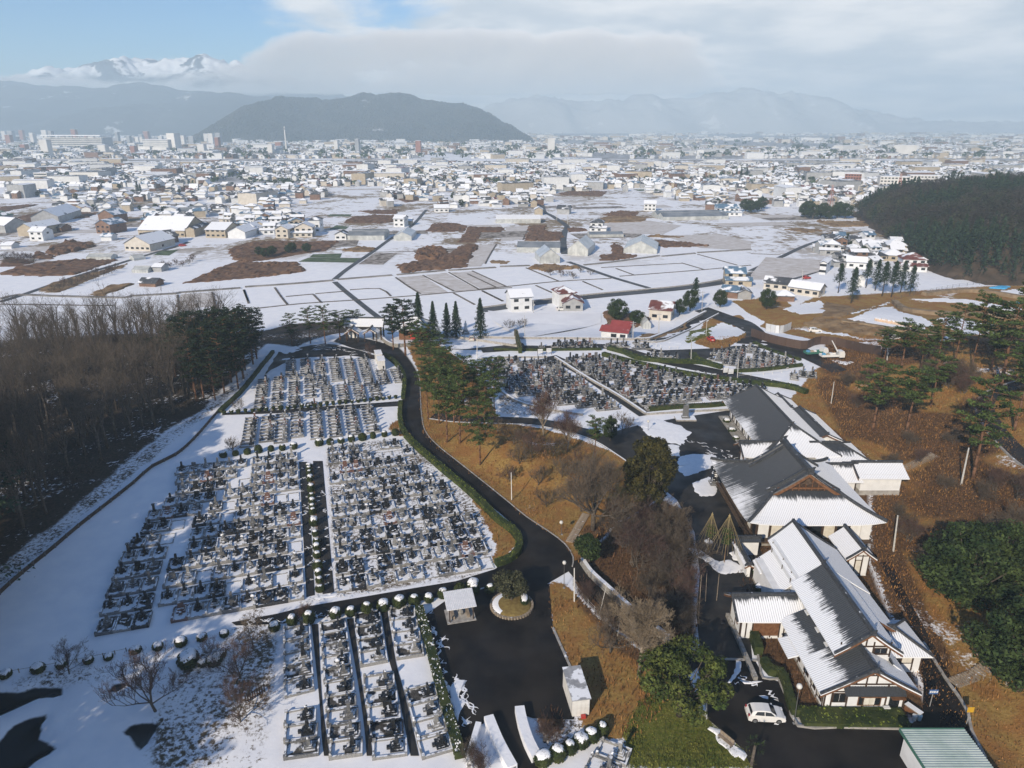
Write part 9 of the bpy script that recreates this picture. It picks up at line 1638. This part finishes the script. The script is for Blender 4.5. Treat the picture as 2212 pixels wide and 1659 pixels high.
SNOWMT = forest_mat('snow_mountain', (0.62, 0.66, 0.72), (0.80, 0.83, 0.88), (0.09, 0.12, 0.16), 0.54, 0.0013, 0.01, 0.7)
def snowline(M, z0, z1):
	nt = M.node_tree; N = nt.nodes.new; L = nt.links.new; bs = nt.nodes['Principled BSDF']; src = bs.inputs['Base Color'].links[0].from_socket; g = N('ShaderNodeNewGeometry'); sp = N('ShaderNodeSeparateXYZ'); L(g.outputs['Position'], sp.inputs[0]); n = N('ShaderNodeTexNoise'); n.inputs['Scale'].default_value = 0.004; n.inputs['Detail'].default_value = 7; L(g.outputs['Position'], n.inputs['Vector'])
	a = N('ShaderNodeMath'); a.operation = 'MULTIPLY_ADD'; a.inputs[1].default_value = 260; L(n.outputs['Fac'], a.inputs[0]); L(sp.outputs[2], a.inputs[2]); r = N('ShaderNodeMapRange'); r.interpolation_type = 'SMOOTHSTEP'; r.inputs[1].default_value = z0 + 130; r.inputs[2].default_value = z1 + 130; L(a.outputs[0], r.inputs[0]); x = N('ShaderNodeMix'); x.data_type = 'RGBA'; L(r.outputs[0], x.inputs['Factor']); x.inputs['A'].default_value = (0.05, 0.075, 0.10, 1); L(src, x.inputs['B']); L(x.outputs['Result'], bs.inputs['Base Color'])
snowline(SNOWMT, 520, 660)
ridge_mesh('mountain', [(-500, 230), (-200, 200), (40, 190), (110, 166), (140, 156), (170, 147), (205, 148), (240, 138), (265, 128), (285, 121), (310, 129), (335, 135), (370, 138), (395, 140), (420, 132), (447, 126), (475, 131), (500, 143), (520, 152), (560, 158), (620, 175), (700, 200), (800, 230)], 9800, 1900, 1700, SNOWMT, 'snow covered mountain peaks far behind the clouds', rough=160, nx_=300, ny_=110, seed=8, power=1.15, spur=0.8)
# wooded hill on the right
TOE = [(196, 326), (206, 306), (300, 285), (460, 270), (640, 300), (640, 700), (340, 660), (262, 560), (232, 450), (215, 391)]
def seg_d(X, Y, P):
	d = np.full(X.shape, 1e9)
	for (ax, ay), (bx_, by_) in zip(P, P[1:] + P[:1]):
		t = np.clip(((X - ax) * (bx_ - ax) + (Y - ay) * (by_ - ay)) / ((bx_ - ax) ** 2 + (by_ - ay) ** 2), 0, 1); d = np.minimum(d, np.hypot(X - ax - t * (bx_ - ax), Y - ay - t * (by_ - ay)))
	return d
def hillz(X, Y):
	ins = inpoly(X, Y, TOE); d = np.where(ins, seg_d(X, Y, TOE), 0); return PLAIN + np.where(ins, 15 * (1 - np.exp(-d / 17.0)) + 0.07 * d + 1.2 * fbm(X / 20, Y / 20, 3, 8) * np.minimum(1, d / 10), -1.0)
X, Y = np.meshgrid(np.arange(190, 645, 6.0), np.arange(265, 705, 6.0)); Z = hillz(X, Y); i = np.arange(X.size).reshape(X.shape); q = np.stack([i[:-1, :-1], i[:-1, 1:], i[1:, 1:], i[1:, :-1]], -1).reshape(-1, 4)
me = bpy.data.meshes.new('wooded_hill'); me.from_pydata(np.stack([X.ravel(), Y.ravel(), Z.ravel()], 1).tolist(), [], q.tolist()); me.materials.append(mat('hill_litter', (0.04, 0.03, 0.02), (0.09, 0.065, 0.045), 0.2, 0.95, coord='World')); me.update(); tag(link('hill', me), 'ground of the wooded hill on the right', kind='structure')
def soup(kind, n, r):
	tb = TB(); h = {'con': 11, 'bare': 9, 'bam': 8}[kind]
	for k in range(n):
		u = rnd_unit(r)
		if kind == 'con': t = r.random() ** 0.7; q = (1 - t) * 2.6 + 0.2; p = Vector((u.x * q, u.y * q, 1.5 + t * (h - 1.5)))
		else: p = Vector((u.x * 3.2, u.y * 3.2, h * 0.6 + u.z * h * 0.38)) * 1.0
		tb.tri(p, (u + Vector((0, 0, 0.5))).normalized(), r.uniform(0.7, 1.3) if kind != 'bare' else r.uniform(0.7, 1.2), r, 0.6 if kind != 'bare' else 0.35)
	return np.array([tuple(v) for v in tb.v])
r = random.Random(77); PR = {k: [soup(k, {'con': 110, 'bare': 120, 'bam': 110}[k], r) for _ in range(3)] for k in ('con', 'bare', 'bam')}
acc = {'con': [], 'bare': [], 'bam': []}; rg = np.random.default_rng(12); X1, Y1 = np.meshgrid(np.arange(196, 460, 4.0), np.arange(280, 600, 4.2)); X1 = X1.ravel() + rg.uniform(-1.8, 1.8, X1.size); Y1 = Y1.ravel() + rg.uniform(-1.8, 1.8, Y1.size); ok = inpoly(X1, Y1, TOE); X1, Y1 = X1[ok], Y1[ok]; E1 = fbm(X1 / 30, Y1 / 30, 3, 4); Z1 = hillz(X1, Y1)
for x, y, z, e in zip(X1, Y1, Z1, E1):
	k = 'con' if (x < 226 or (y < 335 and e > -0.05) or e > 0.3) else 'bam' if rg.random() < 0.34 else 'bare'
	P = PR[k][rg.integers(3)] * rg.uniform(0.75, 1.15); a = rg.uniform(0, 6.28); c, sn = math.cos(a), math.sin(a); acc[k].append(np.stack([P[:, 0] * c - P[:, 1] * sn + x, P[:, 0] * sn + P[:, 1] * c + y, P[:, 2] + z], 1))
BAMB = leafmat('bamboo_leaves', (0.018, 0.026, 0.009), (0.046, 0.054, 0.02), 0.05)
vs = []; mi = []
for k, j in (('con', 0), ('bare', 1), ('bam', 2)):
	A = np.concatenate(acc[k]); vs.append(A); mi += [j] * (len(A) // 3)
A = np.concatenate(vs); me = bpy.data.meshes.new('hill_wood'); me.vertices.add(len(A)); me.vertices.foreach_set('co', A.ravel()); nt_ = len(A) // 3; me.loops.add(len(A)); me.loops.foreach_set('vertex_index', np.arange(len(A), dtype=np.int32)); me.polygons.add(nt_); me.polygons.foreach_set('loop_start', np.arange(0, len(A), 3, dtype=np.int32)); me.polygons.foreach_set('loop_total', np.full(nt_, 3, np.int32))
TWIG_D = leafmat('dark_twigs', (0.026, 0.022, 0.017), (0.060, 0.050, 0.038), 0.05)
for m in (CEDAR, TWIG_D, BAMB): me.materials.append(m)
me.polygons.foreach_set('material_index', np.array(mi, np.int32)); me.update(); tag(link('hill_wood', me), 'dense dark wood covering the hill on the right', kind='stuff')
# ================================================================ cloud bank round the mountains, beyond the haze
def cloud_bank():
	o = MB().box(-7600, 3400, 7350, 7850, 250, 1450).build('cloud_bank', None); M = bpy.data.materials.new('cloud_vapour'); M.use_nodes = True; nt = M.node_tree; N = nt.nodes.new; L = nt.links.new
	for n in list(nt.nodes):
		if n.type == 'BSDF_PRINCIPLED': nt.nodes.remove(n)
	out = [n for n in nt.nodes if n.type == 'OUTPUT_MATERIAL'][0]; v = N('ShaderNodeVolumePrincipled'); v.inputs['Color'].default_value = (0.99, 0.99, 1.0, 1); v.inputs['Anisotropy'].default_value = -0.25; L(v.outputs[0], out.inputs['Volume'])
	g = N('ShaderNodeNewGeometry'); sp = N('ShaderNodeSeparateXYZ'); L(g.outputs['Position'], sp.inputs[0])
	def m(op, a, b=None, c=None):
		n = N('ShaderNodeMath'); n.operation = op
		for i, q in enumerate((a, b, c)):
			if q is None: continue
			if isinstance(q, (int, float)): n.inputs[i].default_value = q
			else: L(q, n.inputs[i])
		return n.outputs[0]
	def mr(x, a, b, c=0.0, d=1.0):
		n = N('ShaderNodeMapRange'); n.interpolation_type = 'SMOOTHSTEP'; n.inputs[1].default_value = a; n.inputs[2].default_value = b; n.inputs[3].default_value = c; n.inputs[4].default_value = d; L(x, n.inputs[0]); return n.outputs[0]
	mp = N('ShaderNodeMapping'); mp.inputs['Scale'].default_value = (0.0016, 0.0016, 0.0030); L(g.outputs['Position'], mp.inputs[0])
	n1 = N('ShaderNodeTexNoise'); n1.inputs['Scale'].default_value = 1.0; n1.inputs['Detail'].default_value = 8; n1.inputs['Roughness'].default_value = 0.6; L(mp.outputs[0], n1.inputs['Vector'])
	X, Y, Z = sp.outputs
	top = m('ADD', mr(X, -3600, -1700, 500, 960), mr(X, -5000, -3600, 60, 0)); belt = m('MULTIPLY', mr(Z, 300, 380), m('SUBTRACT', 1.0, mr(m('SUBTRACT', Z, top), -130, 110)))
	ed = m('MULTIPLY', m('MULTIPLY', mr(Y, 7350, 7480), mr(Y, 7850, 7720)), m('MULTIPLY', mr(X, 3400, 1200), mr(X, -7600, -7200)))
	d = mr(m('ADD', n1.outputs['Fac'], m('MULTIPLY', m('SUBTRACT', m('MULTIPLY', belt, ed), 0.72), 0.46)), 0.47, 0.60); d = m('MULTIPLY', m('MULTIPLY', d, ed), m('MULTIPLY', mr(Z, 260, 330), 0.012)); L(d, v.inputs['Density'])
	o.data.materials.clear(); o.data.materials.append(M); tag(o, 'bank of low cloud lying along the mountains', kind='stuff')
cloud_bank()
# ================================================================ haze
def haze():
	mb = MB().box(-6800, 6800, -1000, 7200, -25, 380); o = mb.build('haze', None)
	M = bpy.data.materials.new('haze_air'); M.use_nodes = True; nt = M.node_tree
	for n in list(nt.nodes):
		if n.type == 'BSDF_PRINCIPLED': nt.nodes.remove(n)
	v = nt.nodes.new('ShaderNodeVolumePrincipled'); v.inputs['Color'].default_value = (0.66, 0.85, 1.0, 1); v.inputs['Density'].default_value = 2.5e-4; v.inputs['Anisotropy'].default_value = 0.0
	out = [n for n in nt.nodes if n.type == 'OUTPUT_MATERIAL'][0]; nt.links.new(v.outputs[0], out.inputs['Volume'])
	M.cycles.homogeneous_volume = True if hasattr(M.cycles, 'homogeneous_volume') else None
	o.data.materials.clear(); o.data.materials.append(M); tag(o, kind='stuff')
haze()
